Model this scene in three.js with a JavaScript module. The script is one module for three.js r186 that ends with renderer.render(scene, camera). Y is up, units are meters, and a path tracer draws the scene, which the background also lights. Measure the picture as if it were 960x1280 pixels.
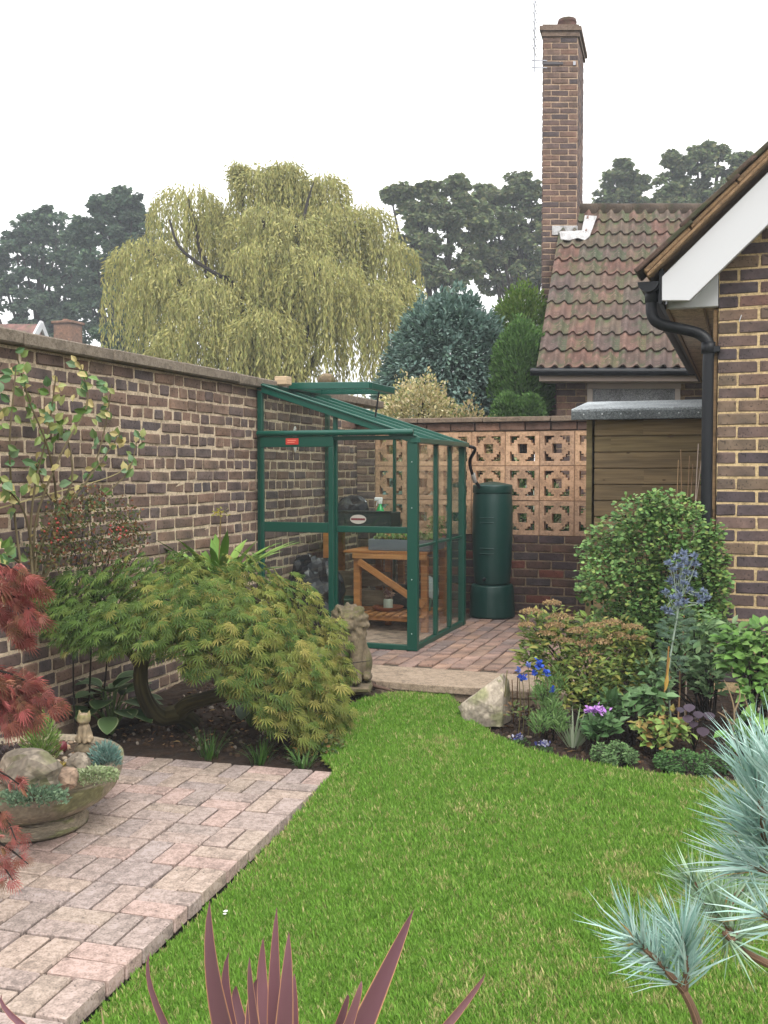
import * as THREE from 'three';
import { mergeGeometries } from 'three/addons/utils/BufferGeometryUtils.js';
import { ConvexGeometry } from 'three/addons/geometries/ConvexGeometry.js';

// ---------------------------------------------------------------- camera, sky, sun, exposure
const scene = new THREE.Scene();
const F = 1280, CX = 480, CY = 640;              // focal length and centre in photo pixels
const YAW = Math.atan((930 - CX) / F);           // the garden wall runs to a point right of centre
const PITCH = -Math.atan((CY - 590) / F);
const camera = new THREE.PerspectiveCamera(2 * Math.atan(640 / F) * 180 / Math.PI, 0.75, 0.05, 600);
camera.position.set(0, 1.25, 0);
camera.rotation.order = 'YXZ';
camera.rotation.set(PITCH, YAW, 0);
camera.updateMatrixWorld(true);

const renderer = new THREE.WebGLRenderer({ antialias: true });
renderer.setSize(768, 1024);
renderer.toneMapping = THREE.LinearToneMapping;
renderer.toneMappingExposure = 1.9;
renderer.shadowMap.enabled = true;

{ // even overcast sky
  const W = 64, H = 32, d = new Float32Array(W * H * 4);
  for (let j = 0; j < H; j++) {
    const el = Math.max(0, Math.sin(((j + 0.5) / H - 0.5) * Math.PI));
    const v = 0.98 + 0.34 * el;
    for (let i = 0; i < W; i++) d.set([v * 1.0, v * 1.0, v * 1.0, 1], (j * W + i) * 4);
  }
  const sky = new THREE.DataTexture(d, W, H, THREE.RGBAFormat, THREE.FloatType);
  sky.mapping = THREE.EquirectangularReflectionMapping; sky.magFilter = THREE.LinearFilter; sky.needsUpdate = true;
  scene.background = sky; scene.environment = sky;
}
const sun = new THREE.DirectionalLight(new THREE.Color(1.0, 0.96, 0.9), 1.2);
sun.position.set(7, 14, 5); sun.castShadow = true; sun.shadow.radius = 36;
sun.shadow.mapSize.set(2048, 2048);
Object.assign(sun.shadow.camera, { left: -14, right: 14, top: 14, bottom: -14, near: 1, far: 60 });
sun.target.position.set(-1, 0, -6); scene.add(sun, sun.target);

// ---------------------------------------------------------------- helpers
const V = (x, y, z) => new THREE.Vector3(x, y, z);
let SEED = 7;
function rng(seed) { let a = seed >>> 0; return () => { a = (a + 0x6D2B79F5) | 0; let t = Math.imul(a ^ (a >>> 15), 1 | a); t = (t + Math.imul(t ^ (t >>> 7), 61 | t)) ^ t; return ((t ^ (t >>> 14)) >>> 0) / 4294967296; }; }
let R = rng(11);
const rr = (a, b) => a + (b - a) * R();
const gauss = () => (R() + R() + R() + R() - 2) * 0.866;   // about unit half-width
const pick = a => a[Math.floor(R() * a.length)];
const clamp = (x, a, b) => Math.min(b, Math.max(a, x));
const sstep = (a, b, x) => { const t = clamp((x - a) / (b - a), 0, 1); return t * t * (3 - 2 * t); };
// photo pixel -> direction; the distance always comes from a plane or a stated depth
function ray(px, py) { return V((px - CX) / F, (CY - py) / F, -1).applyEuler(camera.rotation); }
const EYE = camera.position.clone();
function atY(px, py, y) { const d = ray(px, py); return EYE.clone().addScaledVector(d, (y - EYE.y) / d.y); }
function atD(px, py, D) { const d = ray(px, py); return EYE.clone().addScaledVector(d, -D / d.z); }
function atX(px, py, X) { const d = ray(px, py); return EYE.clone().addScaledVector(d, X / d.x); }
function at(px, py, depth) { return EYE.clone().addScaledVector(ray(px, py), depth); }

// hash / value noise
function h3(x, y, z) { let n = Math.imul(x, 374761393) ^ Math.imul(y, 668265263) ^ Math.imul(z, 2147483647 ^ 0x5bd1e995); n = Math.imul(n ^ (n >>> 13), 1274126177); return ((n ^ (n >>> 16)) >>> 0) / 4294967296; }
function noise3(x, y, z) {
  const X = Math.floor(x), Y = Math.floor(y), Z = Math.floor(z), f = t => t * t * (3 - 2 * t), u = f(x - X), v = f(y - Y), w = f(z - Z);
  const L = (a, b, t) => a + (b - a) * t;
  return L(L(L(h3(X, Y, Z), h3(X + 1, Y, Z), u), L(h3(X, Y + 1, Z), h3(X + 1, Y + 1, Z), u), v), L(L(h3(X, Y, Z + 1), h3(X + 1, Y, Z + 1), u), L(h3(X, Y + 1, Z + 1), h3(X + 1, Y + 1, Z + 1), u), v), w);
}
function fbm(x, y, z, o = 4) { let s = 0, a = 0.5; for (let i = 0; i < o; i++) { s += a * noise3(x, y, z); x *= 2.03; y *= 2.03; z *= 2.03; a *= 0.5; } return s / (1 - Math.pow(0.5, o)); }
// periodic 2D noise for tiling textures
function pn(x, y, p, s) { const X = Math.floor(x), Y = Math.floor(y), f = t => t * t * (3 - 2 * t), u = f(x - X), v = f(y - Y), m = k => ((k % p) + p) % p; const a = h3(m(X), m(Y), s), b = h3(m(X + 1), m(Y), s), c = h3(m(X), m(Y + 1), s), d = h3(m(X + 1), m(Y + 1), s); return a + (b - a) * u + (c - a) * v + (a - b - c + d) * u * v; }
function pfbm(u, v, p, s, o = 4) { let t = 0, a = 0.5; for (let i = 0; i < o; i++) { t += a * pn(u * p, v * p, p, s + i); p *= 2; a *= 0.5; } return t / (1 - Math.pow(0.5, o)); }
function tex(size, fn, srgb = true, h = size) {
  const d = new Uint8Array(size * h * 4);
  for (let j = 0; j < h; j++) for (let i = 0; i < size; i++) { const c = fn(i / size, j / h); const a = Array.isArray(c) ? c : [c, c, c]; for (let k = 0; k < 3; k++) d[(j * size + i) * 4 + k] = clamp(a[k] * 255, 0, 255); d[(j * size + i) * 4 + 3] = 255; }
  const t = new THREE.DataTexture(d, size, h); t.wrapS = t.wrapT = THREE.RepeatWrapping; t.magFilter = THREE.LinearFilter; t.minFilter = THREE.LinearFilter; if (srgb) t.colorSpace = THREE.SRGBColorSpace; t.needsUpdate = true; return t;
}
const lin = c => { c /= 255; return c <= 0.04045 ? c / 12.92 : Math.pow((c + 0.055) / 1.055, 2.4); };
const C = (r, g, b, k = 1) => new THREE.Color().setRGB(lin(r) * k, lin(g) * k, lin(b) * k);

// colour textures multiply the base colour: fired clay, concrete, stone, wood, soil
const T = {};
T.brick = tex(512, (u, v) => { const n = pfbm(u, v, 14, 3, 5), s = pn(u * 128, v * 128, 128, 40), b = pfbm(u, v, 5, 9, 3); let k = 0.62 + 0.42 * n + 0.22 * (b - 0.5); if (s > 0.86) k *= 0.66; if (s < 0.07) k *= 1.16; return [k * (1 + 0.1 * (b - 0.5)), k, k * (1 - 0.07 * (b - 0.5))]; });
T.brickB = tex(256, (u, v) => 0.35 * pfbm(u, v, 10, 23, 4) + 0.65 * pfbm(u, v, 48, 5, 2), false);
T.conc = tex(512, (u, v) => { const n = pfbm(u, v, 8, 13, 5), s = pn(u * 256, v * 256, 256, 4), l = pfbm(u, v, 20, 17, 3); const l2 = pfbm(u, v, 60, 19, 2); let k = 0.84 + 0.14 * n + 0.26 * (s - 0.5) + 0.26 * (l2 - 0.5); k *= 1 + 0.08 * sstep(0.6, 0.75, l) - 0.1 * sstep(0.4, 0.25, l); if (pn(u * 200, v * 200, 200, 6) > 0.93) k *= 0.6; return [k, k * 0.99, k * 0.97]; });
T.concB = tex(256, (u, v) => 0.5 * pfbm(u, v, 40, 31, 3) + 0.5 * pfbm(u, v, 12, 37, 3), false);
T.stone = tex(512, (u, v) => { const n = pfbm(u, v, 5, 51, 6), m = pfbm(u, v, 9, 57, 4), li = pfbm(u, v, 22, 61, 3); let c = [0.55 + 0.5 * n, 0.54 + 0.48 * n, 0.5 + 0.46 * n]; const a = 0.7 * sstep(0.5, 0.72, m), b = sstep(0.58, 0.75, li), g = 0.85 + 0.3 * pfbm(u, v, 90, 63, 2); c = [c[0] * (1 - 0.22 * a), c[1] * (1 - 0.14 * a), c[2] * (1 - 0.34 * a)]; return c.map(x => x * (1 + 0.18 * b) * g); });
T.wood = tex(512, (u, v) => { const w = pfbm(u, v, 4, 71, 2); const g = pn((v * 40 + w * 3), u * 2, 40, 73); const f = pn(v * 200, u * 8, 200, 77); const k = 0.68 + 0.24 * g + 0.16 * f; return [k, k * 0.98, k * 0.95]; });
T.soil = tex(512, (u, v) => { const n = pfbm(u, v, 16, 81, 5), s = pn(u * 90, v * 90, 90, 83); const k = 0.5 + 0.6 * n + (s > 0.9 ? 0.35 : 0); return [k, k * 0.96, k * 0.92]; });
T.tile = tex(512, (u, v) => { const n = pfbm(u, v, 10, 91, 5), m = pfbm(u, v, 6, 93, 4), l = pfbm(u, v, 44, 95, 2); let c = [0.6 + 0.45 * n, 0.6 + 0.43 * n, 0.6 + 0.42 * n]; { const a = 0.7 * sstep(0.45, 0.7, m); c = [c[0] * (1 - 0.25 * a), c[1] * (1 + 0.05 * a), c[2] * (1 - 0.22 * a)]; } if (l > 0.76) c = c.map(x => x * 1.35 + 0.06); return c; });
T.felt = tex(256, (u, v) => 0.75 + 0.5 * (pn(u * 200, v * 200, 200, 99) - 0.5) + 0.25 * (pfbm(u, v, 6, 97, 3) - 0.5));
T.frost = tex(256, (u, v) => 0.6 * pfbm(u, v, 40, 101, 2) + 0.4 * pfbm(u, v, 12, 103, 2), false);
T.bark = tex(256, (u, v) => { const k = 0.5 + 0.5 * pn(u * 60, v * 8, 60, 107) * 0.6 + 0.4 * pfbm(u, v, 8, 109, 3) - 0.2; return [k, k * 0.97, k * 0.92]; });
T.turf = tex(512, (u, v) => { const n = pfbm(u, v, 24, 113, 4), p = pfbm(u, v, 5, 117, 3); const k = 0.55 + 0.6 * n; return [k * (0.8 + 0.5 * p), k, k * 0.8]; });

function M(color, rough = 0.85, o = {}) { const m = new THREE.MeshPhysicalMaterial({ color, roughness: rough, metalness: 0, ...o }); return m; }
const withT = (t, b, bs) => ({ map: t, ...(b ? { bumpMap: b, bumpScale: bs } : {}) });

// ---- objects
const names = {};
function nm(n) { if (n in names) { names[n]++; return n + '_' + String(names[n]).padStart(3, '0'); } names[n] = 0; return n; }
function shade(m) { m.castShadow = true; m.receiveShadow = true; return m; }
function thing(name, label, category, pos, group) { const o = new THREE.Group(); o.name = nm(name); o.position.copy(pos || V(0, 0, 0)); o.userData = { label, category }; if (group) o.userData.group = group; scene.add(o); return o; }
function single(name, label, category, geo, mat, pos, group) { const o = shade(new THREE.Mesh(geo, mat)); if (pos) { geo.translate(-pos.x, -pos.y, -pos.z); o.position.copy(pos); } o.name = nm(name); o.userData = { label, category }; if (group) o.userData.group = group; scene.add(o); return o; }
function struct(name, geo, mat) { const o = shade(new THREE.Mesh(geo, mat)); o.name = nm(name); o.userData = { kind: 'structure' }; scene.add(o); return o; }
const wpos = o => { const p = V(0, 0, 0); while (o && o !== scene) { p.add(o.position); o = o.parent; } return p; };
// geometry given in world coordinates; parents are never turned
function part(parent, name, geo, mat, kind, label) { const p = wpos(parent); geo.translate(-p.x, -p.y, -p.z); const m = shade(new THREE.Mesh(geo, mat)); m.name = name; if (kind) m.userData.kind = kind; if (label) m.userData.label = label; parent.add(m); return m; }
// shared geometry placed by position and turn (in the parent's own axes)
function put(parent, name, geo, mat, x, y, z, ry = 0, rx = 0, rz = 0) { const m = shade(new THREE.Mesh(geo, mat)); m.name = name; m.position.set(x, y, z); m.rotation.set(rx, ry, rz); parent.add(m); return m; }

// ---- geometry
function boxUV(g, ox = 0, oy = 0, rot = false) { // metres, by the main direction of each face (needs non-indexed)
  g = g.index ? g.toNonIndexed() : g; const p = g.attributes.position, uv = new Float32Array(p.count * 2), a = V(), b = V(), c = V();
  for (let i = 0; i < p.count; i += 3) {
    a.fromBufferAttribute(p, i); b.fromBufferAttribute(p, i + 1).sub(a); c.fromBufferAttribute(p, i + 2).sub(a); b.cross(c);
    const nx = Math.abs(b.x), ny = Math.abs(b.y), nz = Math.abs(b.z);
    for (let k = 0; k < 3; k++) { const x = p.getX(i + k), y = p.getY(i + k), z = p.getZ(i + k); let s, t; if (ny >= nx && ny >= nz) { s = x; t = z; } else if (nx >= nz) { s = z; t = y; } else { s = x; t = y; } if (rot) [s, t] = [t, s]; uv[(i + k) * 2] = s + ox; uv[(i + k) * 2 + 1] = t + oy; }
  }
  g.setAttribute('uv', new THREE.BufferAttribute(uv, 2)); return g;
}
function chamBox(w, h, d, c, jit = 0) { // chamfered block, 44 faces, flat shaded
  const pts = {}, pos = [], q = (sx, sy, sz, ax) => { const k = [sx, sy, sz, ax].join(); if (!pts[k]) { const j = () => (R() - 0.5) * jit; pts[k] = [sx * (w / 2 - (ax === 0 ? 0 : c)) + j(), sy * (h / 2 - (ax === 1 ? 0 : c)) + j(), sz * (d / 2 - (ax === 2 ? 0 : c)) + j() * 0.5]; } return pts[k]; };
  const tri = (a, b, e) => { const ab = [b[0] - a[0], b[1] - a[1], b[2] - a[2]], ae = [e[0] - a[0], e[1] - a[1], e[2] - a[2]]; const n = [ab[1] * ae[2] - ab[2] * ae[1], ab[2] * ae[0] - ab[0] * ae[2], ab[0] * ae[1] - ab[1] * ae[0]]; const m = [a[0] + b[0] + e[0], a[1] + b[1] + e[1], a[2] + b[2] + e[2]]; if (n[0] * m[0] + n[1] * m[1] + n[2] * m[2] < 0) pos.push(...a, ...e, ...b); else pos.push(...a, ...b, ...e); };
  const quad = (a, b, e, f) => { tri(a, b, e); tri(a, e, f); };
  for (const s of [-1, 1]) { quad(q(s, -1, -1, 0), q(s, 1, -1, 0), q(s, 1, 1, 0), q(s, -1, 1, 0)); quad(q(-1, s, -1, 1), q(1, s, -1, 1), q(1, s, 1, 1), q(-1, s, 1, 1)); quad(q(-1, -1, s, 2), q(1, -1, s, 2), q(1, 1, s, 2), q(-1, 1, s, 2)); }
  for (const s of [-1, 1]) for (const t of [-1, 1]) { quad(q(s, t, -1, 0), q(s, t, 1, 0), q(s, t, 1, 1), q(s, t, -1, 1)); quad(q(s, -1, t, 0), q(s, 1, t, 0), q(s, 1, t, 2), q(s, -1, t, 2)); quad(q(-1, s, t, 1), q(1, s, t, 1), q(1, s, t, 2), q(-1, s, t, 2)); }
  for (const a of [-1, 1]) for (const b of [-1, 1]) for (const e of [-1, 1]) tri(q(a, b, e, 0), q(a, b, e, 1), q(a, b, e, 2));
  const g = new THREE.BufferGeometry(); g.setAttribute('position', new THREE.Float32BufferAttribute(pos, 3)); return g;
}
const flat = g => { g = g.index ? g.toNonIndexed() : g; g.deleteAttribute('normal'); g.computeVertexNormals(); return g; };
function blk(x0, x1, y0, y1, z0, z1, c = 0.003) { const g = chamBox(Math.abs(x1 - x0), Math.abs(y1 - y0), Math.abs(z1 - z0), Math.min(c, Math.abs(x1 - x0) / 3, Math.abs(y1 - y0) / 3, Math.abs(z1 - z0) / 3)); g.translate((x0 + x1) / 2, (y0 + y1) / 2, (z0 + z1) / 2); return flat(boxUV(g)); }
function bar(a, b, w, h, up = V(0, 1, 0), c = 0.003) { // box beam from a to b, w across, h along up
  const d = b.clone().sub(a), L = d.length(); d.normalize(); const x = d.clone().cross(up).normalize(), y = x.clone().cross(d).normalize();
  const g = chamBox(w, h, L, Math.min(c, w / 3, h / 3)); const u = boxUV(g); const m = new THREE.Matrix4().makeBasis(x, y, d.clone().negate()); m.setPosition(a.clone().add(b).multiplyScalar(0.5)); u.applyMatrix4(m); return flat(u);
}
function limb(pts, r0, r1, seg = 0, sides = 7, wob = 0) { // tapered tube along a curve
  const cv = new THREE.CatmullRomCurve3(pts.length > 1 ? pts : [pts[0], pts[0]]), n = seg || Math.max(4, pts.length * 3), pos = [], idx = [], uv = [];
  let up = V(0.31, 0.2, 0.93); let len = 0, prev = null;
  for (let i = 0; i <= n; i++) {
    const t = i / n, p = cv.getPoint(t), d = cv.getTangent(t), x = d.clone().cross(up).normalize(), y = x.clone().cross(d).normalize(), r = r0 + (r1 - r0) * t; up = y.clone().add(d.clone().multiplyScalar(0.01)); if (prev) len += p.distanceTo(prev); prev = p;
    for (let k = 0; k <= sides; k++) { const a = k / sides * Math.PI * 2, rw = r * (1 + wob * (noise3(p.x * 9 + Math.cos(a) * 2, p.y * 9 + Math.sin(a) * 2, p.z * 9) - 0.5)); pos.push(p.x + (x.x * Math.cos(a) + y.x * Math.sin(a)) * rw, p.y + (x.y * Math.cos(a) + y.y * Math.sin(a)) * rw, p.z + (x.z * Math.cos(a) + y.z * Math.sin(a)) * rw); uv.push(k / sides * 0.5, len); }
  }
  const s = sides + 1; for (let i = 0; i < n; i++) for (let k = 0; k < sides; k++) { const a = i * s + k; idx.push(a, a + s, a + 1, a + 1, a + s, a + s + 1); }
  const c0 = pos.length / 3; pos.push(...cv.getPoint(0).toArray(), ...cv.getPoint(1).toArray()); uv.push(0, 0, 0, 0);
  for (let k = 0; k < sides; k++) { idx.push(c0, k, k + 1, c0 + 1, n * s + k + 1, n * s + k); }
  const g = new THREE.BufferGeometry(); g.setAttribute('position', new THREE.Float32BufferAttribute(pos, 3)); g.setAttribute('uv', new THREE.Float32BufferAttribute(uv, 2)); g.setIndex(idx); g.computeVertexNormals(); return g;
}
const merge = l => mergeGeometries(l.map(g => { const k = g.index ? g.toNonIndexed() : g; for (const n of Object.keys(k.attributes)) if (!['position', 'normal', 'uv', 'color'].includes(n)) k.deleteAttribute(n); return k; }));
function rock(rad, sx, sy, sz, seed, amp = 0.35, det = 3) { const g = new THREE.IcosahedronGeometry(rad, det), p = g.attributes.position; for (let i = 0; i < p.count; i++) { const x = p.getX(i) / rad, y = p.getY(i) / rad, z = p.getZ(i) / rad, n = 1 + amp * (fbm(x * 1.3 + seed, y * 1.3, z * 1.3 + seed * 2, 2) - 0.5) * 2 + amp * 0.25 * (fbm(x * 5 + seed, y * 5, z * 5, 3) - 0.5); p.setXYZ(i, p.getX(i) * n * sx, p.getY(i) * n * sy, p.getZ(i) * n * sz); } g.computeVertexNormals(); return boxUV(g); }
// smooth mesh of a distance field (surface nets)
function sdfMesh(fn, lo, hi, cell) {
  const nx = Math.ceil((hi[0] - lo[0]) / cell) + 1, ny = Math.ceil((hi[1] - lo[1]) / cell) + 1, nz = Math.ceil((hi[2] - lo[2]) / cell) + 1, val = new Float32Array(nx * ny * nz), id = (i, j, k) => (k * ny + j) * nx + i;
  for (let k = 0; k < nz; k++) for (let j = 0; j < ny; j++) for (let i = 0; i < nx; i++) val[id(i, j, k)] = fn(lo[0] + i * cell, lo[1] + j * cell, lo[2] + k * cell);
  const pos = [], vid = new Int32Array(nx * ny * nz).fill(-1), idx = [], E = [[0, 1], [0, 2], [0, 4], [1, 3], [1, 5], [2, 3], [2, 6], [3, 7], [4, 5], [4, 6], [5, 7], [6, 7]];
  for (let k = 0; k < nz - 1; k++) for (let j = 0; j < ny - 1; j++) for (let i = 0; i < nx - 1; i++) {
    const v = []; let m = 0; for (let q = 0; q < 8; q++) { v[q] = val[id(i + (q & 1), j + ((q >> 1) & 1), k + (q >> 2))]; if (v[q] < 0) m |= 1 << q; } if (m === 0 || m === 255) continue;
    let x = 0, y = 0, z = 0, n = 0; for (const [a, b] of E) if ((v[a] < 0) !== (v[b] < 0)) { const t = v[a] / (v[a] - v[b]); x += (a & 1) + t * ((b & 1) - (a & 1)); y += ((a >> 1) & 1) + t * (((b >> 1) & 1) - ((a >> 1) & 1)); z += (a >> 2) + t * ((b >> 2) - (a >> 2)); n++; }
    vid[id(i, j, k)] = pos.length / 3; pos.push(lo[0] + (i + x / n) * cell, lo[1] + (j + y / n) * cell, lo[2] + (k + z / n) * cell);
  }
  const quad = (a, b, c, d, f) => { if (a < 0 || b < 0 || c < 0 || d < 0) return; if (f) idx.push(a, b, c, a, c, d); else idx.push(a, c, b, a, d, c); };
  for (let k = 1; k < nz - 1; k++) for (let j = 1; j < ny - 1; j++) for (let i = 1; i < nx - 1; i++) {
    const s = val[id(i, j, k)] < 0;
    if (s !== (val[id(i + 1, j, k)] < 0)) quad(vid[id(i, j - 1, k - 1)], vid[id(i, j, k - 1)], vid[id(i, j, k)], vid[id(i, j - 1, k)], s);
    if (s !== (val[id(i, j + 1, k)] < 0)) quad(vid[id(i - 1, j, k - 1)], vid[id(i - 1, j, k)], vid[id(i, j, k)], vid[id(i, j, k - 1)], s);
    if (s !== (val[id(i, j, k + 1)] < 0)) quad(vid[id(i - 1, j - 1, k)], vid[id(i, j - 1, k)], vid[id(i, j, k)], vid[id(i - 1, j, k)], s);
  }
  const g = new THREE.BufferGeometry(); g.setAttribute('position', new THREE.Float32BufferAttribute(pos, 3)); g.setIndex(idx); g.computeVertexNormals();
  const nn = g.attributes.normal, uv = []; for (let i = 0; i < nn.count; i++) { const ax = Math.abs(nn.getX(i)) > 0.6; uv.push((ax ? pos[i * 3 + 2] : pos[i * 3]), Math.abs(nn.getY(i)) > 0.75 ? pos[i * 3 + 2] : pos[i * 3 + 1]); }
  g.setAttribute('uv', new THREE.Float32BufferAttribute(uv, 2)); return g;
}
const smin = (a, b, k) => { const h = clamp(0.5 + 0.5 * (b - a) / k, 0, 1); return b + (a - b) * h - k * h * (1 - h); };
function cap(x, y, z, a, b, ra, rb) { const bx = b[0] - a[0], by = b[1] - a[1], bz = b[2] - a[2], px = x - a[0], py = y - a[1], pz = z - a[2], t = clamp((px * bx + py * by + pz * bz) / (bx * bx + by * by + bz * bz + 1e-9), 0, 1); return Math.hypot(px - bx * t, py - by * t, pz - bz * t) - (ra + (rb - ra) * t); }
const ell = (x, y, z, c, r) => { const k = Math.hypot((x - c[0]) / r[0], (y - c[1]) / r[1], (z - c[2]) / r[2]); return (k - 1) * Math.min(r[0], r[1], r[2]); };

// ---- leaves: small faces with one colour each, joined into one mesh
const LT = {
  diamond: { v: [0, 0, 0, 0.5, 0.45, 0.04, 0, 1, 0, -0.5, 0.45, 0.04], f: [0, 1, 2, 0, 2, 3] },
  ovate: { v: [0, 0, 0, 0.36, 0.25, 0.1, 0.44, 0.58, 0.1, 0, 1, -0.08, -0.44, 0.58, 0.1, -0.36, 0.25, 0.1, 0, 0.5, 0], f: [0, 1, 6, 1, 2, 6, 2, 3, 6, 3, 4, 6, 4, 5, 6, 5, 0, 6] },
  round: { v: [0, 0, 0, 0.45, 0.25, 0.06, 0.48, 0.7, 0.04, 0, 1, 0, -0.48, 0.7, 0.04, -0.45, 0.25, 0.06], f: [0, 1, 2, 0, 2, 3, 0, 3, 4, 0, 4, 5] },
  lace: (() => { const v = [], f = []; const A = [0, 24, -24, 50, -50, 82, -82, 112, -112], Ls = [1, 0.95, 0.95, 0.82, 0.82, 0.62, 0.62, 0.4, 0.4]; A.forEach((a, i) => { const t = a * Math.PI / 180, L = Ls[i], w = 0.058, dx = Math.sin(t), dy = Math.cos(t), o = v.length / 3; v.push(0, 0, 0, dx * L * 0.5 + dy * w, dy * L * 0.5 - dx * w, 0.03 - 0.05 * L, dx * L, dy * L, -0.22 * L, dx * L * 0.5 - dy * w, dy * L * 0.5 + dx * w, 0.03 - 0.05 * L); f.push(o, o + 1, o + 2, o, o + 2, o + 3); }); return { v, f }; })(),
  thread: (() => { const v = [], f = []; const A = [0, 16, -16, 34, -34, 55, -55, 80, -80], Ls = [1, 0.95, 0.95, 0.86, 0.86, 0.7, 0.7, 0.45, 0.45]; A.forEach((a, i) => { const t = a * Math.PI / 180, L = Ls[i], w = 0.034, dx = Math.sin(t), dy = Math.cos(t), o = v.length / 3; v.push(0, 0, 0, dx * L * 0.5 + dy * w, dy * L * 0.5 - dx * w, 0.03 - 0.05 * L, dx * L, dy * L, -0.25 * L, dx * L * 0.5 - dy * w, dy * L * 0.5 + dx * w, 0.03 - 0.05 * L); f.push(o, o + 1, o + 2, o, o + 2, o + 3); }); return { v, f }; })(),
  strip: { v: [-0.5, 0, 0, 0.5, 0, 0, 0.32, 0.55, 0.05, -0.32, 0.55, 0.05, 0, 1, 0], f: [0, 1, 2, 0, 2, 3, 3, 2, 4] },
};
class Leaves {
  constructor() { this.p = []; this.c = []; this.i = []; }
  add(t, o, dir, nrm, len, wid, col) {
    const y = dir, L = Math.hypot(y.x, y.y, y.z) || 1, yx = y.x / L, yy = y.y / L, yz = y.z / L;
    let d = nrm.x * yx + nrm.y * yy + nrm.z * yz, zx = nrm.x - yx * d, zy = nrm.y - yy * d, zz = nrm.z - yz * d; let zl = Math.hypot(zx, zy, zz); if (zl < 1e-4) { zx = -yy; zy = yx; zz = 0.01; zl = Math.hypot(zx, zy, zz); } zx /= zl; zy /= zl; zz /= zl;
    const xx = yy * zz - yz * zy, xy = yz * zx - yx * zz, xz = yx * zy - yy * zx, b = this.p.length / 3, v = t.v;
    for (let k = 0; k < v.length; k += 3) { const a = v[k] * wid, e = v[k + 1] * len, h = v[k + 2] * len; this.p.push(o.x + xx * a + yx * e + zx * h, o.y + xy * a + yy * e + zy * h, o.z + xz * a + yz * e + zz * h); this.c.push(col[0], col[1], col[2]); }
    for (const f of t.f) this.i.push(b + f);
  }
  geo() { const g = new THREE.BufferGeometry(); g.setAttribute('position', new THREE.Float32BufferAttribute(this.p, 3)); g.setAttribute('color', new THREE.Float32BufferAttribute(this.c, 3)); g.setIndex(this.i); return g; }
}
const foliageMat = (o = {}) => M(new THREE.Color(1, 1, 1), 1, { vertexColors: true, side: THREE.DoubleSide, transmission: 0.28, thickness: 0, specularIntensity: 0.5, ...o });
const FOL = foliageMat(), FOLG = foliageMat({ roughness: 0.62, specularIntensity: 0.7, transmission: 0 });
const pal = (l, k = 1) => l.map(c => [lin(c[0]) * k, lin(c[1]) * k, lin(c[2]) * k]);
function tone(p, amt = 0.25) { const a = pick(p), b = pick(p), t = R(), s = 1 + (R() - 0.5) * 2 * amt; return [(a[0] + (b[0] - a[0]) * t) * s, (a[1] + (b[1] - a[1]) * t) * s, (a[2] + (b[2] - a[2]) * t) * s]; }
const rdir = () => { const z = rr(-1, 1), a = rr(0, Math.PI * 2), s = Math.sqrt(1 - z * z); return V(s * Math.cos(a), z, s * Math.sin(a)); };
// one long leaf as a bent, folded strip with its own edge colour
function blade(base, dir, out, L, W, bend, fold, prof, ca, cb, segs = 8, twist = 0) {
  const pos = [], col = [], idx = [], p = base.clone(), d = dir.clone().normalize(), side0 = d.clone().cross(out).normalize(); if (side0.lengthSq() < 0.5) side0.set(1, 0, 0); const n = segs;
  for (let i = 0; i <= n; i++) {
    const t = i / n, w = W * prof(t) / 2, nrm = side0.clone().cross(d).normalize(), s = side0.clone().applyAxisAngle(d, twist * t); const up = s.clone().cross(d).normalize().multiplyScalar(-1);
    const E = [[-1, 0], [-0.84, 0.02], [0, 1], [0.84, 0.02], [1, 0]]; // edge, inner edge, midrib
    for (const [e, m] of E) { const q = p.clone().addScaledVector(s, e * w).addScaledVector(up, (m === 1 ? -fold : 0) * w); pos.push(q.x, q.y, q.z); const c = Math.abs(e) === 1 ? cb : ca; const k = e === 0 ? 0.92 : 1; col.push(c[0] * k, c[1] * k, c[2] * k); }
    p.addScaledVector(d, L / n); d.addScaledVector(out, bend / n); d.y -= 0; d.normalize();
  }
  for (let i = 0; i < n; i++) for (let k = 0; k < 4; k++) { const a = i * 5 + k; idx.push(a, a + 1, a + 6, a, a + 6, a + 5); }
  const g = new THREE.BufferGeometry(); g.setAttribute('position', new THREE.Float32BufferAttribute(pos, 3)); g.setAttribute('color', new THREE.Float32BufferAttribute(col, 3)); g.setIndex(idx); g.computeVertexNormals(); return g;
}
// ---------------------------------------------------------------- ground, lawn, paving
const lawnY = D => -0.22 + 0.155 * sstep(3.2, 5.9, D);
function lawnPt(px, py) { let p = atY(px, py, -0.15); for (let i = 0; i < 6; i++) p = atY(px, py, lawnY(-p.z)); return p; }
{
  const g = new THREE.PlaneGeometry(500, 500, 1, 1); g.rotateX(-Math.PI / 2); g.translate(0, -0.5, -60); const uv = g.attributes.uv; for (let i = 0; i < uv.count; i++) uv.setXY(i, uv.getX(i) * 120, uv.getY(i) * 120);
  struct('ground', g, M(C(96, 104, 62, 0.6), 1, { map: T.turf }));
}
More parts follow.
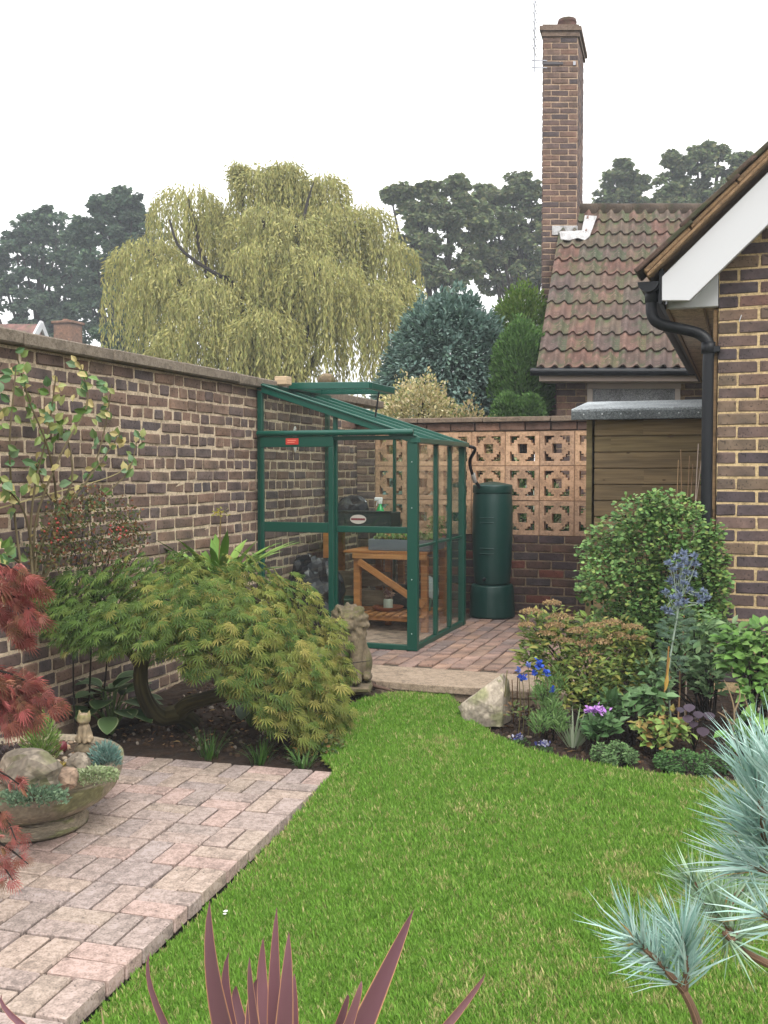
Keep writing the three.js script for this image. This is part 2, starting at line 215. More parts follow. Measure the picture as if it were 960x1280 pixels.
// soil under the whole garden
const soilY = (x, D) => { const back = sstep(5.2, 6.3, D) * sstep(-1.2, -0.6, x) * 0.06; return lawnY(D) - 0.03 + back + 0.035 * (fbm(x * 3.1, 1.7, D * 3.1, 3) - 0.5) + 0.03 * (fbm(x * 14, 7, D * 14, 2) - 0.5); };
{
  const g = new THREE.PlaneGeometry(9, 10.4, 220, 260); g.rotateX(-Math.PI / 2); g.translate(0.6, 0, -4.2); const p = g.attributes.position, uv = g.attributes.uv;
  for (let i = 0; i < p.count; i++) { const x = p.getX(i), D = -p.getZ(i); let y = soilY(x, D); if (D > 6.2 && x < -0.75) y = -0.06; p.setY(i, y); uv.setXY(i, x * 1.3, D * 1.3); } g.computeVertexNormals();
  struct('soil_bed', g, M(C(72, 56, 44, 0.75), 1, { map: T.soil, bumpMap: T.soil, bumpScale: 0.02 }));
}
// outline of the lawn, read from the photo on the lawn's own surface
const LAWN = [];
{
  const P = [[440, 992], [432, 978], [405, 950], [397, 925], [405, 906], [425, 889], [455, 876], [490, 868], [530, 867], [562, 871], [577, 884], [590, 902], [620, 921], [655, 936], [700, 949], [760, 960], [820, 969], [880, 976], [960, 984], [1060, 992]].map(a => lawnPt(...a));
  for (const p of P) LAWN.push([p.x, -p.z]);
  LAWN.push([3.2, 4.6], [3.2, 0.1], [-1.3, 0.1]);
  // patio side: along the edge of the near patio
}
const PK = atY(418.3, 964.7, -0.16), PA = atY(84, 1275, -0.16);  // right edge of the near patio, far and near corner
{ const e = PA.clone().sub(PK).normalize(); for (const t of [4.5, 2.4, 1.2, 0.4, 0.03]) { const q = PK.clone().addScaledVector(e, t); LAWN.push([q.x + 0.012, -q.z]); } }
function inPoly(x, y, P) { let c = false; for (let i = 0, j = P.length - 1; i < P.length; j = i++) if ((P[i][1] > y) !== (P[j][1] > y) && x < (P[j][0] - P[i][0]) * (y - P[i][1]) / (P[j][1] - P[i][1]) + P[i][0]) c = !c; return c; }
const dry = (x, D) => clamp(1.5 * (fbm(x * 2.1 + 3, 4.4, D * 2.1, 4) - 0.46) + 2.2 * Math.max(0, fbm(x * 9, 2.2, D * 9, 3) - 0.58), 0, 1);
{
  const st = 0.035, pos = [], uv = [], idx = [], map = new Map(), gy = (x, D) => lawnY(D) + 0.012 * (fbm(x * 2, 3, D * 2, 2) - 0.5);
  const vid = (i, j) => { const k = i * 10000 + j; if (!map.has(k)) { map.set(k, pos.length / 3); const x = -3 + i * st, D = j * st; pos.push(x, gy(x, D), -D); uv.push(x, D); } return map.get(k); };
  for (let i = 0; i < 150; i++) for (let j = 10; j < 175; j++) { const x = -3 + (i + 0.5) * st, D = (j + 0.5) * st; if (inPoly(x, D, LAWN)) { const a = vid(i, j), b = vid(i + 1, j), c = vid(i + 1, j + 1), d = vid(i, j + 1); idx.push(a, b, c, a, c, d); } }
  const g = new THREE.BufferGeometry(); g.setAttribute('position', new THREE.Float32BufferAttribute(pos, 3)); g.setAttribute('uv', new THREE.Float32BufferAttribute(uv, 2)); g.setIndex(idx); g.computeVertexNormals();
  struct('lawn', g, M(C(112, 124, 66, 0.8), 1, { map: T.turf, side: THREE.DoubleSide }));
  // blades: tufts of eight
  R = rng(21);
  const tv = [], ti = []; for (let k = 0; k < 8; k++) { const a = rr(0, 6.28), ox = rr(-0.011, 0.011), oz = rr(-0.011, 0.011), h = rr(0.011, 0.026), w = 0.0015, lx = rr(-1, 1) * 0.016, lz = rr(-1, 1) * 0.016, b = tv.length / 3; tv.push(ox - Math.cos(a) * w, -0.004, oz - Math.sin(a) * w, ox + Math.cos(a) * w, -0.004, oz + Math.sin(a) * w, ox + lx * 0.4 + Math.cos(a) * w * 0.8, h * 0.6, oz + lz * 0.4 + Math.sin(a) * w * 0.8, ox + lx, h, oz + lz); ti.push(b, b + 1, b + 2, b, b + 2, b + 3); }
  const tg = new THREE.BufferGeometry(); tg.setAttribute('position', new THREE.Float32BufferAttribute(tv, 3)); tg.setIndex(ti);
  const spots = []; let guard = 0;
  while (spots.length < 140000 && guard++ < 1600000) { const D = 1.3 + 4.6 * R(), x = -2.4 + 3.4 * R(); if (R() > 1.25 - 0.13 * D) continue; if (x > 0.1 + D * 0.06) continue; if (!inPoly(x, D, LAWN)) continue; spots.push([x, D]); }
  const im = new THREE.InstancedMesh(tg, M(new THREE.Color(1, 1, 1), 0.7, { side: THREE.DoubleSide, specularIntensity: 0.3 }), spots.length), m = new THREE.Matrix4(), q = new THREE.Quaternion(), E = new THREE.Euler(), col = new THREE.Color();
  const ga = pal([[102, 144, 50], [112, 154, 60], [92, 134, 44], [124, 158, 70]]), gd = pal([[168, 164, 108], [184, 176, 124], [146, 154, 88]]);
  spots.forEach(([x, D], i) => { const s = rr(0.7, 1.25); E.set(rr(-0.25, 0.25), rr(0, 6.28), rr(-0.25, 0.25)); q.setFromEuler(E); m.compose(V(x, gy(x, D), -D), q, V(s, s * rr(0.8, 1.25), s)); im.setMatrixAt(i, m); const d = dry(x, D), c = R() < d * 0.8 + 0.08 ? tone(gd, 0.2) : tone(ga, 0.22); col.setRGB(c[0], c[1], c[2]); im.setColorAt(i, col); });
  im.name = 'grass_blades'; im.userData = { kind: 'stuff', label: 'short mown green grass of the lawn', category: 'grass' }; shade(im); scene.add(im);
}
// near patio: basket weave of pale clay pavers
R = rng(31);
const PAVC = [[202, 182, 174], [196, 178, 172], [206, 186, 174], [192, 176, 172], [208, 182, 174], [200, 182, 170], [190, 174, 168]].map(c => C(...c, 0.74));
{
  const e = PA.clone().sub(PK).setY(0).normalize(), l = V(-e.z, 0, e.x).multiplyScalar(-1); // e: towards the camera, l: towards the wall
  if (l.x > 0) l.negate();
  const S = 0.2055, top = -0.16, ang = Math.atan2(-e.z, e.x), cols = 8, rows = 17, W = S * cols, L = S * rows;
  const c = PK.clone().addScaledVector(e, L / 2).addScaledVector(l, W / 2);
  const bedg = chamBox(L - 0.03, 0.06, W - 0.03, 0.004); bedg.rotateY(ang); bedg.translate(c.x, top - 0.016 - 0.03, c.z);
  const pat = struct('patio', flat(boxUV(bedg)), M(C(70, 62, 56, 0.4), 1, withT(T.soil)));
  const vars = [...Array(8)].map(() => flat(boxUV(chamBox(0.1955, 0.052, 0.0935, 0.0045, 0.003), rr(0, 1), rr(0, 1))));
  const mats = PAVC.map(k => M(k, 0.9, { map: T.conc, bumpMap: T.concB, bumpScale: 0.0035 }));
  for (let i = 0; i < rows; i++) for (let j = 0; j < cols; j++) for (const s of [-1, 1]) {
    const along = (i + j) % 2 === 0, p = PK.clone().addScaledVector(e, (i + 0.5) * S + (along ? 0 : s * 0.0513)).addScaledVector(l, (j + 0.5) * S + (along ? s * 0.0513 : 0));
    put(pat, 'paver', pick(vars), pick(mats), p.x + rr(-1, 1) * 0.0015, top - 0.026 + rr(-1, 1) * 0.003, p.z + rr(-1, 1) * 0.0015, ang + (along ? 0 : Math.PI / 2) + rr(-1, 1) * 0.008, rr(-1, 1) * 0.008, rr(-1, 1) * 0.008);
  }
}
// rear paving by the greenhouse, with its concrete edge and low riser
{
  R = rng(41);
  const x0 = -3.3, x1 = -0.72, d0 = 6.2, d1 = 8.83;
  const base = struct('rear_patio', blk(x0, x1, -0.08, -0.012, -d1, -d0), M(C(120, 106, 92, 0.55), 1, withT(T.soil)));
  const tops = [[164, 136, 124], [154, 130, 122], [172, 142, 124], [148, 130, 124], [176, 146, 132], [162, 132, 116]].map(c => M(C(...c, 0.95), 0.92, { map: T.brick, bumpMap: T.brickB, bumpScale: 0.004 }));
  const vars = [...Array(6)].map(() => flat(boxUV(chamBox(0.1005, 0.05, 0.211, 0.005, 0.004), rr(0, 1), rr(0, 1))));
  const nx = Math.floor((x1 - x0) / 0.109), nd = Math.ceil((d1 - d0) / 0.219) + 1;
  for (let i = 0; i < nx; i++) for (let j = 0; j < nd; j++) {
    const x = x0 + (i + 0.5) * 0.109, D = d0 + (j + 0.5 + (i % 2) * 0.5 - 0.5) * 0.219; if (D < d0 + 0.1 || D > d1 - 0.1) continue; if (x < -2.2 && D > 6.9) continue; if (x < -2.75) continue; if (x > -1.05 && D > 7.45) continue;
    put(base, 'paver', pick(vars), pick(tops), x, -0.026 + rr(-1, 1) * 0.004, -D, rr(-1, 1) * 0.01, rr(-1, 1) * 0.01, rr(-1, 1) * 0.012);
  }
  const cm = M(C(186, 166, 146, 0.75), 0.95, { map: T.conc, bumpMap: T.concB, bumpScale: 0.006 });
  // slab nosing with an uneven front edge
  const sh = [], fr = []; for (let k = 0; k <= 26; k++) { const x = -2.32 + k * 0.056; fr.push([x, 5.74 + 0.03 * (fbm(x * 2.3, 3, 1, 2) - 0.5) + 0.035 * Math.pow(Math.abs(x + 1.55), 2) + 0.012 * (fbm(x * 20, 3, 1, 2) - 0.5)]); }
  const s = new THREE.Shape(); s.moveTo(fr[0][0], fr[0][1]); for (const f of fr) s.lineTo(f[0], f[1]); s.lineTo(fr[26][0], 6.21); s.lineTo(fr[0][0], 6.21);
  const g = new THREE.ExtrudeGeometry(s, { depth: 0.035, bevelEnabled: true, bevelThickness: 0.006, bevelSize: 0.006, bevelSegments: 2 }); g.rotateX(-Math.PI / 2); g.translate(0, -0.041, 0);
  const step = struct('step', flat(boxUV(g)), cm);
  const s2 = new THREE.Shape(); s2.moveTo(fr[0][0], 6.2); for (const f of fr) s2.lineTo(f[0], f[1] + 0.012 - 0.01 * Math.sin(f[0] * 5)); s2.lineTo(fr[26][0], 6.2);
  const g2 = new THREE.ExtrudeGeometry(s2, { depth: 0.16, bevelEnabled: true, bevelThickness: 0.004, bevelSize: 0.004, bevelSegments: 1 }); g2.rotateX(-Math.PI / 2); g2.translate(0, -0.215, 0);
  const riser = shade(new THREE.Mesh(flat(boxUV(g2)), cm)); riser.name = 'riser'; step.add(riser);
}
// crumbs and pebbles on the soil
{
  R = rng(51);
  const peb = rock(0.011, 1, 0.7, 1, 3.3, 0.3, 1), mt = M(new THREE.Color(1, 1, 1), 0.95), m = new THREE.Matrix4(), q = new THREE.Quaternion(), E = new THREE.Euler(), L = [];
  for (let k = 0; k < 9000; k++) { const D = rr(3.4, 6.3), x = rr(-3.2, 1.2); if (inPoly(x, D, LAWN)) continue; if (D < 4.7 && x < -1.75 && x > -3.4 && D < 4.55) continue; L.push([x, D]); }
  const im = new THREE.InstancedMesh(peb, mt, L.length), col = new THREE.Color(), ps = pal([[70, 54, 42], [58, 44, 36], [84, 66, 50]], 0.8), pw = pal([[190, 176, 160], [170, 150, 128], [150, 140, 130]], 0.6);
  L.forEach(([x, D], i) => { const big = R() < 0.06, s = big ? rr(0.5, 1.1) : rr(0.4, 1.5); E.set(rr(0, 6), rr(0, 6), rr(0, 6)); q.setFromEuler(E); m.compose(V(x, soilY(x, D) + 0.003, -D), q, V(s, s, s)); im.setMatrixAt(i, m); const c = tone(R() < 0.07 ? pw : ps, 0.25); im.setColorAt(i, col.setRGB(...c)); });
  im.name = 'soil_crumbs'; im.userData = { kind: 'stuff', label: 'loose crumbs and pebbles on the dark soil', category: 'soil' }; shade(im); scene.add(im);
}
// ---------------------------------------------------------------- brick walls
const BC = {
  old: [[122, 101, 90], [110, 93, 87], [130, 106, 92], [106, 89, 84], [124, 101, 86], [114, 98, 92], [136, 112, 96], [112, 91, 81], [104, 91, 89]],
  house: [[114, 94, 84], [94, 80, 80], [122, 102, 88], [114, 88, 80], [128, 108, 90], [88, 76, 78], [106, 88, 82], [120, 98, 90]],
  stack: [[116, 94, 84], [98, 82, 80], [124, 100, 88], [106, 88, 82], [92, 80, 80], [130, 102, 88], [112, 92, 86]],
  low: [[96, 76, 72], [84, 70, 72], [112, 86, 74], [128, 78, 66], [90, 78, 78], [102, 78, 68]],
};
R = rng(61);
const BM = {}; for (const k in BC) BM[k] = BC[k].map(c => M(C(...c, k === 'low' ? 1 : 1.16), 0.92, { map: T.brick, bumpMap: T.brickB, bumpScale: 0.004 }));
const BMV = M(new THREE.Color(1, 1, 1), 0.92, { map: T.brick, bumpMap: T.brickB, bumpScale: 0.004, vertexColors: true });
const mortarM = c => M(C(...c, 0.98), 1, { map: T.conc, bumpMap: T.concB, bumpScale: 0.006 });
let BH = 0.065; const BG = {}; function brickGeo(len, dep = 0.09, c = 0.006, jit = 0.005) { const k = len.toFixed(3) + dep + BH; if (!BG[k]) BG[k] = [...Array(6)].map(() => flat(boxUV(chamBox(len, BH, dep, c, jit * (BH < 0.063 ? 1.8 : 1)), rr(0, 1), rr(0, 1)))); return pick(BG[k]); }
// lays courses on a vertical face. o: u -> world point; ry: turn of the bricks; ok(u0,u1,y): 1 part, 0 joined, -1 none
function lay(parent, o, ry, u0, u1, y0, courses, set, rowFn, ok, dep = 0.09, off = 0, cb = 0.002) {
  const P = wpos(parent), joined = [], mats = BM[set], W = wpos(parent);
  for (let r = 0; r < courses; r++) {
    const y = y0 + r * 0.075 + 0.0375; let u = u0 - rowFn.shift(r), k = 0;
    while (u < u1 - 0.02) {
      const len = rowFn.len(r, k++); let a = Math.max(u, u0), b = Math.min(u + len, u1); u += len + (rowFn.joint || 0.01); if (b - a < 0.03) continue;
      const L = Math.round((b - a) * 200) / 200, w = ok((a + b) / 2, y); if (w < 0) continue;
      const g = brickGeo(L, dep), p = o((a + b) / 2), z = rr(-1, 1) * cb, n = V(Math.sin(ry), 0, Math.cos(ry));
      const c = p.clone().addScaledVector(n, -dep / 2 + z + off); c.y = y + rr(-1, 1) * 0.0015; const ci = Math.floor(R() * mats.length);
      if (w > 0) put(parent, 'brick', g, mats[ci], c.x - W.x, c.y - W.y, c.z - W.z, ry + rr(-1, 1) * 0.006, rr(-1, 1) * 0.01, rr(-1, 1) * 0.01);
      else { const h = g.clone(); h.rotateY(ry); h.translate(c.x, c.y, c.z); const cc = mats[ci].color, n2 = h.attributes.position.count, ca = new Float32Array(n2 * 3); for (let q = 0; q < n2; q++) ca.set([cc.r, cc.g, cc.b], q * 3); h.setAttribute('color', new THREE.BufferAttribute(ca, 3)); joined.push(h); }
    }
  }
  if (joined.length) part(parent, 'brickwork', merge(joined), BMV, 'stuff');
}
const stretchers = { shift: r => (r % 2) * 0.1125 + 0.0, len: () => 0.215 };
const XW = -3.38;   // face of the garden wall
{
  R = rng(62);
  const w = thing('garden_wall', 'long weathered brown brick garden wall with flat concrete coping', 'wall', V(XW, -0.3, -5.5));
  part(w, 'mortar', blk(XW - 0.2, XW - 0.005, -0.3, 1.868, -9.05, -1.6), mortarM([206, 188, 164]));
  const mix = { joint: 0.014, shift: r => (r * 0.37 % 1) * 0.2, len: (r) => (r % 2 ? (R() < 0.85 ? rr(0.095, 0.108) : 0.205) : (R() < 0.1 ? 0.1 : rr(0.2, 0.218))) };
  BH = 0.061; lay(w, u => V(XW, 0, -u), Math.PI / 2, 1.7, 9.0, 1.863 - 29 * 0.075, 29, 'old', mix, (u, y) => (u > 4.15 && u < 6.95 && y > 0.62 && y < 1.86 ? 1 : (y < -0.15 || u < 2.6 ? -1 : 0)), 0.09, 0, 0.0035); BH = 0.065;
  const cm = M(C(148, 136, 122, 0.72), 0.95, { map: T.conc, bumpMap: T.concB, bumpScale: 0.006 });
  for (let k = 0; k < 10; k++) { const d0 = 1.9 + k * 0.757; const g = chamBox(0.31, 0.068, 0.749, 0.008, 0.004); const h = flat(boxUV(g, rr(0, 1), rr(0, 1))); h.translate(XW - 0.1, 1.868 + 0.036 + rr(-1, 1) * 0.003, -(d0 + 0.375)); h.userData = {}; const m = part(w, 'coping_stone', h, cm); }
}
// back wall: brick base, pierced blocks, a brick course and coping
const DB = 8.85;
{
  R = rng(63);
  const w = thing('screen_wall', 'low brick wall topped with rows of pierced square concrete screen blocks', 'wall', V(-2.2, -0.06, -DB));
  const x0 = XW + 0.002, x1 = -0.66;
  part(w, 'mortar', blk(x0, x1, -0.06, 0.69, -DB - 0.1, -DB - 0.008), mortarM([150, 132, 110]));
  lay(w, u => V(u, 0, -DB), 0, x0 + 0.01, x1, -0.05, 10, 'low', stretchers, (u) => u > -2.35 && u < -1.0 ? 1 : 0, 0.085);
  // one pierced block: frame, inner ring with a square hole, four stub links, corner slots
  const B = 0.293, s = new THREE.Shape([[-B / 2, -B / 2], [B / 2, -B / 2], [B / 2, B / 2], [-B / 2, B / 2]].map(a => new THREE.Vector2(...a))), hole = P => s.holes.push(new THREE.Path(P.map(a => new THREE.Vector2(...a))));
  hole([[-0.044, -0.044], [-0.044, 0.044], [0.044, 0.044], [0.044, -0.044]]);
  for (const [a, b] of [[1, 1], [-1, 1], [-1, -1], [1, -1]]) { let P = [[0.024, 0.112], [0.112, 0.112], [0.112, 0.024], [0.092, 0.024], [0.092, 0.046], [0.072, 0.046], [0.072, 0.072], [0.046, 0.072], [0.046, 0.092], [0.024, 0.092]].map(([x, y]) => [x * a, y * b]); if (a * b < 0) P.reverse(); hole(P); }
  const bg = flat(boxUV(new THREE.ExtrudeGeometry(s, { depth: 0.082, bevelEnabled: true, bevelThickness: 0.003, bevelSize: 0.003, bevelSegments: 1, curveSegments: 1 })));
  const bm = [[206, 168, 136], [198, 160, 130], [212, 174, 142], [190, 156, 130]].map(c => M(C(...c, 0.92), 0.92, { map: T.conc, bumpMap: T.concB, bumpScale: 0.004 }));
  const joint = M(C(150, 122, 98, 0.9), 1, withT(T.conc));
  const P = wpos(w), nb = Math.floor((x1 - x0) / 0.3035);
  const xb = atD(589.5, 560, DB).x; // a joint between two blocks
  for (let i = -6; i < 6; i++) for (let r = 0; r < 3; r++) { const x = xb + (i + 0.5) * 0.3035; if (x < x0 + 0.15 || x > x1 + 0.1) continue; put(w, 'screen_block', bg, pick(bm), x - P.x, 0.695 + (r + 0.5) * 0.3035 - P.y, -DB - 0.085 - P.z + rr(-1, 1) * 0.003, 0, 0, pick([0, 1, 2, 3]) * Math.PI / 2); }
  { let xf = xb; while (xf - 0.3035 > x0) xf -= 0.3035; part(w, 'pier', blk(x0, xf - 0.006, 0.6905, 1.609, -DB - 0.1, -DB - 0.008), mortarM([190, 170, 146])); lay(w, u => V(u, 0, -DB), 0, x0, xf - 0.006, 0.7, 12, 'old', stretchers, () => 0, 0.085); }
  for (let i = -5; i < 7; i++) { const x = xb + i * 0.3035; if (x < x0 || x > x1) continue; part(w, 'joint', blk(x - 0.0055, x + 0.0055, 0.69, 1.61, -DB - 0.075, -DB - 0.01, 0.001), joint); }
  for (let r = 0; r < 4; r++) part(w, 'joint', blk(x0, x1, 0.69 + r * 0.3035, 0.6995 + r * 0.3035, -DB - 0.07, -DB - 0.012, 0.001), joint);
  const tm = [[140, 108, 92], [150, 116, 98], [128, 100, 88]].map(c => M(C(...c, 0.9), 0.92, { map: T.brick, bumpMap: T.brickB, bumpScale: 0.004 }));
  for (let x = x0; x < x1 - 0.1; x += 0.225) { const g = flat(boxUV(chamBox(0.216, 0.07, 0.12, 0.005, 0.004), rr(0, 1), rr(0, 1))); g.translate(x + 0.11, 1.649, -DB - 0.05); part(w, 'top_brick', g, pick(tm)); }
  const cm = M(C(150, 132, 116, 0.75), 0.95, { map: T.conc, bumpMap: T.concB, bumpScale: 0.006 });
  for (let x = x0; x < x1 - 0.1; x += 0.6) { const g = flat(boxUV(chamBox(0.594, 0.045, 0.2, 0.006, 0.004), rr(0, 1), rr(0, 1))); g.translate(x + 0.3, 1.71, -DB - 0.05); part(w, 'coping_stone', g, cm); }
}
{ // little stone finial that stands on the far end of the garden wall
  const p = atX(408, 478, XW - 0.1); const g = new THREE.LatheGeometry([[0, 0], [0.06, 0], [0.06, 0.02], [0.035, 0.03], [0.03, 0.045], [0.055, 0.06], [0.078, 0.09], [0.082, 0.115], [0.07, 0.15], [0.04, 0.175], [0, 0.182]].map(a => new THREE.Vector2(...a)), 14); g.translate(p.x, 1.938, p.z); single('stone_finial', 'small round weathered stone finial standing on the garden wall coping', 'finial', boxUV(g), M(C(150, 134, 112, 0.8), 0.95, { map: T.stone, bumpMap: T.concB, bumpScale: 0.006 }), V(p.x, 1.938, p.z));
}
// ---------------------------------------------------------------- houses
const DG = 6.27;   // face of the gable wall
const WHITE = M(C(236, 237, 240, 0.66), 0.5), BLACK = M(C(24, 26, 30), 0.45, { specularIntensity: 0.6 }), FASC = M(C(190, 172, 160, 0.85), 0.6);
{ // gable wing
  R = rng(71);
  const h = thing('gabled_house_wing', 'gabled brown brick house wing with white bargeboard and black downpipe', 'house', V(1.5, -0.1, -DG));
  const wx0 = atD(897, 500, DG).x, wx1 = 4.6, ridgeX = 2.75, sl = Math.tan(43.2 * Math.PI / 180);
  const DBG = 6.02;                                 // plane of the bargeboard
  const e0 = atD(828, 344, DBG), eaveX = e0.x, eaveY = e0.y, topY = x => eaveY + (Math.min(x, 2 * ridgeX - x) - eaveX) * sl;
  { // wall with its pointed top
    const s = new THREE.Shape(); s.moveTo(wx0, -0.1); s.lineTo(wx1, -0.1); s.lineTo(wx1, topY(wx1) - 0.12); s.lineTo(ridgeX, topY(ridgeX) - 0.12); s.lineTo(wx0, topY(wx0) - 0.12);
    const g = new THREE.ExtrudeGeometry(s, { depth: 0.2, bevelEnabled: false }); g.translate(0, 0, -DG - 0.2045); part(h, 'wall', flat(boxUV(g)), mortarM([204, 180, 140]));
    part(h, 'side_wall', blk(wx0 + 0.01, wx0 + 0.2, -0.1, 2.2, -11.4, -DG - 0.21), M(C(110, 86, 74, 0.9), 0.95, withT(T.brick)));
    const w = h.children[0];
    const inS = (u, y) => y < topY(u) - 0.16 && y > -0.02;
    lay(w, u => V(u, 0, -DG), 0, wx0, 2.4, 0.017, 70, 'house', { shift: r => (r % 2) * 0.1125, len: () => 0.215 }, (u, y) => !inS(u, y) ? -1 : (u < 0.42 && y > 0.35 && y < 3.2 ? 1 : 0), 0.09);
  }
  // roof slabs, verge tiles, bargeboard, soffit
  const roofM = M(C(104, 84, 74, 0.8), 0.95, { map: T.tile, bumpMap: T.brickB, bumpScale: 0.01 }), und = M(C(150, 122, 92, 0.85), 0.95, { map: T.conc, bumpMap: T.concB, bumpScale: 0.01 });
  const n = V(-Math.sin(43.2 * Math.PI / 180), Math.cos(43.2 * Math.PI / 180), 0), dU = V(Math.cos(43.2 * Math.PI / 180), Math.sin(43.2 * Math.PI / 180), 0);
  const E = V(eaveX - 0.075, eaveY - 0.01, -DBG);   // eaves corner of the roof underside
  const len = (ridgeX - E.x) / dU.x;
  const slab = (a, b, t0, t1, z0, z1, mt, name, kind) => { // box on the slope: a..b along it, t0..t1 above it
    const g = chamBox(b - a, t1 - t0, z1 - z0, 0.004); const u = boxUV(g); u.applyMatrix4(new THREE.Matrix4().makeBasis(dU, n, V(0, 0, 1)).setPosition(V(E.x, E.y, 0).addScaledVector(dU, (a + b) / 2).addScaledVector(n, (t0 + t1) / 2).setZ((z0 + z1) / 2))); return part(h, name, flat(u), mt, kind); };
  slab(0.02, len, 0.012, 0.05, -11.6, -DBG - 0.02, roofM, 'roof_slope');
  { const g = chamBox(len, 0.05, 5.5, 0.004); const d2 = V(-dU.x, dU.y, 0), n2 = V(-n.x, n.y, 0); const u = boxUV(g); u.applyMatrix4(new THREE.Matrix4().makeBasis(d2, n2, V(0, 0, -1)).setPosition(V(2 * ridgeX - E.x, E.y, 0).addScaledVector(d2, len / 2).addScaledVector(n2, 0.04).setZ(-DBG - 2.76))); part(h, 'roof_slope', flat(u), roofM); }
  slab(0.0, len, -0.004, 0.014, -DBG - 0.24, -DBG + 0.06, und, 'undercloak');
  for (let k = 0; k * 0.335 < len; k++) { // stepped verge tiles, each proud of the one above
    const a = k * 0.335 - 0.03, b = a + 0.4, g = chamBox(b - a, 0.026, 0.3, 0.005, 0.004), u = boxUV(g, R(), R()), tilt = 0.05, d2 = dU.clone().multiplyScalar(Math.cos(tilt)).addScaledVector(n, -Math.sin(tilt)), n2 = n.clone().multiplyScalar(Math.cos(tilt)).addScaledVector(dU, Math.sin(tilt));
    u.applyMatrix4(new THREE.Matrix4().makeBasis(d2, n2, V(0, 0, 1)).setPosition(V(E.x, E.y, -DBG - 0.085).addScaledVector(dU, (a + b) / 2).addScaledVector(n, 0.062))); part(h, 'verge_tile', flat(u), roofM);
    const mg = chamBox(b - a - 0.07, 0.03, 0.26, 0.008, 0.008), mu = boxUV(mg); mu.applyMatrix4(new THREE.Matrix4().makeBasis(dU, n, V(0, 0, 1)).setPosition(V(E.x, E.y, -DBG - 0.082).addScaledVector(dU, (a + b) / 2).addScaledVector(n, 0.031))); part(h, 'verge_mortar', flat(mu), und);
  }
  { // bargeboard with its square-cut foot
    const P = [[828, 346], [828, 375], [861.5, 375], [960, 271.5]].map(a => atD(...a, DBG)), s = new THREE.Shape(), far = 2.75;
    const s2 = (P[3].y - P[2].y) / (P[3].x - P[2].x), t = atD(960, 216, DBG), s1 = (t.y - P[0].y) / (t.x - P[0].x);
    s.moveTo(P[0].x, P[0].y); s.lineTo(P[1].x, P[1].y); s.lineTo(P[2].x, P[2].y); s.lineTo(far, P[2].y + (far - P[2].x) * s1); s.lineTo(far, P[0].y + (far - P[0].x) * s1);
    const g = new THREE.ExtrudeGeometry(s, { depth: 0.02, bevelEnabled: true, bevelThickness: 0.003, bevelSize: 0.003, bevelSegments: 1 }); g.translate(0, 0, -DBG - 0.024); part(h, 'bargeboard', flat(boxUV(g)), WHITE);
    // sloping white soffit behind it and the boxed return at the eaves
    const sg = new THREE.Shape(), o = 0.03; sg.moveTo(P[2].x, P[2].y + o); sg.lineTo(far, P[2].y + o + (far - P[2].x) * s1); sg.lineTo(far, P[2].y + o + 0.012 + (far - P[2].x) * s1); sg.lineTo(P[2].x, P[2].y + o + 0.012);
    const g2 = new THREE.ExtrudeGeometry(sg, { depth: 0.19, bevelEnabled: false }); g2.translate(0, 0, -DG + 0.035); part(h, 'soffit', flat(boxUV(g2)), WHITE);
    const yb = atD(880, 383, DG - 0.05).y;
    part(h, 'eaves_box', blk(P[0].x + 0.012, wx0 - 0.004, yb, yb + 0.30, -DG - 0.02, -DG + 0.03), WHITE);
    // underside of the eaves running back to the main house
    const so = M(C(222, 204, 182, 0.9), 0.8, { map: T.conc });
    part(h, 'eaves_soffit', blk(P[0].x + 0.02, wx0 + 0.005, yb + 0.004, yb + 0.02, -11.4, -DG - 0.02), so);
    part(h, 'soffit_trim', blk(P[0].x + 0.004, P[0].x + 0.022, yb - 0.014, yb + 0.03, -11.4, -DG + 0.02), M(C(150, 128, 100, 0.8), 0.8));
    part(h, 'soffit_trim', blk(wx0 - 0.09, wx0 - 0.075, yb - 0.008, yb + 0.004, -11.4, -DG - 0.02), M(C(150, 128, 100, 0.8), 0.8));
    part(h, 'fascia', blk(P[0].x - 0.022, P[0].x + 0.002, yb + 0.0, yb + 0.2, -11.4, -DG + 0.22), BLACK);
    // gutter: half-round trough seen end-on, with stop end, running back
    const ge = atD(797, 352, 6.02), gr = Math.abs(P[0].x - 0.024 - ge.x) / 2, gc = V((P[0].x - 0.024 + ge.x) / 2, ge.y, 0);
    const ps = []; for (let k = 0; k <= 12; k++) { const a = Math.PI + k / 12 * Math.PI; ps.push([gr * Math.cos(a), gr * Math.sin(a) * 0.95]); }
    const gs = new THREE.Shape(); gs.moveTo(...ps[0]); for (const p of ps) gs.lineTo(...p); for (const p of [...ps].reverse()) gs.lineTo(p[0] * 0.93, p[1] * 0.93);
    const gg = new THREE.ExtrudeGeometry(gs, { depth: 5.3, bevelEnabled: false }); gg.translate(gc.x, gc.y, -11.35); part(h, 'gutter', flat(gg), BLACK);
    const cs = new THREE.Shape(); cs.moveTo(...ps[0]); for (const p of ps) cs.lineTo(p[0] * 1.04, p[1] * 1.04); const cg = new THREE.ExtrudeGeometry(cs, { depth: 0.012, bevelEnabled: false }); cg.translate(gc.x, gc.y, -6.05); part(h, 'gutter_end', flat(cg), BLACK);
    // outlet, swan neck and downpipe
    const oD = 6.16, o1 = V(gc.x + 0.012, gc.y - gr * 0.9, -oD), dp = V(wx0 - 0.055, 0, -(DG - 0.0)), r = 0.033, e2 = atD(884, 429, DG);
    part(h, 'outlet', limb([o1.clone().setY(o1.y + 0.06), o1.clone().setY(o1.y - 0.05)], 0.042, 0.04, 3, 12), BLACK);
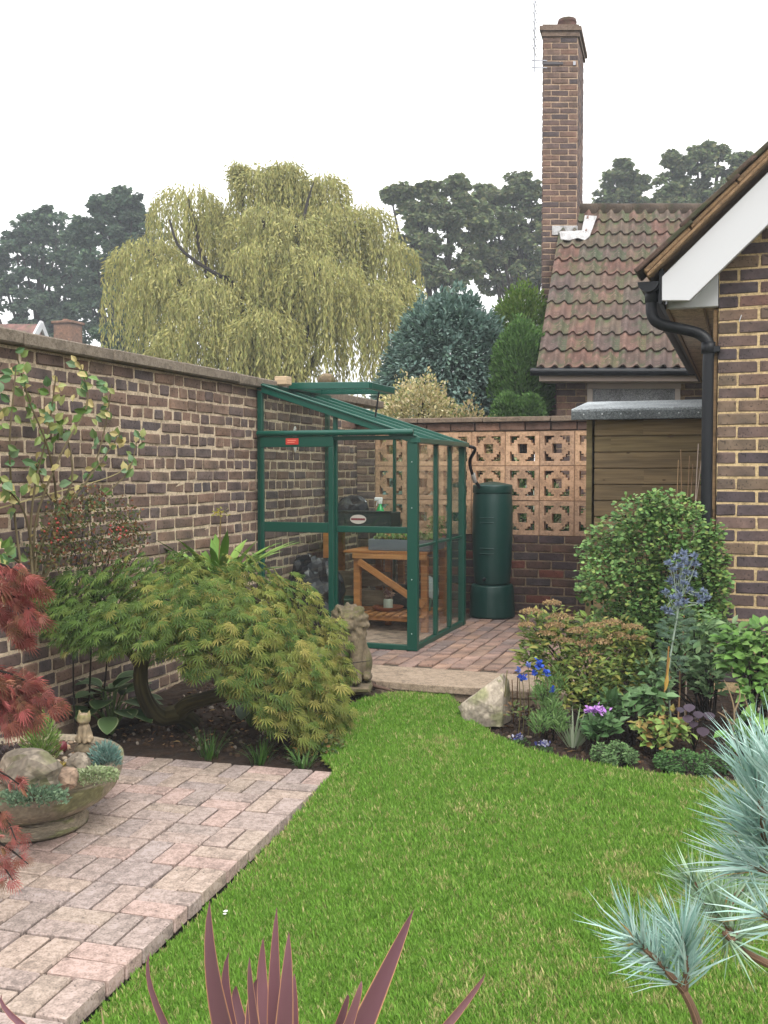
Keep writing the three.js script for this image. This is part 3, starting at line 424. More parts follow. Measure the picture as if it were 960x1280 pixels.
    part(h, 'downpipe', limb([o1.clone(), V(o1.x, o1.y - 0.11, -oD), V(o1.x + 0.03, o1.y - 0.165, -oD - 0.0), V(dp.x - 0.05, e2.y + 0.055, dp.z), V(dp.x, e2.y, dp.z), V(dp.x, e2.y - 0.12, dp.z), V(dp.x, 1.2, dp.z), V(dp.x, 0.5, dp.z), V(dp.x, -0.06, dp.z)], r, r, 60, 12), BLACK);
    part(h, 'pipe_collar', limb([V(dp.x, e2.y + 0.005, dp.z), V(dp.x, e2.y - 0.06, dp.z)], 0.041, 0.041, 2, 12), BLACK);
    part(h, 'pipe_bracket', blk(dp.x - 0.02, wx0 + 0.012, e2.y - 0.055, e2.y - 0.02, dp.z - 0.01, dp.z + 0.025), BLACK);
    part(h, 'corner_batten', blk(wx0 - 0.03, wx0 - 0.004, -0.05, yb - 0.01, -DG - 0.1, -DG - 0.02), M(C(160, 132, 100, 0.8), 0.9, withT(T.wood)));
  }
  { // a chip of white paint left on one brick
    const p = atD(925.5, 398, DG - 0.004); part(h, 'paint_chip', bar(p.clone().add(V(-0.006, -0.018, 0)), p.clone().add(V(0.006, 0.02, 0)), 0.005, 0.003, V(0, 0, 1), 0.001), WHITE);
  }
}
{ // main house behind: tiled roof, chimney, window
  R = rng(72);
  const eL = at(674, 459, 11.35), eR = at(905, 461, 11.35), rd = at(706, 262, 13.75), rR = at(940, 256, 13.75);
  const h = thing('tiled_house', 'brown brick house with red brown pantile roof and tall brick chimney', 'house', V(eL.x + 1, -0.3, eL.z - 1));
  const a = eR.clone().sub(eL).setY(0).normalize(), b = rd.clone().sub(eL), bn = b.clone().setY(0).normalize();
  const slope = b.length(), bu = b.clone().normalize(), nrm = a.clone().cross(bu).normalize(); if (nrm.y < 0) nrm.negate();
  // roof deck
  const W = eR.distanceTo(eL) + 0.8, deck = (g, mt, name) => part(h, name, g, mt);
  const quadBox = (P0, ua, ub, un, la, lb, ln) => { const g = new THREE.BoxGeometry(1, 1, 1); g.applyMatrix4(new THREE.Matrix4().makeBasis(ua.clone().multiplyScalar(la), un.clone().multiplyScalar(ln), ub.clone().multiplyScalar(lb)).setPosition(P0.clone().addScaledVector(ua, la / 2).addScaledVector(ub, lb / 2).addScaledVector(un, ln / 2))); return flat(boxUV(g)); };
  const roof = part(h, 'roof', quadBox(eL.clone().addScaledVector(nrm, -0.06), a, bu, nrm, W, slope, 0.035), M(C(60, 46, 40), 1));
  // rear slope, so that the roof is closed
  { const dn = bn.clone().multiplyScalar(1).setY(-Math.abs(bu.y) / Math.hypot(bu.x, bu.z)).normalize(), n2 = a.clone().cross(dn); if (n2.y < 0) n2.negate(); part(h, 'roof_back', quadBox(rd.clone().addScaledVector(n2, -0.06), a, dn, n2, W, slope, 0.035), M(C(110, 84, 72, 0.8), 0.95, withT(T.tile))); }
  // pantile: two rolls to a tile, each tile a mesh; gauge 0.315
  const tw = 0.3, rows = 11, gauge = slope / rows, TL = gauge + 0.07, nu = 16, tp = [], ti = [], tu = [];
  const prof = t => { const x = (t * 2) % 1; return 0.036 * Math.pow(Math.max(0, Math.sin((x) * Math.PI * 2 - 0.6)), 0.85) + 0.006 * Math.sin(x * Math.PI * 2); };
  const tg = [...Array(4)].map((_, v) => {
    const p = [], ix = [], uv = [], q = (i, k, m) => { const t = i / nu, w = prof(Math.min(t, 0.9999)) - (m ? 0.022 : 0), lift = (k ? 0.0 : 0.034); const o = V(0, 0, 0).addScaledVector(a, t * tw).addScaledVector(bu, k * TL).addScaledVector(nrm, w + lift); p.push(o.x, o.y, o.z); uv.push(t * tw + v * 0.37, k * TL + v * 0.61); return p.length / 3 - 1; };
    const A = [], B = [], Cc = []; for (let i = 0; i <= nu; i++) { A.push(q(i, 0, 0)); B.push(q(i, 1, 0)); Cc.push(q(i, 0, 1)); }
    const A2 = []; for (let i = 0; i <= nu; i++) A2.push(q(i, 0, 0));
    for (let i = 0; i < nu; i++) { ix.push(A[i], A[i + 1], B[i + 1], A[i], B[i + 1], B[i]); ix.push(Cc[i], Cc[i + 1], A2[i + 1], Cc[i], A2[i + 1], A2[i]); }
    const g = new THREE.BufferGeometry(); g.setAttribute('position', new THREE.Float32BufferAttribute(p, 3)); g.setAttribute('uv', new THREE.Float32BufferAttribute(uv, 2)); g.setIndex(ix); g.computeVertexNormals(); return g;
  });
  const tc = [[130, 106, 94], [122, 102, 92], [138, 108, 96], [116, 104, 94], [124, 110, 94], [134, 102, 90], [118, 100, 94], [128, 112, 98]].map(c => M(C(...c, 0.84), 0.92, { map: T.tile, bumpMap: T.brickB, bumpScale: 0.006, side: THREE.DoubleSide }));
  const rp = wpos(roof), nt = Math.ceil((W - 0.1) / tw), red = [0, 2, 5], grn = [1, 3, 4, 6, 7];
  for (let r = 0; r < rows; r++) for (let i = 0; i < nt; i++) { const o = eL.clone().addScaledVector(a, i * tw - 0.03).addScaledVector(bu, r * gauge - 0.05).addScaledVector(nrm, 0.006).sub(rp); const m = put(roof, 'tile', pick(tg), tc[R() < 0.55 + 0.25 * (i / nt) - 0.3 * (r / rows) ? pick(red) : pick(grn)], o.x, o.y + rr(-1, 1) * 0.003, o.z); }
  for (let x = -0.02; x < W; x += 0.45) { const c = rd.clone().addScaledVector(a, x).addScaledVector(V(0, 1, 0), -0.035); const g = limb([c, c.clone().addScaledVector(a, 0.446)], 0.115, 0.115, 2, 12, 0.05); part(h, 'ridge_tile', g, M(C(94, 80, 66, 0.7), 0.95, { map: T.tile, bumpMap: T.brickB, bumpScale: 0.01 })); }
  // verge board on the gable end
  // front gutter and fascia
  const gL = eL.clone().addScaledVector(a, -0.09).addScaledVector(bn, -0.05).add(V(0, -0.055, 0)), gR = gL.clone().addScaledVector(a, W + 0.1);
  part(h, 'gutter', limb([gL, gR], 0.044, 0.044, 2, 12), BLACK);
  const wallO = eL.clone().addScaledVector(bn, 0.32).addScaledVector(a, 0.16), wy = eL.y - 0.14;
  part(h, 'fascia', bar(eL.clone().addScaledVector(bn, 0.02).addScaledVector(a, 0.0).add(V(0, -0.115, 0)), eL.clone().addScaledVector(bn, 0.02).addScaledVector(a, W).add(V(0, -0.115, 0)), 0.03, 0.08), FASC);
  part(h, 'soffit', quadBox(eL.clone().add(V(0, -0.152, 0)), a, bn, V(0, 1, 0), W, 0.36, 0.012), FASC);
  // walls: mortar core and bricks on the front
  const wt = eL.y - 0.145, core = quadBox(wallO.clone().setY(-0.3).addScaledVector(bn, 0.006), a, bn, V(0, 1, 0), W - 0.3, 4.2, wt + 0.3);
  const wall = part(h, 'wall', core, mortarM([172, 150, 124]));
  const ry = Math.atan2(-a.z, a.x);
  const winA = atD(734, 489, 11.6), winB = atD(850, 489, 11.6);
  const wu = x => x.clone().sub(wallO).setY(0).dot(a), u0 = wu(at(735, 489, 11.65)), u1 = wu(at(851, 489, 11.65));
  lay(wall, u => wallO.clone().addScaledVector(a, u), ry, 0.0, 2.6, wt - 0.075 * 22, 22, 'stack', stretchers, (u, y) => (u > u0 - 0.02 && u < u1 + 0.02 && y > wt - 0.62 ? -1 : (y > wt - 0.5 ? 1 : 0)), 0.06);
  // gable end seen past the chimney
  // window: frame, mullion, patterned pane
  { const q = (u, y, o) => wallO.clone().addScaledVector(a, u).addScaledVector(bn, -o).setY(y), wf = M(C(196, 182, 170, 0.85), 0.55), y1 = wt - 0.01, y0 = wt - 0.6;
    const win = part(h, 'window', bar(q(u0, y1 - 0.03, 0.03), q(u1, y1 - 0.03, 0.03), 0.06, 0.06), wf);
    part(win, 'frame', bar(q(u0 + 0.03, y0, 0.03), q(u0 + 0.03, y1 - 0.062, 0.03), 0.06, 0.06, bn), wf); part(win, 'frame', bar(q(u1 - 0.03, y0, 0.03), q(u1 - 0.03, y1 - 0.062, 0.03), 0.06, 0.06, bn), wf); part(win, 'frame', bar(q(u0, y0 - 0.03, 0.03), q(u1, y0 - 0.03, 0.03), 0.06, 0.06), wf);
    part(win, 'pane', bar(q(u0 + 0.06, (y0 + y1 - 0.06) / 2, 0.022), q(u1 - 0.06, (y0 + y1 - 0.06) / 2, 0.022), 0.006, y1 - y0 - 0.06), M(C(206, 210, 214, 0.8), 0.3, { bumpMap: T.frost, bumpScale: 0.02, specularIntensity: 1, map: T.felt }));
  }
  // chimney on the gable end
  { const cl = at(677, 400, 13.35), cr = at(722, 400, 13.35), top = at(700, 52, 13.35).y, ca = cr.clone().sub(cl).setY(0).normalize(), cb = bn.clone(), cw = 0.45, cd = 0.86, base = cl.clone().setY(-0.3);
    const ch = part(h, 'chimney', quadBox(base.clone().addScaledVector(ca, 0.006).addScaledVector(cb, 0.006), ca, cb, V(0, 1, 0), cw - 0.012, cd - 0.012, top + 0.3), mortarM([184, 160, 138]));
    const ry1 = Math.atan2(-ca.z, ca.x), N = Math.floor(top / 0.075), y0 = top - 0.075 * N, fl = { shift: r => (r % 2) * 0.1125, len: (r, k) => (r % 2 ? (k === 0 ? 0.215 : k === 1 ? 0.215 : 0.215) : 0.215) };
    lay(ch, u => base.clone().addScaledVector(ca, u), ry1, 0, cw, y0, N, 'stack', fl, (u, y) => y > 1.2 ? 1 : 0, 0.06);
    // right-hand face
    const ry2 = Math.atan2(-cb.z, cb.x) + 0; const o2 = base.clone().addScaledVector(ca, cw);
    lay(ch, u => o2.clone().addScaledVector(cb, u), ry2, 0.065, cd, y0, N, 'stack', { shift: r => 0.1125 - (r % 2) * 0.1125, len: () => 0.215 }, (u, y) => y > 3.9 ? 0 : -1, 0.06);
    // flared cap, pot, lead flashing
    const capm = M(C(126, 108, 96, 0.9), 0.95, { map: T.conc, bumpMap: T.concB, bumpScale: 0.006 });
    const cc = k => quadBox(base.clone().setY(top + k[0]).addScaledVector(ca, -k[1]).addScaledVector(cb, -k[1]), ca, cb, V(0, 1, 0), cw + 2 * k[1], cd + 2 * k[1], k[2]);
    part(ch, 'cap_course', cc([0.003, 0.02, 0.065]), capm); part(ch, 'cap_course', cc([0.07, 0.045, 0.055]), capm); part(ch, 'flaunching', cc([0.127, 0.01, 0.03]), capm);
    const pc = base.clone().addScaledVector(ca, cw * 0.62).addScaledVector(cb, cd * 0.3);
    const pot = new THREE.LatheGeometry([[0, 0.1], [0.09, 0.1], [0.098, 0], [0.12, 0], [0.118, 0.04], [0.126, 0.045], [0.126, 0.06], [0.118, 0.065], [0.118, 0.115], [0.126, 0.12], [0.126, 0.135], [0.118, 0.14], [0.118, 0.165], [0.1, 0.168], [0.095, 0.1], [0, 0.1]].map(k => new THREE.Vector2(...k)), 18); pot.translate(pc.x, top + 0.155, pc.z); part(ch, 'chimney_pot', pot, M(C(110, 78, 70, 0.9), 0.9, withT(T.tile)));
    const lead = M(C(208, 208, 212, 0.8), 0.5, { metalness: 0.0, bumpMap: T.concB, bumpScale: 0.01, map: T.conc });
    const onRoof = (px, py) => { // point on the tile surface
      const d = ray(px, py), P0 = eL.clone().addScaledVector(nrm, 0.06), t = P0.clone().sub(EYE).dot(nrm) / d.dot(nrm); return EYE.clone().addScaledVector(d, t); };
    const sheet = P => { const s = P.map(p => onRoof(...p)), g = new THREE.BufferGeometry(), v = []; const up = nrm.clone().multiplyScalar(0.012); const cen = s.reduce((x, y) => x.clone().add(y)).multiplyScalar(1 / s.length); for (let k = 0; k < s.length; k++) { const A = s[k].clone().add(up), B = s[(k + 1) % s.length].clone().add(up), c2 = cen.clone().add(up); v.push(...A.toArray(), ...B.toArray(), ...c2.toArray(), ...s[k].toArray(), ...B.toArray(), ...A.toArray(), ...s[k].toArray(), ...s[(k + 1) % s.length].toArray(), ...B.toArray()); } g.setAttribute('position', new THREE.Float32BufferAttribute(v, 3)); return flat(boxUV(g)); };
    lead.side = THREE.DoubleSide;
    part(ch, 'lead_flashing', sheet([[699, 290], [727, 289], [737, 296], [731, 301], [722, 298], [712, 301], [701, 300]]), lead); part(ch, 'lead_flashing', sheet([[727, 289], [731, 270], [746, 271], [737, 296]]), lead);
    { const A = base.clone().addScaledVector(ca, 0.13).addScaledVector(cb, -0.005), fy = onRoof(712, 291).y; part(ch, 'lead_flashing', bar(A.clone().setY(fy + 0.05), A.clone().addScaledVector(ca, 0.33).setY(fy + 0.05), 0.012, 0.12), lead); }
    // aerial: mast strapped to the stack, a long dotted rod above
    const ap = at(668, 78, 13.2), ar = thing('television_aerial', 'thin metal television aerial strapped to the tall chimney', 'aerial', ap.clone()), am = M(C(150, 152, 160), 0.4, { metalness: 0.6 });
    const mast = part(ar, 'mast', limb([ap.clone().add(V(0, -0.12, 0)), ap.clone().add(V(0, 1.5, 0))], 0.008, 0.006, 3, 6), am);
    for (let k = 0; k < 13; k++) { const c = ap.clone().add(V(0, 0.14 + k * 0.11, 0)); part(ar, 'rod', limb([c.clone().addScaledVector(cb, -0.2), c.clone().addScaledVector(cb, 0.2)], 0.006, 0.006, 2, 5), am); }
    for (const dy of [0.03, -0.06]) part(ar, 'bracket', limb([ap.clone().add(V(-0.04, dy, 0)), cl.clone().setY(ap.y + dy).addScaledVector(ca, 0.05)], 0.008, 0.008, 2, 6), am);
    part(ar, 'strap', quadBox(base.clone().setY(ap.y - 0.02).addScaledVector(ca, -0.012).addScaledVector(cb, -0.012), ca, cb, V(0, 1, 0), cw * 0.6, 0.01, 0.03), M(C(70, 66, 70), 0.6));
    part(ar, 'clip', quadBox(base.clone().setY(ap.y - 0.03).addScaledVector(ca, cw - 0.06).addScaledVector(cb, -0.014), ca, cb, V(0, 1, 0), 0.03, 0.012, 0.05), am);
  }
}
{ // roofs far beyond the garden wall
  const p = at(28, 412, 38), q = at(85, 412, 36), tm = M(C(150, 110, 100, 0.8), 0.95, withT(T.tile)), bm2 = M(C(150, 112, 88, 0.9), 0.95, withT(T.brick));
  const h = thing('far_house', 'far red tiled house roof with white gable end beyond the garden wall', 'house', V(p.x, -0.5, p.z));
  const rx = at(-60, 407, 38), re = at(50, 405, 38), dir = re.clone().sub(rx).setY(0).normalize(), dep = V(dir.z, 0, -dir.x);
  const s = new THREE.Shape(); s.moveTo(-3, -2.2); s.lineTo(0, 0); s.lineTo(3, -2.2);
  const g = new THREE.ExtrudeGeometry(s, { depth: 8, bevelEnabled: false }); g.applyMatrix4(new THREE.Matrix4().makeBasis(dep, V(0, 1, 0), dir.clone().negate()).setPosition(re.clone())); part(h, 'roof', flat(boxUV(g)), tm);
  const g2 = new THREE.BoxGeometry(5.2, 6, 7.8); g2.applyMatrix4(new THREE.Matrix4().makeBasis(dep, V(0, 1, 0), dir.clone().negate()).setPosition(re.clone().addScaledVector(dir, -4.2).add(V(0, -5.2, 0)))); part(h, 'wall', flat(boxUV(g2)), bm2);
  const bb = [[-3.05, -2.25], [0, 0.05]]; for (const sx of [-1, 1]) part(h, 'bargeboard', bar(re.clone().addScaledVector(dep, 3.1 * sx).addScaledVector(dir, 0.05).add(V(0, -2.3, 0)), re.clone().addScaledVector(dir, 0.05), 0.08, 0.28, V(0, 1, 0)), WHITE);
  const c = thing('far_chimney_stack', 'far square brick chimney stack beyond the garden wall', 'chimney', V(q.x, -0.5, q.z));
  const cs = at(98, 412, 36).distanceTo(at(73, 412, 36)), ct = at(85, 406, 36).y; part(c, 'stack', blk(q.x - cs / 2, q.x + cs / 2, -0.5, ct, q.z - cs / 2, q.z + cs / 2, 0.02), bm2); part(c, 'cap', blk(q.x - cs / 2 - 0.06, q.x + cs / 2 + 0.06, ct + 0.003, ct + 0.1, q.z - cs / 2 - 0.06, q.z + cs / 2 + 0.06, 0.02), bm2);
  part(c, 'chimney_pot', limb([V(q.x - 0.1, ct + 0.1, q.z), V(q.x - 0.1, ct + 0.2, q.z)], 0.12, 0.1, 2, 10), bm2);
}
// ---------------------------------------------------------------- greenhouse and what stands in it
const GREEN = M(C(14, 74, 60, 0.85), 0.4), GREEN2 = M(C(22, 84, 70, 0.85), 0.3), PANE = M(new THREE.Color(0.96, 0.985, 0.975), 0.03, { transmission: 1, thickness: 0, ior: 1.5 });
const GX0 = XW + 0.012, GX1 = -2.165, GD0 = 6.8, GD1 = 8.08, GE = 1.47, GR = 1.865, FLO = 0.035;
const gTop = x => GE + (GR - GE) * (GX1 - x) / (GX1 - GX0);   // roof line
{
  R = rng(81);
  const fl = struct('gravel_floor', blk(GX0 + 0.03, GX1 - 0.03, -0.03, FLO, -GD1 + 0.03, -GD0 - 0.04), M(C(208, 186, 170, 0.75), 1, { map: T.soil, bumpMap: T.soil, bumpScale: 0.012 }));
  const g = thing('lean_to_greenhouse', 'green metal framed glass lean-to greenhouse against the brick wall with open roof vent', 'greenhouse', V((GX0 + GX1) / 2, 0, -GD0));
  const B = (name, a, b, w, h, up, mt = GREEN, par = g) => part(par, name, bar(a, b, w, h, up || V(0, 1, 0)), mt);
  const mx = atD(418, 640, GD0).x;
  // base rails
  B('base_rail', V(GX0, 0.018, -GD0), V(GX1, 0.018, -GD0), 0.04, 0.036); B('base_rail', V(GX1, 0.018, -GD0 - 0.025), V(GX1, 0.018, -GD1), 0.04, 0.036); B('base_rail', V(GX0, 0.018, -GD1), V(GX1, 0.018, -GD1), 0.04, 0.036);
  B('base_rail', V(GX0, 0.018, -GD0 - 0.025), V(GX0, 0.018, -GD1), 0.03, 0.036);
  // posts
  B('corner_post', V(GX1 - 0.01, 0.0, -GD0), V(GX1 - 0.01, GE - 0.01, -GD0), 0.075, 0.05, V(0, 0, 1)); B('corner_post', V(GX1, 0.0, -GD1), V(GX1, GE - 0.01, -GD1), 0.05, 0.06, V(0, 0, 1));
  B('wall_post', V(GX0 + 0.018, 0.02, -GD0), V(GX0 + 0.018, GR - 0.02, -GD0), 0.036, 0.04, V(0, 0, 1)); B('wall_post', V(GX0 + 0.018, 0.02, -GD1), V(GX0 + 0.018, GR - 0.02, -GD1), 0.036, 0.04, V(0, 0, 1));
  B('mullion', V(mx, 0.036, -GD0 - 0.022), V(mx, gTop(mx) - 0.02, -GD0 - 0.022), 0.03, 0.03, V(0, 0, 1)); B('mullion', V(mx + 0.02, 0.036, -GD1), V(mx + 0.02, gTop(mx) - 0.02, -GD1), 0.025, 0.03, V(0, 0, 1));
  for (const D of [7.32, 7.7]) B('glazing_bar', V(GX1, 0.036, -D), V(GX1, GE - 0.02, -D), 0.03, 0.045, V(0, 0, 1));
  // eaves gutter, middle rail on the long side, rafters, ridge
  B('eaves_rail', V(GX1 + 0.012, GE, -GD0 + 0.03), V(GX1 + 0.012, GE, -GD1 - 0.03), 0.075, 0.036, V(0, 1, 0), GREEN2);
  B('side_rail', V(GX1, 0.725, -GD0 - 0.03), V(GX1, 0.725, -GD1 + 0.03), 0.02, 0.018);
  B('ridge_rail', V(GX0 + 0.02, GR + 0.012, -GD0 + 0.02), V(GX0 + 0.02, GR + 0.012, -GD1 - 0.02), 0.05, 0.045);
  const rd = V(GX1 - GX0, GE - GR, 0).normalize(), rn = V(-rd.y, rd.x, 0);
  const ra = (D, w, hh, mt, o = 0.006) => B('rafter', V(GX0 + 0.04, gTop(GX0 + 0.04) + o, -D), V(GX1 + 0.03, gTop(GX1 + 0.03) + o, -D), w, hh, rn, mt);
  ra(GD0, 0.05, 0.055, GREEN2); B('rafter_cap', V(GX0 + 0.04, gTop(GX0 + 0.04) + 0.034, -GD0 + 0.012), V(GX1 + 0.02, gTop(GX1 + 0.02) + 0.034, -GD0 + 0.012), 0.06, 0.012, rn, GREEN2);
  ra(7.32, 0.035, 0.045, GREEN2); ra(7.7, 0.035, 0.045, GREEN2); ra(GD1, 0.05, 0.05, GREEN2);
  // door track across the front, sliding door in the half beside the wall
  part(g, 'door_track', limb([V(GX0 + 0.02, 1.528, -GD0 + 0.055), V(GX1 + 0.005, 1.528, -GD0 + 0.055)], 0.021, 0.021, 2, 10), GREEN2);
  B('head_rail', V(GX0 + 0.04, 1.49, -GD0 + 0.012), V(GX1 - 0.05, 1.49, -GD0 + 0.012), 0.02, 0.03);
  { const dx0 = GX0 + 0.04, dx1 = mx + 0.012, z = -GD0 + 0.045;
    const d = part(g, 'sliding_door', bar(V(dx0, 1.468, z), V(dx1, 1.468, z), 0.022, 0.078), GREEN); const D = (n, a, b, w, h, up) => B(n, a, b, w, h, up, GREEN, d);
    D('door_stile', V(dx0 + 0.013, 0.04, z), V(dx0 + 0.013, 1.428, z), 0.028, 0.024, V(0, 0, 1)); D('door_stile', V(dx1 - 0.018, 0.04, z), V(dx1 - 0.018, 1.428, z), 0.036, 0.026, V(0, 0, 1));
    D('door_rail', V(dx0 + 0.028, 0.852, z), V(dx1 - 0.038, 0.852, z), 0.024, 0.072); D('door_rail', V(dx0 + 0.028, 0.07, z), V(dx1 - 0.038, 0.07, z), 0.024, 0.06);
    part(d, 'pane', blk(dx0 + 0.03, dx1 - 0.04, 0.89, 1.427, z - 0.002, z + 0.002, 0.0005), PANE); part(d, 'pane', blk(dx0 + 0.03, dx1 - 0.04, 0.102, 0.815, z - 0.002, z + 0.002, 0.0005), PANE);
    const lp = atD(365, 549, GD0 - 0.06); part(d, 'maker_label', blk(lp.x - 0.05, lp.x + 0.05, 1.447, 1.492, z + 0.0125, z + 0.0155, 0.001), M(C(196, 62, 50, 0.9), 0.5)); for (const [a, b, y] of [[-0.036, 0.03, 1.477], [-0.036, 0.02, 1.463]]) part(d, 'label_text', blk(lp.x + a, lp.x + b, y - 0.003, y + 0.003, z + 0.0155, z + 0.0163, 0.0003), M(C(226, 140, 120, 0.9), 0.5));
  }
  B('front_rail', V(mx + 0.02, 0.842, -GD0 - 0.01), V(GX1 - 0.05, 0.842, -GD0 - 0.01), 0.02, 0.045);
  // panes
  const pane = (a) => part(g, 'pane', a, PANE), z0 = -GD0 - 0.012;
  pane(blk(mx + 0.016, GX1 - 0.048, 0.866, 1.473, z0 - 0.002, z0 + 0.002, 0.0005)); pane(blk(mx + 0.016, GX1 - 0.048, 0.037, 0.818, z0 - 0.002, z0 + 0.002, 0.0005));
  { const s = new THREE.Shape(); s.moveTo(GX0 + 0.04, 1.555); s.lineTo(mx - 0.018, 1.555); s.lineTo(mx - 0.018, gTop(mx) - 0.03); s.lineTo(GX0 + 0.04, gTop(GX0 + 0.04) - 0.03); const q = new THREE.ExtrudeGeometry(s, { depth: 0.003, bevelEnabled: false }); q.translate(0, 0, z0); pane(flat(q)); }
  for (const [a, b] of [[GD0 + 0.03, 7.3], [7.34, 7.68], [7.72, GD1 - 0.03]]) { pane(blk(GX1 - 0.002, GX1 + 0.002, 0.736, GE - 0.02, -b, -a, 0.0005)); pane(blk(GX1 - 0.002, GX1 + 0.002, 0.037, 0.714, -b, -a, 0.0005));
    const q = chamBox(GX1 - GX0 - 0.06, 0.003, b - a, 0.0005), m = new THREE.Matrix4().makeBasis(rd, rn, V(0, 0, 1)).setPosition(V((GX0 + GX1) / 2, (GE + GR) / 2 + 0.004, -(a + b) / 2)); q.applyMatrix4(m); pane(flat(q)); }
  pane(blk(GX0 + 0.04, mx, 0.037, GE - 0.03, -GD1 - 0.002, -GD1 + 0.002, 0.0005)); pane(blk(mx + 0.036, GX1 - 0.03, 0.037, GE - 0.03, -GD1 - 0.002, -GD1 + 0.002, 0.0005));
  // roof vent, held open: nearly level, hinged at the ridge
  { const y = GR + 0.045, x0 = GX0 + 0.06, x1 = GX0 + 0.72, za = -GD0 - 0.42, zb = -GD0 - 0.98, dy = 0.012;
    const v = part(g, 'roof_vent', bar(V(x0, y, za), V(x1, y - dy, za), 0.035, 0.05), GREEN2);
    B('vent_frame', V(x0, y, zb), V(x1, y - dy, zb), 0.035, 0.05, null, GREEN2, v); B('vent_frame', V(x1 - 0.015, y - dy, za - 0.018), V(x1 - 0.015, y - dy, zb + 0.018), 0.04, 0.05, null, GREEN2, v); B('vent_frame', V(x0 + 0.015, y, za - 0.018), V(x0 + 0.015, y, zb + 0.018), 0.04, 0.05, null, GREEN2, v);
    part(v, 'vent_pane', blk(x0 + 0.036, x1 - 0.036, y - 0.008, y - 0.004, zb + 0.018, za - 0.018, 0.0005), PANE);
    B('vent_stay', V(x1 - 0.06, gTop(x1 - 0.06) + 0.03, (za + zb) / 2), V(x1 - 0.03, y - 0.04, (za + zb) / 2), 0.012, 0.012, V(0, 0, 1), BLACK); }
  { const q = V(GX0 + 0.05, GR + 0.05, -GD0 - 0.28); single('wood_block', 'short offcut of pale timber wedged under the roof vent at the coping end', 'offcut', blk(q.x - 0.03, q.x + 0.07, GR + 0.04, GR + 0.105, q.z - 0.05, q.z + 0.05, 0.006), M(C(214, 190, 160, 0.8), 0.85, withT(T.wood)), q); }
  // rivets that catch the light
  const rg = new THREE.SphereGeometry(0.0045, 6, 4), rm = M(C(190, 200, 196), 0.35, { metalness: 0.6 }), gp = wpos(g); for (const y of [0.12, 0.5, 1.0, 1.32]) put(g, 'rivet', rg, rm, GX1 - 0.012 - gp.x, y, -GD0 + 0.0255 - gp.z);
}
// thermometer on the wall
{ const p = atX(370, 549, XW + 0.02), g = new THREE.SphereGeometry(1, 20, 14); g.scale(0.012, 0.105, 0.036); g.translate(XW + 0.012, p.y, p.z); const t = thing('thermometer', 'white oval garden thermometer hanging on the brick wall inside the greenhouse', 'thermometer', V(XW + 0.01, p.y - 0.1, p.z)); part(t, 'backplate', g, M(C(236, 232, 226, 0.85), 0.5)); part(t, 'dial', (() => { const k = new THREE.CylinderGeometry(0.026, 0.026, 0.006, 18); k.rotateZ(Math.PI / 2); k.translate(XW + 0.0235, p.y - 0.01, p.z); return k; })(), M(C(150, 110, 100), 0.5)); part(t, 'tube', limb([V(XW + 0.021, p.y + 0.03, p.z), V(XW + 0.02, p.y + 0.08, p.z)], 0.004, 0.004, 2, 6), M(C(150, 80, 76), 0.4)); }
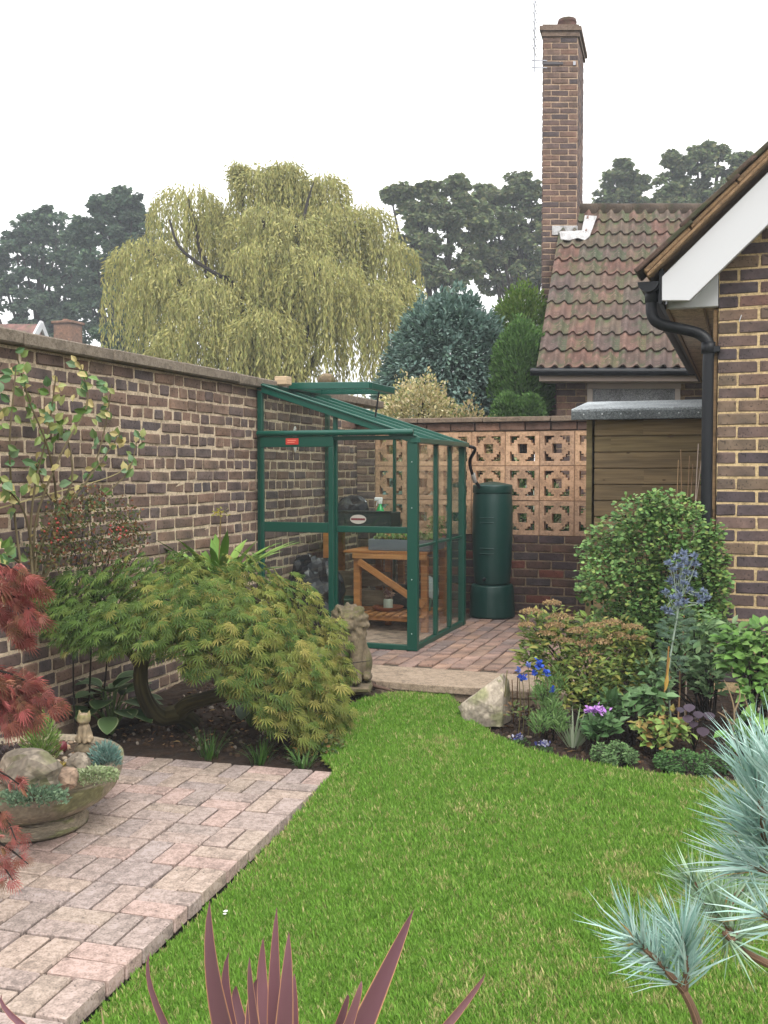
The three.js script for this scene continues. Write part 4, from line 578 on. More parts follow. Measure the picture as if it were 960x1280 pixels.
// timber in the greenhouse
const TIM = [[206, 140, 80], [198, 132, 74], [212, 150, 92]].map(c => M(C(...c, 0.8), 0.8, { map: T.wood, bumpMap: T.wood, bumpScale: 0.002 })), OLDW = M(C(140, 122, 104, 0.8), 0.9, { map: T.wood, bumpMap: T.wood, bumpScale: 0.003 });
const TERRA = M(C(182, 112, 82, 0.85), 0.85, withT(T.conc));
{ // potting bench
  R = rng(82);
  const x0 = -2.86, x1 = -2.24, d0 = 7.36, d1 = 7.92, H = 0.645, f = FLO;
  const b = thing('potting_bench', 'orange brown slatted timber potting bench with diagonal brace in the greenhouse', 'bench', V((x0 + x1) / 2, f, -d0));
  for (const [x, D] of [[x0 + 0.045, d0 + 0.03], [x1 - 0.03, d0 + 0.03], [x0 + 0.045, d1 - 0.03], [x1 - 0.03, d1 - 0.03]]) part(b, 'leg', blk(x - 0.026, x + 0.026, f, H - 0.03, -D - 0.022, -D + 0.022), pick(TIM));
  for (let k = 0; k < 8; k++) { const D = d0 + 0.02 + k * 0.075; part(b, 'slat', blk(x0 - 0.06, x1, H - 0.018, H, -D - 0.028, -D + 0.028), pick(TIM)); }
  part(b, 'top_rail', blk(x0 + 0.02, x1, H - 0.06, H - 0.019, -d0 + 0.006, -d0 + 0.022), pick(TIM)); part(b, 'top_rail', blk(x0 + 0.02, x1, H - 0.06, H - 0.019, -d1 - 0.02, -d1 - 0.004), pick(TIM));
  part(b, 'brace', bar(V(x0 + 0.07, H - 0.08, -d0 + 0.016), V(x1 - 0.02, 0.24, -d0 + 0.016), 0.02, 0.05), TIM[0]);
  for (let k = 0; k < 8; k++) { const x = x0 + 0.11 + k * 0.068; part(b, 'shelf_slat', blk(x - 0.022, x + 0.022, 0.15, 0.168, -d1 + 0.02, -d0 + 0.05), pick(TIM)); }
  part(b, 'shelf_rail', blk(x0 + 0.073, x1 - 0.058, 0.115, 0.149, -d0 - 0.02, -d0 + 0.02), pick(TIM)); part(b, 'shelf_rail', blk(x0 + 0.073, x1 - 0.058, 0.115, 0.149, -d1 + 0.01, -d1 + 0.05), pick(TIM));
  // tray with cuttings on the bench
  const ty = H + 0.002, tr = thing('seed_tray', 'shallow grey tray of small seedlings on the potting bench', 'tray', V(-2.5, ty, -7.5)), tm = M(C(104, 110, 116), 0.45), a0 = -2.73, a1 = -2.23, b0 = 7.4, b1 = 7.8;
  part(tr, 'base', blk(a0, a1, ty, ty + 0.012, -b1, -b0), tm); part(tr, 'side', blk(a0, a1, ty + 0.012, ty + 0.085, -b0 - 0.012, -b0, 0.002), tm); part(tr, 'side', blk(a0, a1, ty + 0.012, ty + 0.085, -b1, -b1 + 0.012, 0.002), tm); part(tr, 'side', blk(a0, a0 + 0.012, ty + 0.012, ty + 0.085, -b1 + 0.013, -b0 - 0.013, 0.002), tm); part(tr, 'side', blk(a1 - 0.012, a1, ty + 0.012, ty + 0.085, -b1 + 0.013, -b0 - 0.013, 0.002), tm);
  part(tr, 'compost', blk(a0 + 0.013, a1 - 0.013, ty + 0.0125, ty + 0.07, -b1 + 0.013, -b0 - 0.013), M(C(60, 48, 40), 1, withT(T.soil)));
  { const L = new Leaves(), p1 = pal([[120, 150, 80], [160, 170, 110], [90, 130, 60], [150, 120, 70], [180, 180, 140]]); for (let k = 0; k < 500; k++) { const o = V(rr(a0 + 0.03, a1 - 0.03), ty + rr(0.07, 0.11), -rr(b0 + 0.03, b1 - 0.03)); L.add(LT.ovate, o, V(gauss(), 0.6, gauss()), rdir(), rr(0.02, 0.04), 0.025, tone(p1)); } part(tr, 'seedlings', L.geo(), FOL, 'stuff'); }
}
{ // back staging with grey planks
  R = rng(83);
  const x0 = -3.3, x1 = -2.62, d0 = 7.62, d1 = 8.0, H = 0.8, f = FLO;
  const b = thing('timber_staging', 'low weathered timber staging with wide planks behind the potting bench', 'bench', V(-3, f, -d1));
  for (const x of [x0 + 0.12, x1 - 0.03]) for (const D of [d0 + 0.03, d1 - 0.03]) part(b, 'leg', blk(x - 0.024, x + 0.024, f, H - 0.03, -D - 0.024, -D + 0.024), TIM[1]);
  for (let k = 0; k < 4; k++) part(b, 'top_plank', blk(x0, x1, H - 0.03, H, -(d0 + 0.09 + k * 0.095), -(d0 + k * 0.095)), OLDW);
  for (const y of [0.2, 0.345]) part(b, 'plank', blk(x0 + 0.02, x1, y, y + 0.115, -d0 + 0.004, -d0 + 0.024), OLDW); part(b, 'plank', blk(x0 + 0.02, x1, 0.155, 0.185, -d0 + 0.004, -d0 + 0.03), TIM[1]);
  // dark trough with an oval badge
  const y = H + 0.002, t = thing('plant_trough', 'dark green plastic trough with an oval red and white badge', 'trough', V(-2.86, y, -7.75)), tm = M(C(30, 44, 40), 0.5), tx0 = -3.2, tx1 = -2.64, td0 = 7.66, td1 = 7.92;
  const wl = (n, ...k) => part(t, n, blk(...k), tm); wl('base', tx0, tx1, y, y + 0.01, -td1, -td0); wl('side', tx0, tx1, y + 0.01, y + 0.125, -td0 - 0.01, -td0); wl('side', tx0, tx1, y + 0.01, y + 0.125, -td1, -td1 + 0.01); wl('end', tx0, tx0 + 0.01, y + 0.01, y + 0.125, -td1 + 0.011, -td0 - 0.011); wl('end', tx1 - 0.01, tx1, y + 0.01, y + 0.125, -td1 + 0.011, -td0 - 0.011); wl('rim', tx0 - 0.01, tx1 + 0.01, y + 0.126, y + 0.138, -td0 - 0.012, -td0 + 0.01);
  { const p = atD(448, 648, td0), k = new THREE.CylinderGeometry(0.068, 0.068, 0.006, 28); k.rotateX(Math.PI / 2); k.scale(1, 0.54, 1); k.translate(p.x, y + 0.07, -td0 + 0.0045); const bd = part(t, 'badge', k, M(C(226, 214, 206, 0.85), 0.5)); part(bd, 'badge_band', blk(p.x - 0.06, p.x + 0.06, y + 0.062, y + 0.079, -td0 + 0.0076, -td0 + 0.009, 0.0005), M(C(130, 50, 60), 0.5)); }
  const cm = thing('crumpled_sheet', 'black plastic sheet heaped behind the dark trough', 'sheet', V(-3.1, y, -7.97)); { const q = rock(0.14, 1.0, 0.95, 0.42, 9.1, 0.5, 4); q.translate(-3.08, 0.91, -7.985); part(cm, 'sheet', q, M(C(36, 38, 42), 0.35)); }
  // spray bottle
  const s = atD(475, 640, 7.98), sp = thing('spray_bottle', 'green spray bottle with white trigger head behind the dark trough', 'bottle', V(s.x, H, -7.985)); const px = s.x, pz = -7.985;
  const k = new THREE.LatheGeometry([[0, 0], [0.038, 0], [0.042, 0.01], [0.042, 0.09], [0.034, 0.13], [0.022, 0.16], [0.014, 0.17], [0.014, 0.185], [0, 0.185]].map(a => new THREE.Vector2(...a)), 18); k.translate(px, H, pz); part(sp, 'bottle', k, M(C(30, 150, 76), 0.25)); part(sp, 'spray_head', merge([blk(px - 0.014, px + 0.016, H + 0.185, H + 0.215, pz - 0.014, pz + 0.014, 0.004), blk(px - 0.05, px + 0.02, H + 0.21, H + 0.24, pz - 0.012, pz + 0.012, 0.006)]), M(C(240, 240, 238, 0.85), 0.4)); part(sp, 'trigger', bar(V(px - 0.022, H + 0.215, pz), V(px - 0.035, H + 0.17, pz), 0.012, 0.008), M(C(236, 236, 236, 0.85), 0.4));
}
function potGeo(r, h) { return new THREE.LatheGeometry([[0, 0], [r * 0.68, 0], [r * 0.88, h * 0.74], [r, h * 0.75], [r, h], [r * 0.88, h], [r * 0.84, h * 0.8], [0, h * 0.8]].map(a => new THREE.Vector2(...a)), 20); }
{ // pots along the glass
  R = rng(84);
  const pl = pal([[60, 110, 40], [90, 140, 60], [50, 90, 36], [110, 150, 70]]);
  const spots = [[-2.32, 7.86, 0.075, 0.09, 'small terracotta pot of bushy green seedlings beside the glass'], [-2.5, 7.88, 0.085, 0.06, 'shallow terracotta pan of pale moss at the back of the potting bench']];
  spots.forEach(([x, D, r, hh, lab], i) => { const y = 0.647, p = thing('terracotta_pot', lab, 'pot', V(x, y, -D)); const g = potGeo(r, hh); g.translate(x, y, -D); part(p, 'pot', g, TERRA); const L = new Leaves(), P2 = i ? pal([[130, 140, 90], [150, 150, 104]]) : pl; for (let k = 0; k < 240; k++) { const o = V(x + gauss() * r * (i ? 0.5 : 0.9), y + hh * 0.8 + (i ? rr(0, 0.03) : rr(0, 0.17)), -D + gauss() * r * (i ? 0.5 : 0.9)); L.add(LT.ovate, o, V(gauss(), rr(0, 1), gauss()), rdir(), rr(0.015, 0.035), 0.02, tone(P2)); } part(p, 'foliage', L.geo(), FOL, 'stuff'); });
  // saucer and small pot on the lower shelf
  const sx = -2.62, sD = 7.55, s = thing('terracotta_saucer', 'round terracotta saucer on the lower slatted shelf', 'saucer', V(sx, 0.169, -sD)); const g = new THREE.LatheGeometry([[0, 0], [0.1, 0], [0.125, 0.03], [0.118, 0.032], [0.095, 0.008], [0, 0.008]].map(a => new THREE.Vector2(...a)), 24); g.translate(sx, 0.169, -sD); part(s, 'saucer', g, TERRA);
  const q = thing('jam_jar', 'small glass jar with pink dried heads standing in the terracotta saucer', 'jar', V(sx, 0.18, -sD)); const j = new THREE.LatheGeometry([[0, 0], [0.035, 0], [0.038, 0.01], [0.038, 0.07], [0.032, 0.08]].map(a => new THREE.Vector2(...a)), 18); j.translate(sx, 0.178, -sD); part(q, 'jar', j, M(C(200, 206, 190, 0.8), 0.2)); const L = new Leaves(); for (let k = 0; k < 70; k++) L.add(LT.diamond, V(sx + gauss() * 0.03, 0.26 + rr(0, 0.06), -sD + gauss() * 0.03), rdir(), rdir(), 0.03, 0.02, tone(pal([[150, 110, 110], [120, 90, 90], [170, 140, 120]]))); part(q, 'dried_heads', L.geo(), FOL, 'stuff');
  // pale trowel blade leaning
  const p = atD(533, 738, 7.5); const d = new THREE.SphereGeometry(0.075, 16, 10, 0, Math.PI * 2, 0, Math.PI / 2); d.scale(0.75, 0.25, 1.3); d.rotateX(Math.PI / 2); d.rotateY(0.5); d.rotateZ(0.35); d.translate(-2.29, 0.19 + 0.16, -7.62); const tw = thing('plastic_scoop', 'pale grey plastic scoop leaning under the potting bench', 'scoop', V(-2.29, 0.17, -7.62)); part(tw, 'bowl', d, M(C(176, 186, 184, 0.8), 0.5, { side: THREE.DoubleSide })); part(tw, 'handle', limb([V(-2.29, 0.26, -7.62), V(-2.3, 0.17, -7.6)], 0.012, 0.01, 2, 8), M(C(60, 90, 70), 0.5));
}
{ // clutter under the bench
  R = rng(86);
  const cx = -2.5, cD = 7.78, y = 0.169, b = thing('black_crate', 'black plastic crate on the lower shelf at the back of the potting bench', 'crate', V(cx, y, -cD)), bm = M(C(34, 36, 38), 0.5); part(b, 'base', blk(cx - 0.16, cx + 0.16, y, y + 0.012, -cD - 0.1, -cD + 0.1), bm); for (const s of [-1, 1]) { part(b, 'side', blk(cx - 0.16, cx + 0.16, y + 0.0125, y + 0.17, -cD + s * 0.1 - 0.006, -cD + s * 0.1 + 0.006), bm); part(b, 'end', blk(cx + s * 0.154 - 0.006, cx + s * 0.154 + 0.006, y + 0.0125, y + 0.17, -cD - 0.093, -cD + 0.093), bm); }
  const kx = -2.95, kD = 7.42, k = thing('plastic_bucket', 'dark green plastic bucket standing beside the potting bench leg', 'bucket', V(kx, FLO, -kD)), km = M(C(30, 62, 46), 0.4), g = new THREE.LatheGeometry([[0, 0], [0.085, 0], [0.115, 0.22], [0.122, 0.222], [0.122, 0.235], [0.108, 0.235], [0.08, 0.012], [0, 0.012]].map(a => new THREE.Vector2(...a)), 24); g.translate(kx, FLO + 0.001, -kD); part(k, 'bucket', g, km); const P = []; for (let i = 0; i <= 10; i++) { const a = i / 10 * Math.PI; P.push(V(kx - Math.cos(a) * 0.12, FLO + 0.225 - Math.sin(a) * 0.05, -kD + Math.sin(a) * 0.12)); } part(k, 'handle', limb(P, 0.004, 0.004, 14, 6), BLACK);
}
{ // rubbish bag
  const c = atX(398, 728, -3.02); const g = new THREE.IcosahedronGeometry(0.2, 5), p = g.attributes.position; for (let i = 0; i < p.count; i++) { const x = p.getX(i) / 0.2, y = p.getY(i) / 0.2, z = p.getZ(i) / 0.2, n = 1 + 0.5 * (fbm(x * 1.7, y * 1.7 + 4, z * 1.7, 3) - 0.5) + 0.32 * Math.abs(fbm(x * 5, y * 3, z * 5 + 2, 3) - 0.5) * -2; p.setXYZ(i, x * 0.2 * n * 1.25, Math.max(-0.15, y * 0.2 * n * 1.25), z * 0.2 * n); } g.computeVertexNormals(); g.translate(-3.1, FLO + 0.152 + 0.0, -7.2); g.scale(1, 1.5, 1);
  const b = thing('rubbish_bag', 'shiny crumpled black plastic sack on the greenhouse floor', 'bag', V(-3.1, FLO, -7.2)); part(b, 'sack', g, M(C(30, 31, 36), 0.22, { specularIntensity: 0.9 })); part(b, 'knot', limb([V(-3.1, 0.46, -7.2), V(-3.07, 0.52, -7.19), V(-3.02, 0.55, -7.17)], 0.03, 0.05, 5, 8, 0.5), M(C(30, 31, 36), 0.25));
}
{ // water butt on its stand
  const x = -2.045, z = -8.64, w = thing('water_butt', 'slim dark green plastic water butt on a flared stand', 'water butt', V(x, 0, z)), m = M(C(14, 58, 52, 0.85), 0.42), lathe = (P, n = 40) => { const g = new THREE.LatheGeometry(P.map(a => new THREE.Vector2(...a)), n); g.translate(x, 0, z); return g; };
  const st = lathe([[0, 0], [0.196, 0], [0.197, 0.02], [0.19, 0.2], [0.182, 0.268], [0.17, 0.282], [0, 0.282]]); { const p = st.attributes.position; for (let i = 0; i < p.count; i++) { const a = Math.atan2(p.getZ(i) - z, p.getX(i) - x), k = 1 - 0.035 * Math.pow(Math.max(0, Math.cos(a * 6)), 4); p.setXYZ(i, x + (p.getX(i) - x) * k, p.getY(i), z + (p.getZ(i) - z) * k); } st.computeVertexNormals(); } part(w, 'stand', st, m);
  part(w, 'barrel', lathe([[0, 0.284], [0.14, 0.284], [0.152, 0.3], [0.166, 0.45], [0.174, 0.75], [0.173, 0.95], [0.166, 1.06], [0.158, 1.085], [0, 1.085]]), m);
  part(w, 'lid', lathe([[0.16, 1.07], [0.172, 1.07], [0.172, 1.128], [0.165, 1.14], [0.1, 1.155], [0.03, 1.166], [0, 1.168]]), m);
  for (const y of [0.86, 0.82, 0.6, 0.555]) { const P = []; for (let k = -5; k <= 5; k++) { const a = k / 5 * 0.36 + 0.27; P.push(V(x + Math.sin(-a + 0.2) * 0.174, y, z + Math.cos(-a + 0.2) * 0.174)); } part(w, 'moulded_rib', limb(P, 0.005, 0.005, 10, 6), m); }
  part(w, 'tap', limb([V(x - 0.03, 0.34, z + 0.15), V(x - 0.03, 0.335, z + 0.2)], 0.014, 0.012, 3, 8), BLACK);
  // rain pipe that feeds it from the greenhouse gutter
  const q = V(GX1 + 0.04, GE - 0.01, -GD1 - 0.06); const rp = thing('rain_hose', 'thin dark rainwater hose from the greenhouse gutter to the water butt', 'hose', q.clone()); part(rp, 'hose', limb([q, q.clone().add(V(0.03, -0.02, -0.08)), V(-2.16, 1.34, -8.3), V(-2.155, 1.2, -8.42), V(-2.12, 1.11, -8.5)], 0.014, 0.014, 20, 8), BLACK); part(rp, 'clip', limb([V(-2.158, 1.235, -8.395), V(-2.15, 1.165, -8.44)], 0.019, 0.019, 2, 8), M(C(190, 190, 186, 0.8), 0.4));
}
{ // small timber shed
  R = rng(85);
  const D = 7.5, x0 = atD(735, 620, D).x, x1 = -0.27, s = thing('timber_shed', 'small timber clad shed with grey felt roof between the wall and downpipe', 'shed', V((x0 + x1) / 2, -0.02, -D));
  const wm = [[150, 132, 98], [142, 126, 92], [156, 138, 104], [140, 122, 92]].map(c => M(C(...c, 0.9), 0.9, { map: T.wood, bumpMap: T.wood, bumpScale: 0.003 })), post = M(C(134, 122, 84, 0.82), 0.9, withT(T.wood));
  for (let k = 0; k < 14; k++) { const y = 0.0 + k * 0.116; const g = chamBox(x1 - x0 - 0.045, 0.112, 0.02, 0.004); const u = boxUV(g, rr(0, 1), rr(0, 1)); u.rotateX(-0.05); u.translate((x0 + x1) / 2 + 0.022, y + 0.058, -D + 0.002); part(s, 'board', flat(u), pick(wm)); }
  part(s, 'corner_post', blk(x0 - 0.012, x0 + 0.03, -0.02, 1.63, -D - 0.02, -D + 0.022), post);
  part(s, 'side_wall', blk(x0, x0 + 0.02, -0.02, 1.64, -8.08, -D - 0.021), wm[0]); part(s, 'back_wall', blk(x0, x1, -0.02, 1.74, -8.1, -8.081), wm[1]);
  part(s, 'side_wall', blk(x1 - 0.02, x1 - 0.001, -0.02, 1.64, -8.08, -D - 0.021), wm[0]);
  for (const [px, py, r] of [[838, 545, 0.02], [785, 566, 0.012], [755, 600, 0.011], [830, 600, 0.013]]) { const p = atD(px, py, D - 0.012), k = new THREE.CylinderGeometry(r * 0.6, r * 0.7, 0.004, 12); k.rotateX(Math.PI / 2); k.scale(1.5, 0.7, 1); k.translate(p.x, p.y, -D + 0.013); part(s, 'knot', k, M(C(84, 66, 44), 0.9)); }
  // felt roof: sloping to the front with a turned-down edge and nails
  const f0 = atD(714, 515, 7.36), f1 = V(-0.235, f0.y, -7.36), bk = atD(730, 506, 8.12), felt = M(C(206, 214, 218, 0.8), 0.85, { map: T.felt, bumpMap: T.felt, bumpScale: 0.004 });
  const sl = Math.atan2(bk.y - f0.y, 8.12 - 7.36), Ld = (8.14 - 7.36) / Math.cos(sl), g = chamBox(f1.x - f0.x, 0.03, Ld, 0.006), u = boxUV(g); u.rotateX(sl); u.translate((f0.x + f1.x) / 2, f0.y + 0.006 + Math.sin(sl) * Ld / 2, -7.36 - Math.cos(sl) * Ld / 2); part(s, 'roof_felt', flat(u), felt);
  part(s, 'roof_edge', blk(f0.x, f1.x, f0.y - 0.058, f0.y + 0.004, -7.384, -7.352, 0.004), M(C(140, 148, 150, 0.75), 0.85, { map: T.felt, bumpMap: T.felt, bumpScale: 0.004 }));
  const ng = new THREE.SphereGeometry(0.006, 6, 4), nmt = M(C(200, 204, 206), 0.35, { metalness: 0.5 }), P = wpos(s); for (let k = 0; k < 7; k++) put(s, 'nail', ng, nmt, f0.x + 0.09 + k * 0.13 - P.x, f0.y - 0.02 - P.y, -7.351 - P.z);
}
// ---------------------------------------------------------------- trees and shrubs beyond the walls
const BARK = M(C(92, 80, 68, 0.8), 0.95, { map: T.bark, bumpMap: T.bark, bumpScale: 0.02 }), BARKD = M(C(66, 58, 52, 0.8), 0.95, { map: T.bark });
const GY = -0.5;
// crown from clumps [photo x, photo y, radius in photo pixels, depth offset in metres]
function clumpTree(o) {
  R = rng(o.seed); const k = o.depth / F, L = new Leaves(), wood = [], cs = o.clumps.map(([x, y, r, dz = 0]) => ({ c: at(x, y, o.depth + dz), r: r * k }));
  const tb = at(o.trunk, 590, o.depth), root = V(tb.x, GY, tb.z), topc = cs.reduce((a, b) => a.c.y > b.c.y ? a : b), mid = V(0, 0, 0); cs.forEach(c => mid.add(c.c)); mid.multiplyScalar(1 / cs.length);
  const h = topc.c.y - GY, fork = root.clone().lerp(V(mid.x, GY + h * 0.42, mid.z), 1), tr0 = o.tr || h * 0.022;
  const trunk = limb([root, root.clone().lerp(fork, 0.5).add(V(rr(-0.1, 0.1) * h * 0.1, 0, 0)), fork, fork.clone().lerp(topc.c, 0.6), topc.c], tr0, tr0 * 0.15, 14, 8, 0.2); wood.push();
  for (const c of cs) {
    const s = fork.clone().lerp(root, rr(-0.1, 0.25)), m = s.clone().lerp(c.c, 0.5).add(V(rr(-0.3, 0.3) * c.r, rr(0, 0.5) * c.r, rr(-0.3, 0.3) * c.r)); wood.push(limb([s, m, c.c], tr0 * 0.45, tr0 * 0.1, 7, 5));
    const ns = (o.sub || 12) + 8; for (let q = 0; q < ns; q++) {
      const d = rdir(), rad = c.r * Math.pow(R(), 0.45), sc = c.c.clone().addScaledVector(d, rad), sr = c.r * rr(0.1, 0.3); if (q % 3 === 0) wood.push(limb([c.c, sc], tr0 * 0.1, tr0 * 0.03, 2, 4));
      const n = Math.round((o.n || 90) * (0.3 + 0.75 * R())), clumpTone = rr(0.8, 1.2);
      for (let i = 0; i < n; i++) { const e = rdir().multiplyScalar(sr * Math.pow(R(), 0.5)); e.y *= 0.75; const p = sc.clone().add(e), t = tone(o.pal, 0.22); const ld = V(e.x + gauss() * sr * 0.7, e.y * 0.4 - 0.25 * sr, e.z + gauss() * sr * 0.7), ln = rdir().add(V(0, 0.35, 0)), sz = o.leaf * rr(0.6, 1.3); L.add(LT.diamond, p, ld, ln, sz, sz * (o.wid || 0.65), [t[0] * clumpTone, t[1] * clumpTone, t[2] * clumpTone]); }
    }
  }
  const t = thing(o.name, o.label, o.cat || 'tree', root, o.group); part(t, 'trunk', trunk, o.bark || BARK); part(t, 'limbs', merge(wood), o.bark || BARK, 'stuff'); part(t, 'crown', L.geo(), FOL, 'stuff'); return t;
}
const DK = pal([[74, 96, 70], [64, 88, 68], [86, 106, 74], [70, 94, 76]], 1), MD = pal([[100, 118, 78], [112, 124, 82], [90, 110, 76], [118, 118, 80]], 1);
const gT = 'tall trees beyond the garden';
clumpTree({ seed: 101, name: 'broadleaf_tree', label: 'tall dark broadleaf tree above the far red tiled roof', group: gT, depth: 46, trunk: 62, pal: DK, leaf: 0.21, n: 130, sub: 15, clumps: [[45, 285, 26], [56, 268, 11], [20, 300, 14], [-5, 322, 16], [70, 300, 34], [30, 325, 34], [60, 345, 38, 1], [90, 340, 32], [15, 370, 34], [55, 388, 36], [98, 382, 30], [-20, 350, 36], [-12, 405, 40], [35, 420, 34], [80, 420, 34], [100, 300, 22]] });
clumpTree({ seed: 102, name: 'broadleaf_tree', label: 'tall dark broadleaf tree half hidden by the weeping willow', group: gT, depth: 43, trunk: 140, pal: DK, leaf: 0.21, n: 130, sub: 15, clumps: [[135, 268, 26], [150, 246, 12], [122, 258, 11], [165, 262, 24], [110, 290, 22], [150, 300, 34], [120, 325, 32], [170, 330, 32], [140, 360, 34], [185, 300, 26], [115, 380, 30], [165, 390, 32], [190, 365, 28]] });
clumpTree({ seed: 103, name: 'bushy_tree', label: 'low dense dark green tree between the far chimney and the willow', group: gT, depth: 34, trunk: 160, pal: DK, leaf: 0.17, n: 200, sub: 16, clumps: [[165, 400, 30], [140, 425, 26], [185, 430, 34], [155, 445, 26]] });
clumpTree({ seed: 104, name: 'broadleaf_tree', label: 'tall green broadleaf tree rising behind the blue green conifer', group: gT, depth: 38, trunk: 560, pal: MD, leaf: 0.19, n: 130, sub: 15, clumps: [[520, 262, 26], [488, 243, 9], [505, 240, 12], [532, 236, 11], [572, 228, 12], [545, 250, 26], [560, 285, 32], [520, 300, 32], [575, 245, 22], [590, 275, 28], [540, 325, 32], [580, 320, 30], [510, 340, 30], [560, 350, 30]] });
clumpTree({ seed: 105, name: 'broadleaf_tree', label: 'tall green broadleaf tree crown right behind the brick chimney', group: gT, depth: 40, trunk: 650, pal: MD, leaf: 0.19, n: 130, sub: 15, clumps: [[612, 252, 24], [604, 236, 10], [652, 226, 12], [694, 240, 14], [640, 240, 24], [665, 245, 26], [630, 280, 32], [660, 285, 32], [615, 310, 30], [650, 325, 32], [680, 310, 28], [690, 270, 26], [620, 345, 26], [675, 350, 30]] });
clumpTree({ seed: 106, name: 'broadleaf_tree', label: 'small rounded green tree showing over the ridge beside the chimney', group: gT, depth: 44, trunk: 775, pal: MD, leaf: 0.19, n: 130, sub: 15, clumps: [[782, 218, 16], [776, 204, 9], [800, 228, 11], [765, 238, 24], [795, 245, 24], [752, 262, 24], [780, 272, 30], [812, 272, 22]] });
clumpTree({ seed: 107, name: 'broadleaf_tree', label: 'wide green tree showing over the tiled ridge near the white bargeboard', group: gT, depth: 42, trunk: 880, pal: MD, leaf: 0.19, n: 130, sub: 15, clumps: [[850, 208, 20], [838, 198, 9], [872, 190, 9], [898, 188, 10], [928, 198, 10], [885, 200, 22], [915, 210, 20], [840, 232, 24], [875, 232, 28], [910, 238, 26], [835, 262, 26], [870, 268, 30], [905, 268, 28], [945, 215, 14]] });
{ // weeping willow
  R = rng(111);
  const dep = 22, k = dep / F, L = new Leaves(), wood = [], P = pal([[176, 172, 108], [160, 162, 96], [188, 182, 120], [148, 154, 92], [172, 164, 98]], 0.82), root = at(330, 590, dep).setY(GY);
  // lobes: [x, top y, half width, bottom y, depth offset]
  const lobes = [[185, 300, 50, 420, -0.4], [235, 235, 48, 400, 0.3], [215, 330, 50, 480, -1.2], [275, 262, 42, 400, 1], [270, 350, 55, 500, -1.8], [330, 210, 36, 380, 0.2], [370, 222, 42, 400, 0.4], [415, 255, 42, 420, -0.3], [340, 300, 50, 500, -1.5], [400, 320, 55, 510, -1.9], [455, 258, 38, 440, 0.2], [485, 300, 36, 480, 0.1], [450, 350, 50, 510, -1.4], [495, 350, 28, 500, -0.4], [330, 260, 50, 420, -0.6], [300, 205, 12, 260, 0.3], [355, 203, 26, 330, 0.1], [405, 220, 30, 340, 0.2], [240, 400, 45, 510, -2.2], [330, 390, 45, 510, -2.6], [370, 270, 40, 430, -1.1]];
  const fork = V(root.x + 0.1, 2.2, root.z);
  for (const [x, ty, hw, by, dz] of lobes) {
    const top = at(x, ty, dep + dz), r = hw * k, bot = at(x, by, dep + dz).y, c = top.clone().add(V(0, -r * 0.75, 0));
    wood.push(limb([fork, fork.clone().lerp(top, 0.55).add(V(rr(-0.3, 0.3), 0.5, rr(-0.3, 0.3))), top.clone().add(V(0, -0.25 * r, 0))], 0.12, 0.025, 9, 6));
    const ns = Math.round(hw * 3.4);
    for (let s = 0; s < ns; s++) {
      const a = rr(0, 6.283), q = Math.sqrt(R()), dx = Math.cos(a) * q, dzz = Math.sin(a) * q, st = c.clone().add(V(dx * r, Math.sqrt(1 - q * q * 0.9) * r * 0.75 * rr(0.8, 1.12), dzz * r)), len = Math.min(rr(0.5, 2.6) * (0.6 + 0.6 * q), st.y - bot + rr(-0.2, 0.5)); if (len < 0.25) continue;
      const nl = Math.round(len * 19), tn = rr(0.82, 1.18), sw = V(dx * 0.35 + gauss() * 0.08, 0, dzz * 0.35 + gauss() * 0.08); let p = st.clone();
      for (let i = 0; i < nl; i++) { const t = i / nl; p = st.clone().addScaledVector(sw, Math.sqrt(t) * len * 0.45).add(V(gauss() * 0.035, -len * t, gauss() * 0.035)); const c3 = tone(P, 0.2); L.add(LT.diamond, p, V(gauss() * 0.5, -1 + gauss() * 0.25, gauss() * 0.5), rdir(), rr(0.09, 0.16), rr(0.026, 0.042), [c3[0] * tn, c3[1] * tn, c3[2] * tn]); }
    }
    // loose sprays along the lobe's outline
    for (let s = 0; s < 60; s++) { const a = rr(0, 6.28), el = rr(0, 1.4), d = V(Math.cos(a) * Math.cos(el), Math.sin(el), Math.sin(a) * Math.cos(el)), o = c.clone().add(V(d.x * r, d.y * r * 0.85, d.z * r)); for (let i = 0; i < 9; i++) L.add(LT.diamond, o.clone().add(V(gauss() * 0.12, gauss() * 0.1 - i * 0.03, gauss() * 0.12)), V(d.x + gauss() * 0.4, -0.5, d.z + gauss() * 0.4), rdir(), rr(0.09, 0.15), 0.035, tone(P, 0.2)); }
  }
  const t = thing('weeping_willow', 'large pale yellow green weeping willow hanging behind the garden wall', 'tree', root);
  part(t, 'trunk', limb([root, V(root.x + 0.05, 1, root.z), fork, at(360, 260, dep)], 0.3, 0.06, 12, 9, 0.2), BARK); part(t, 'limbs', merge(wood), BARK, 'stuff');
  const a1 = at(275, 345, 20.1), a2 = at(225, 310, 20.6), a3 = at(212, 275, 21); part(t, 'bare_limb', limb([fork, at(290, 352, 20.3), a1, a2, a3], 0.07, 0.02, 14, 6), BARKD); part(t, 'bare_limb', limb([fork, at(375, 300, 21), at(385, 250, 21.4), at(392, 228, 21.5)], 0.06, 0.012, 12, 6), BARKD);
  part(t, 'crown', L.geo(), FOL, 'stuff');
}
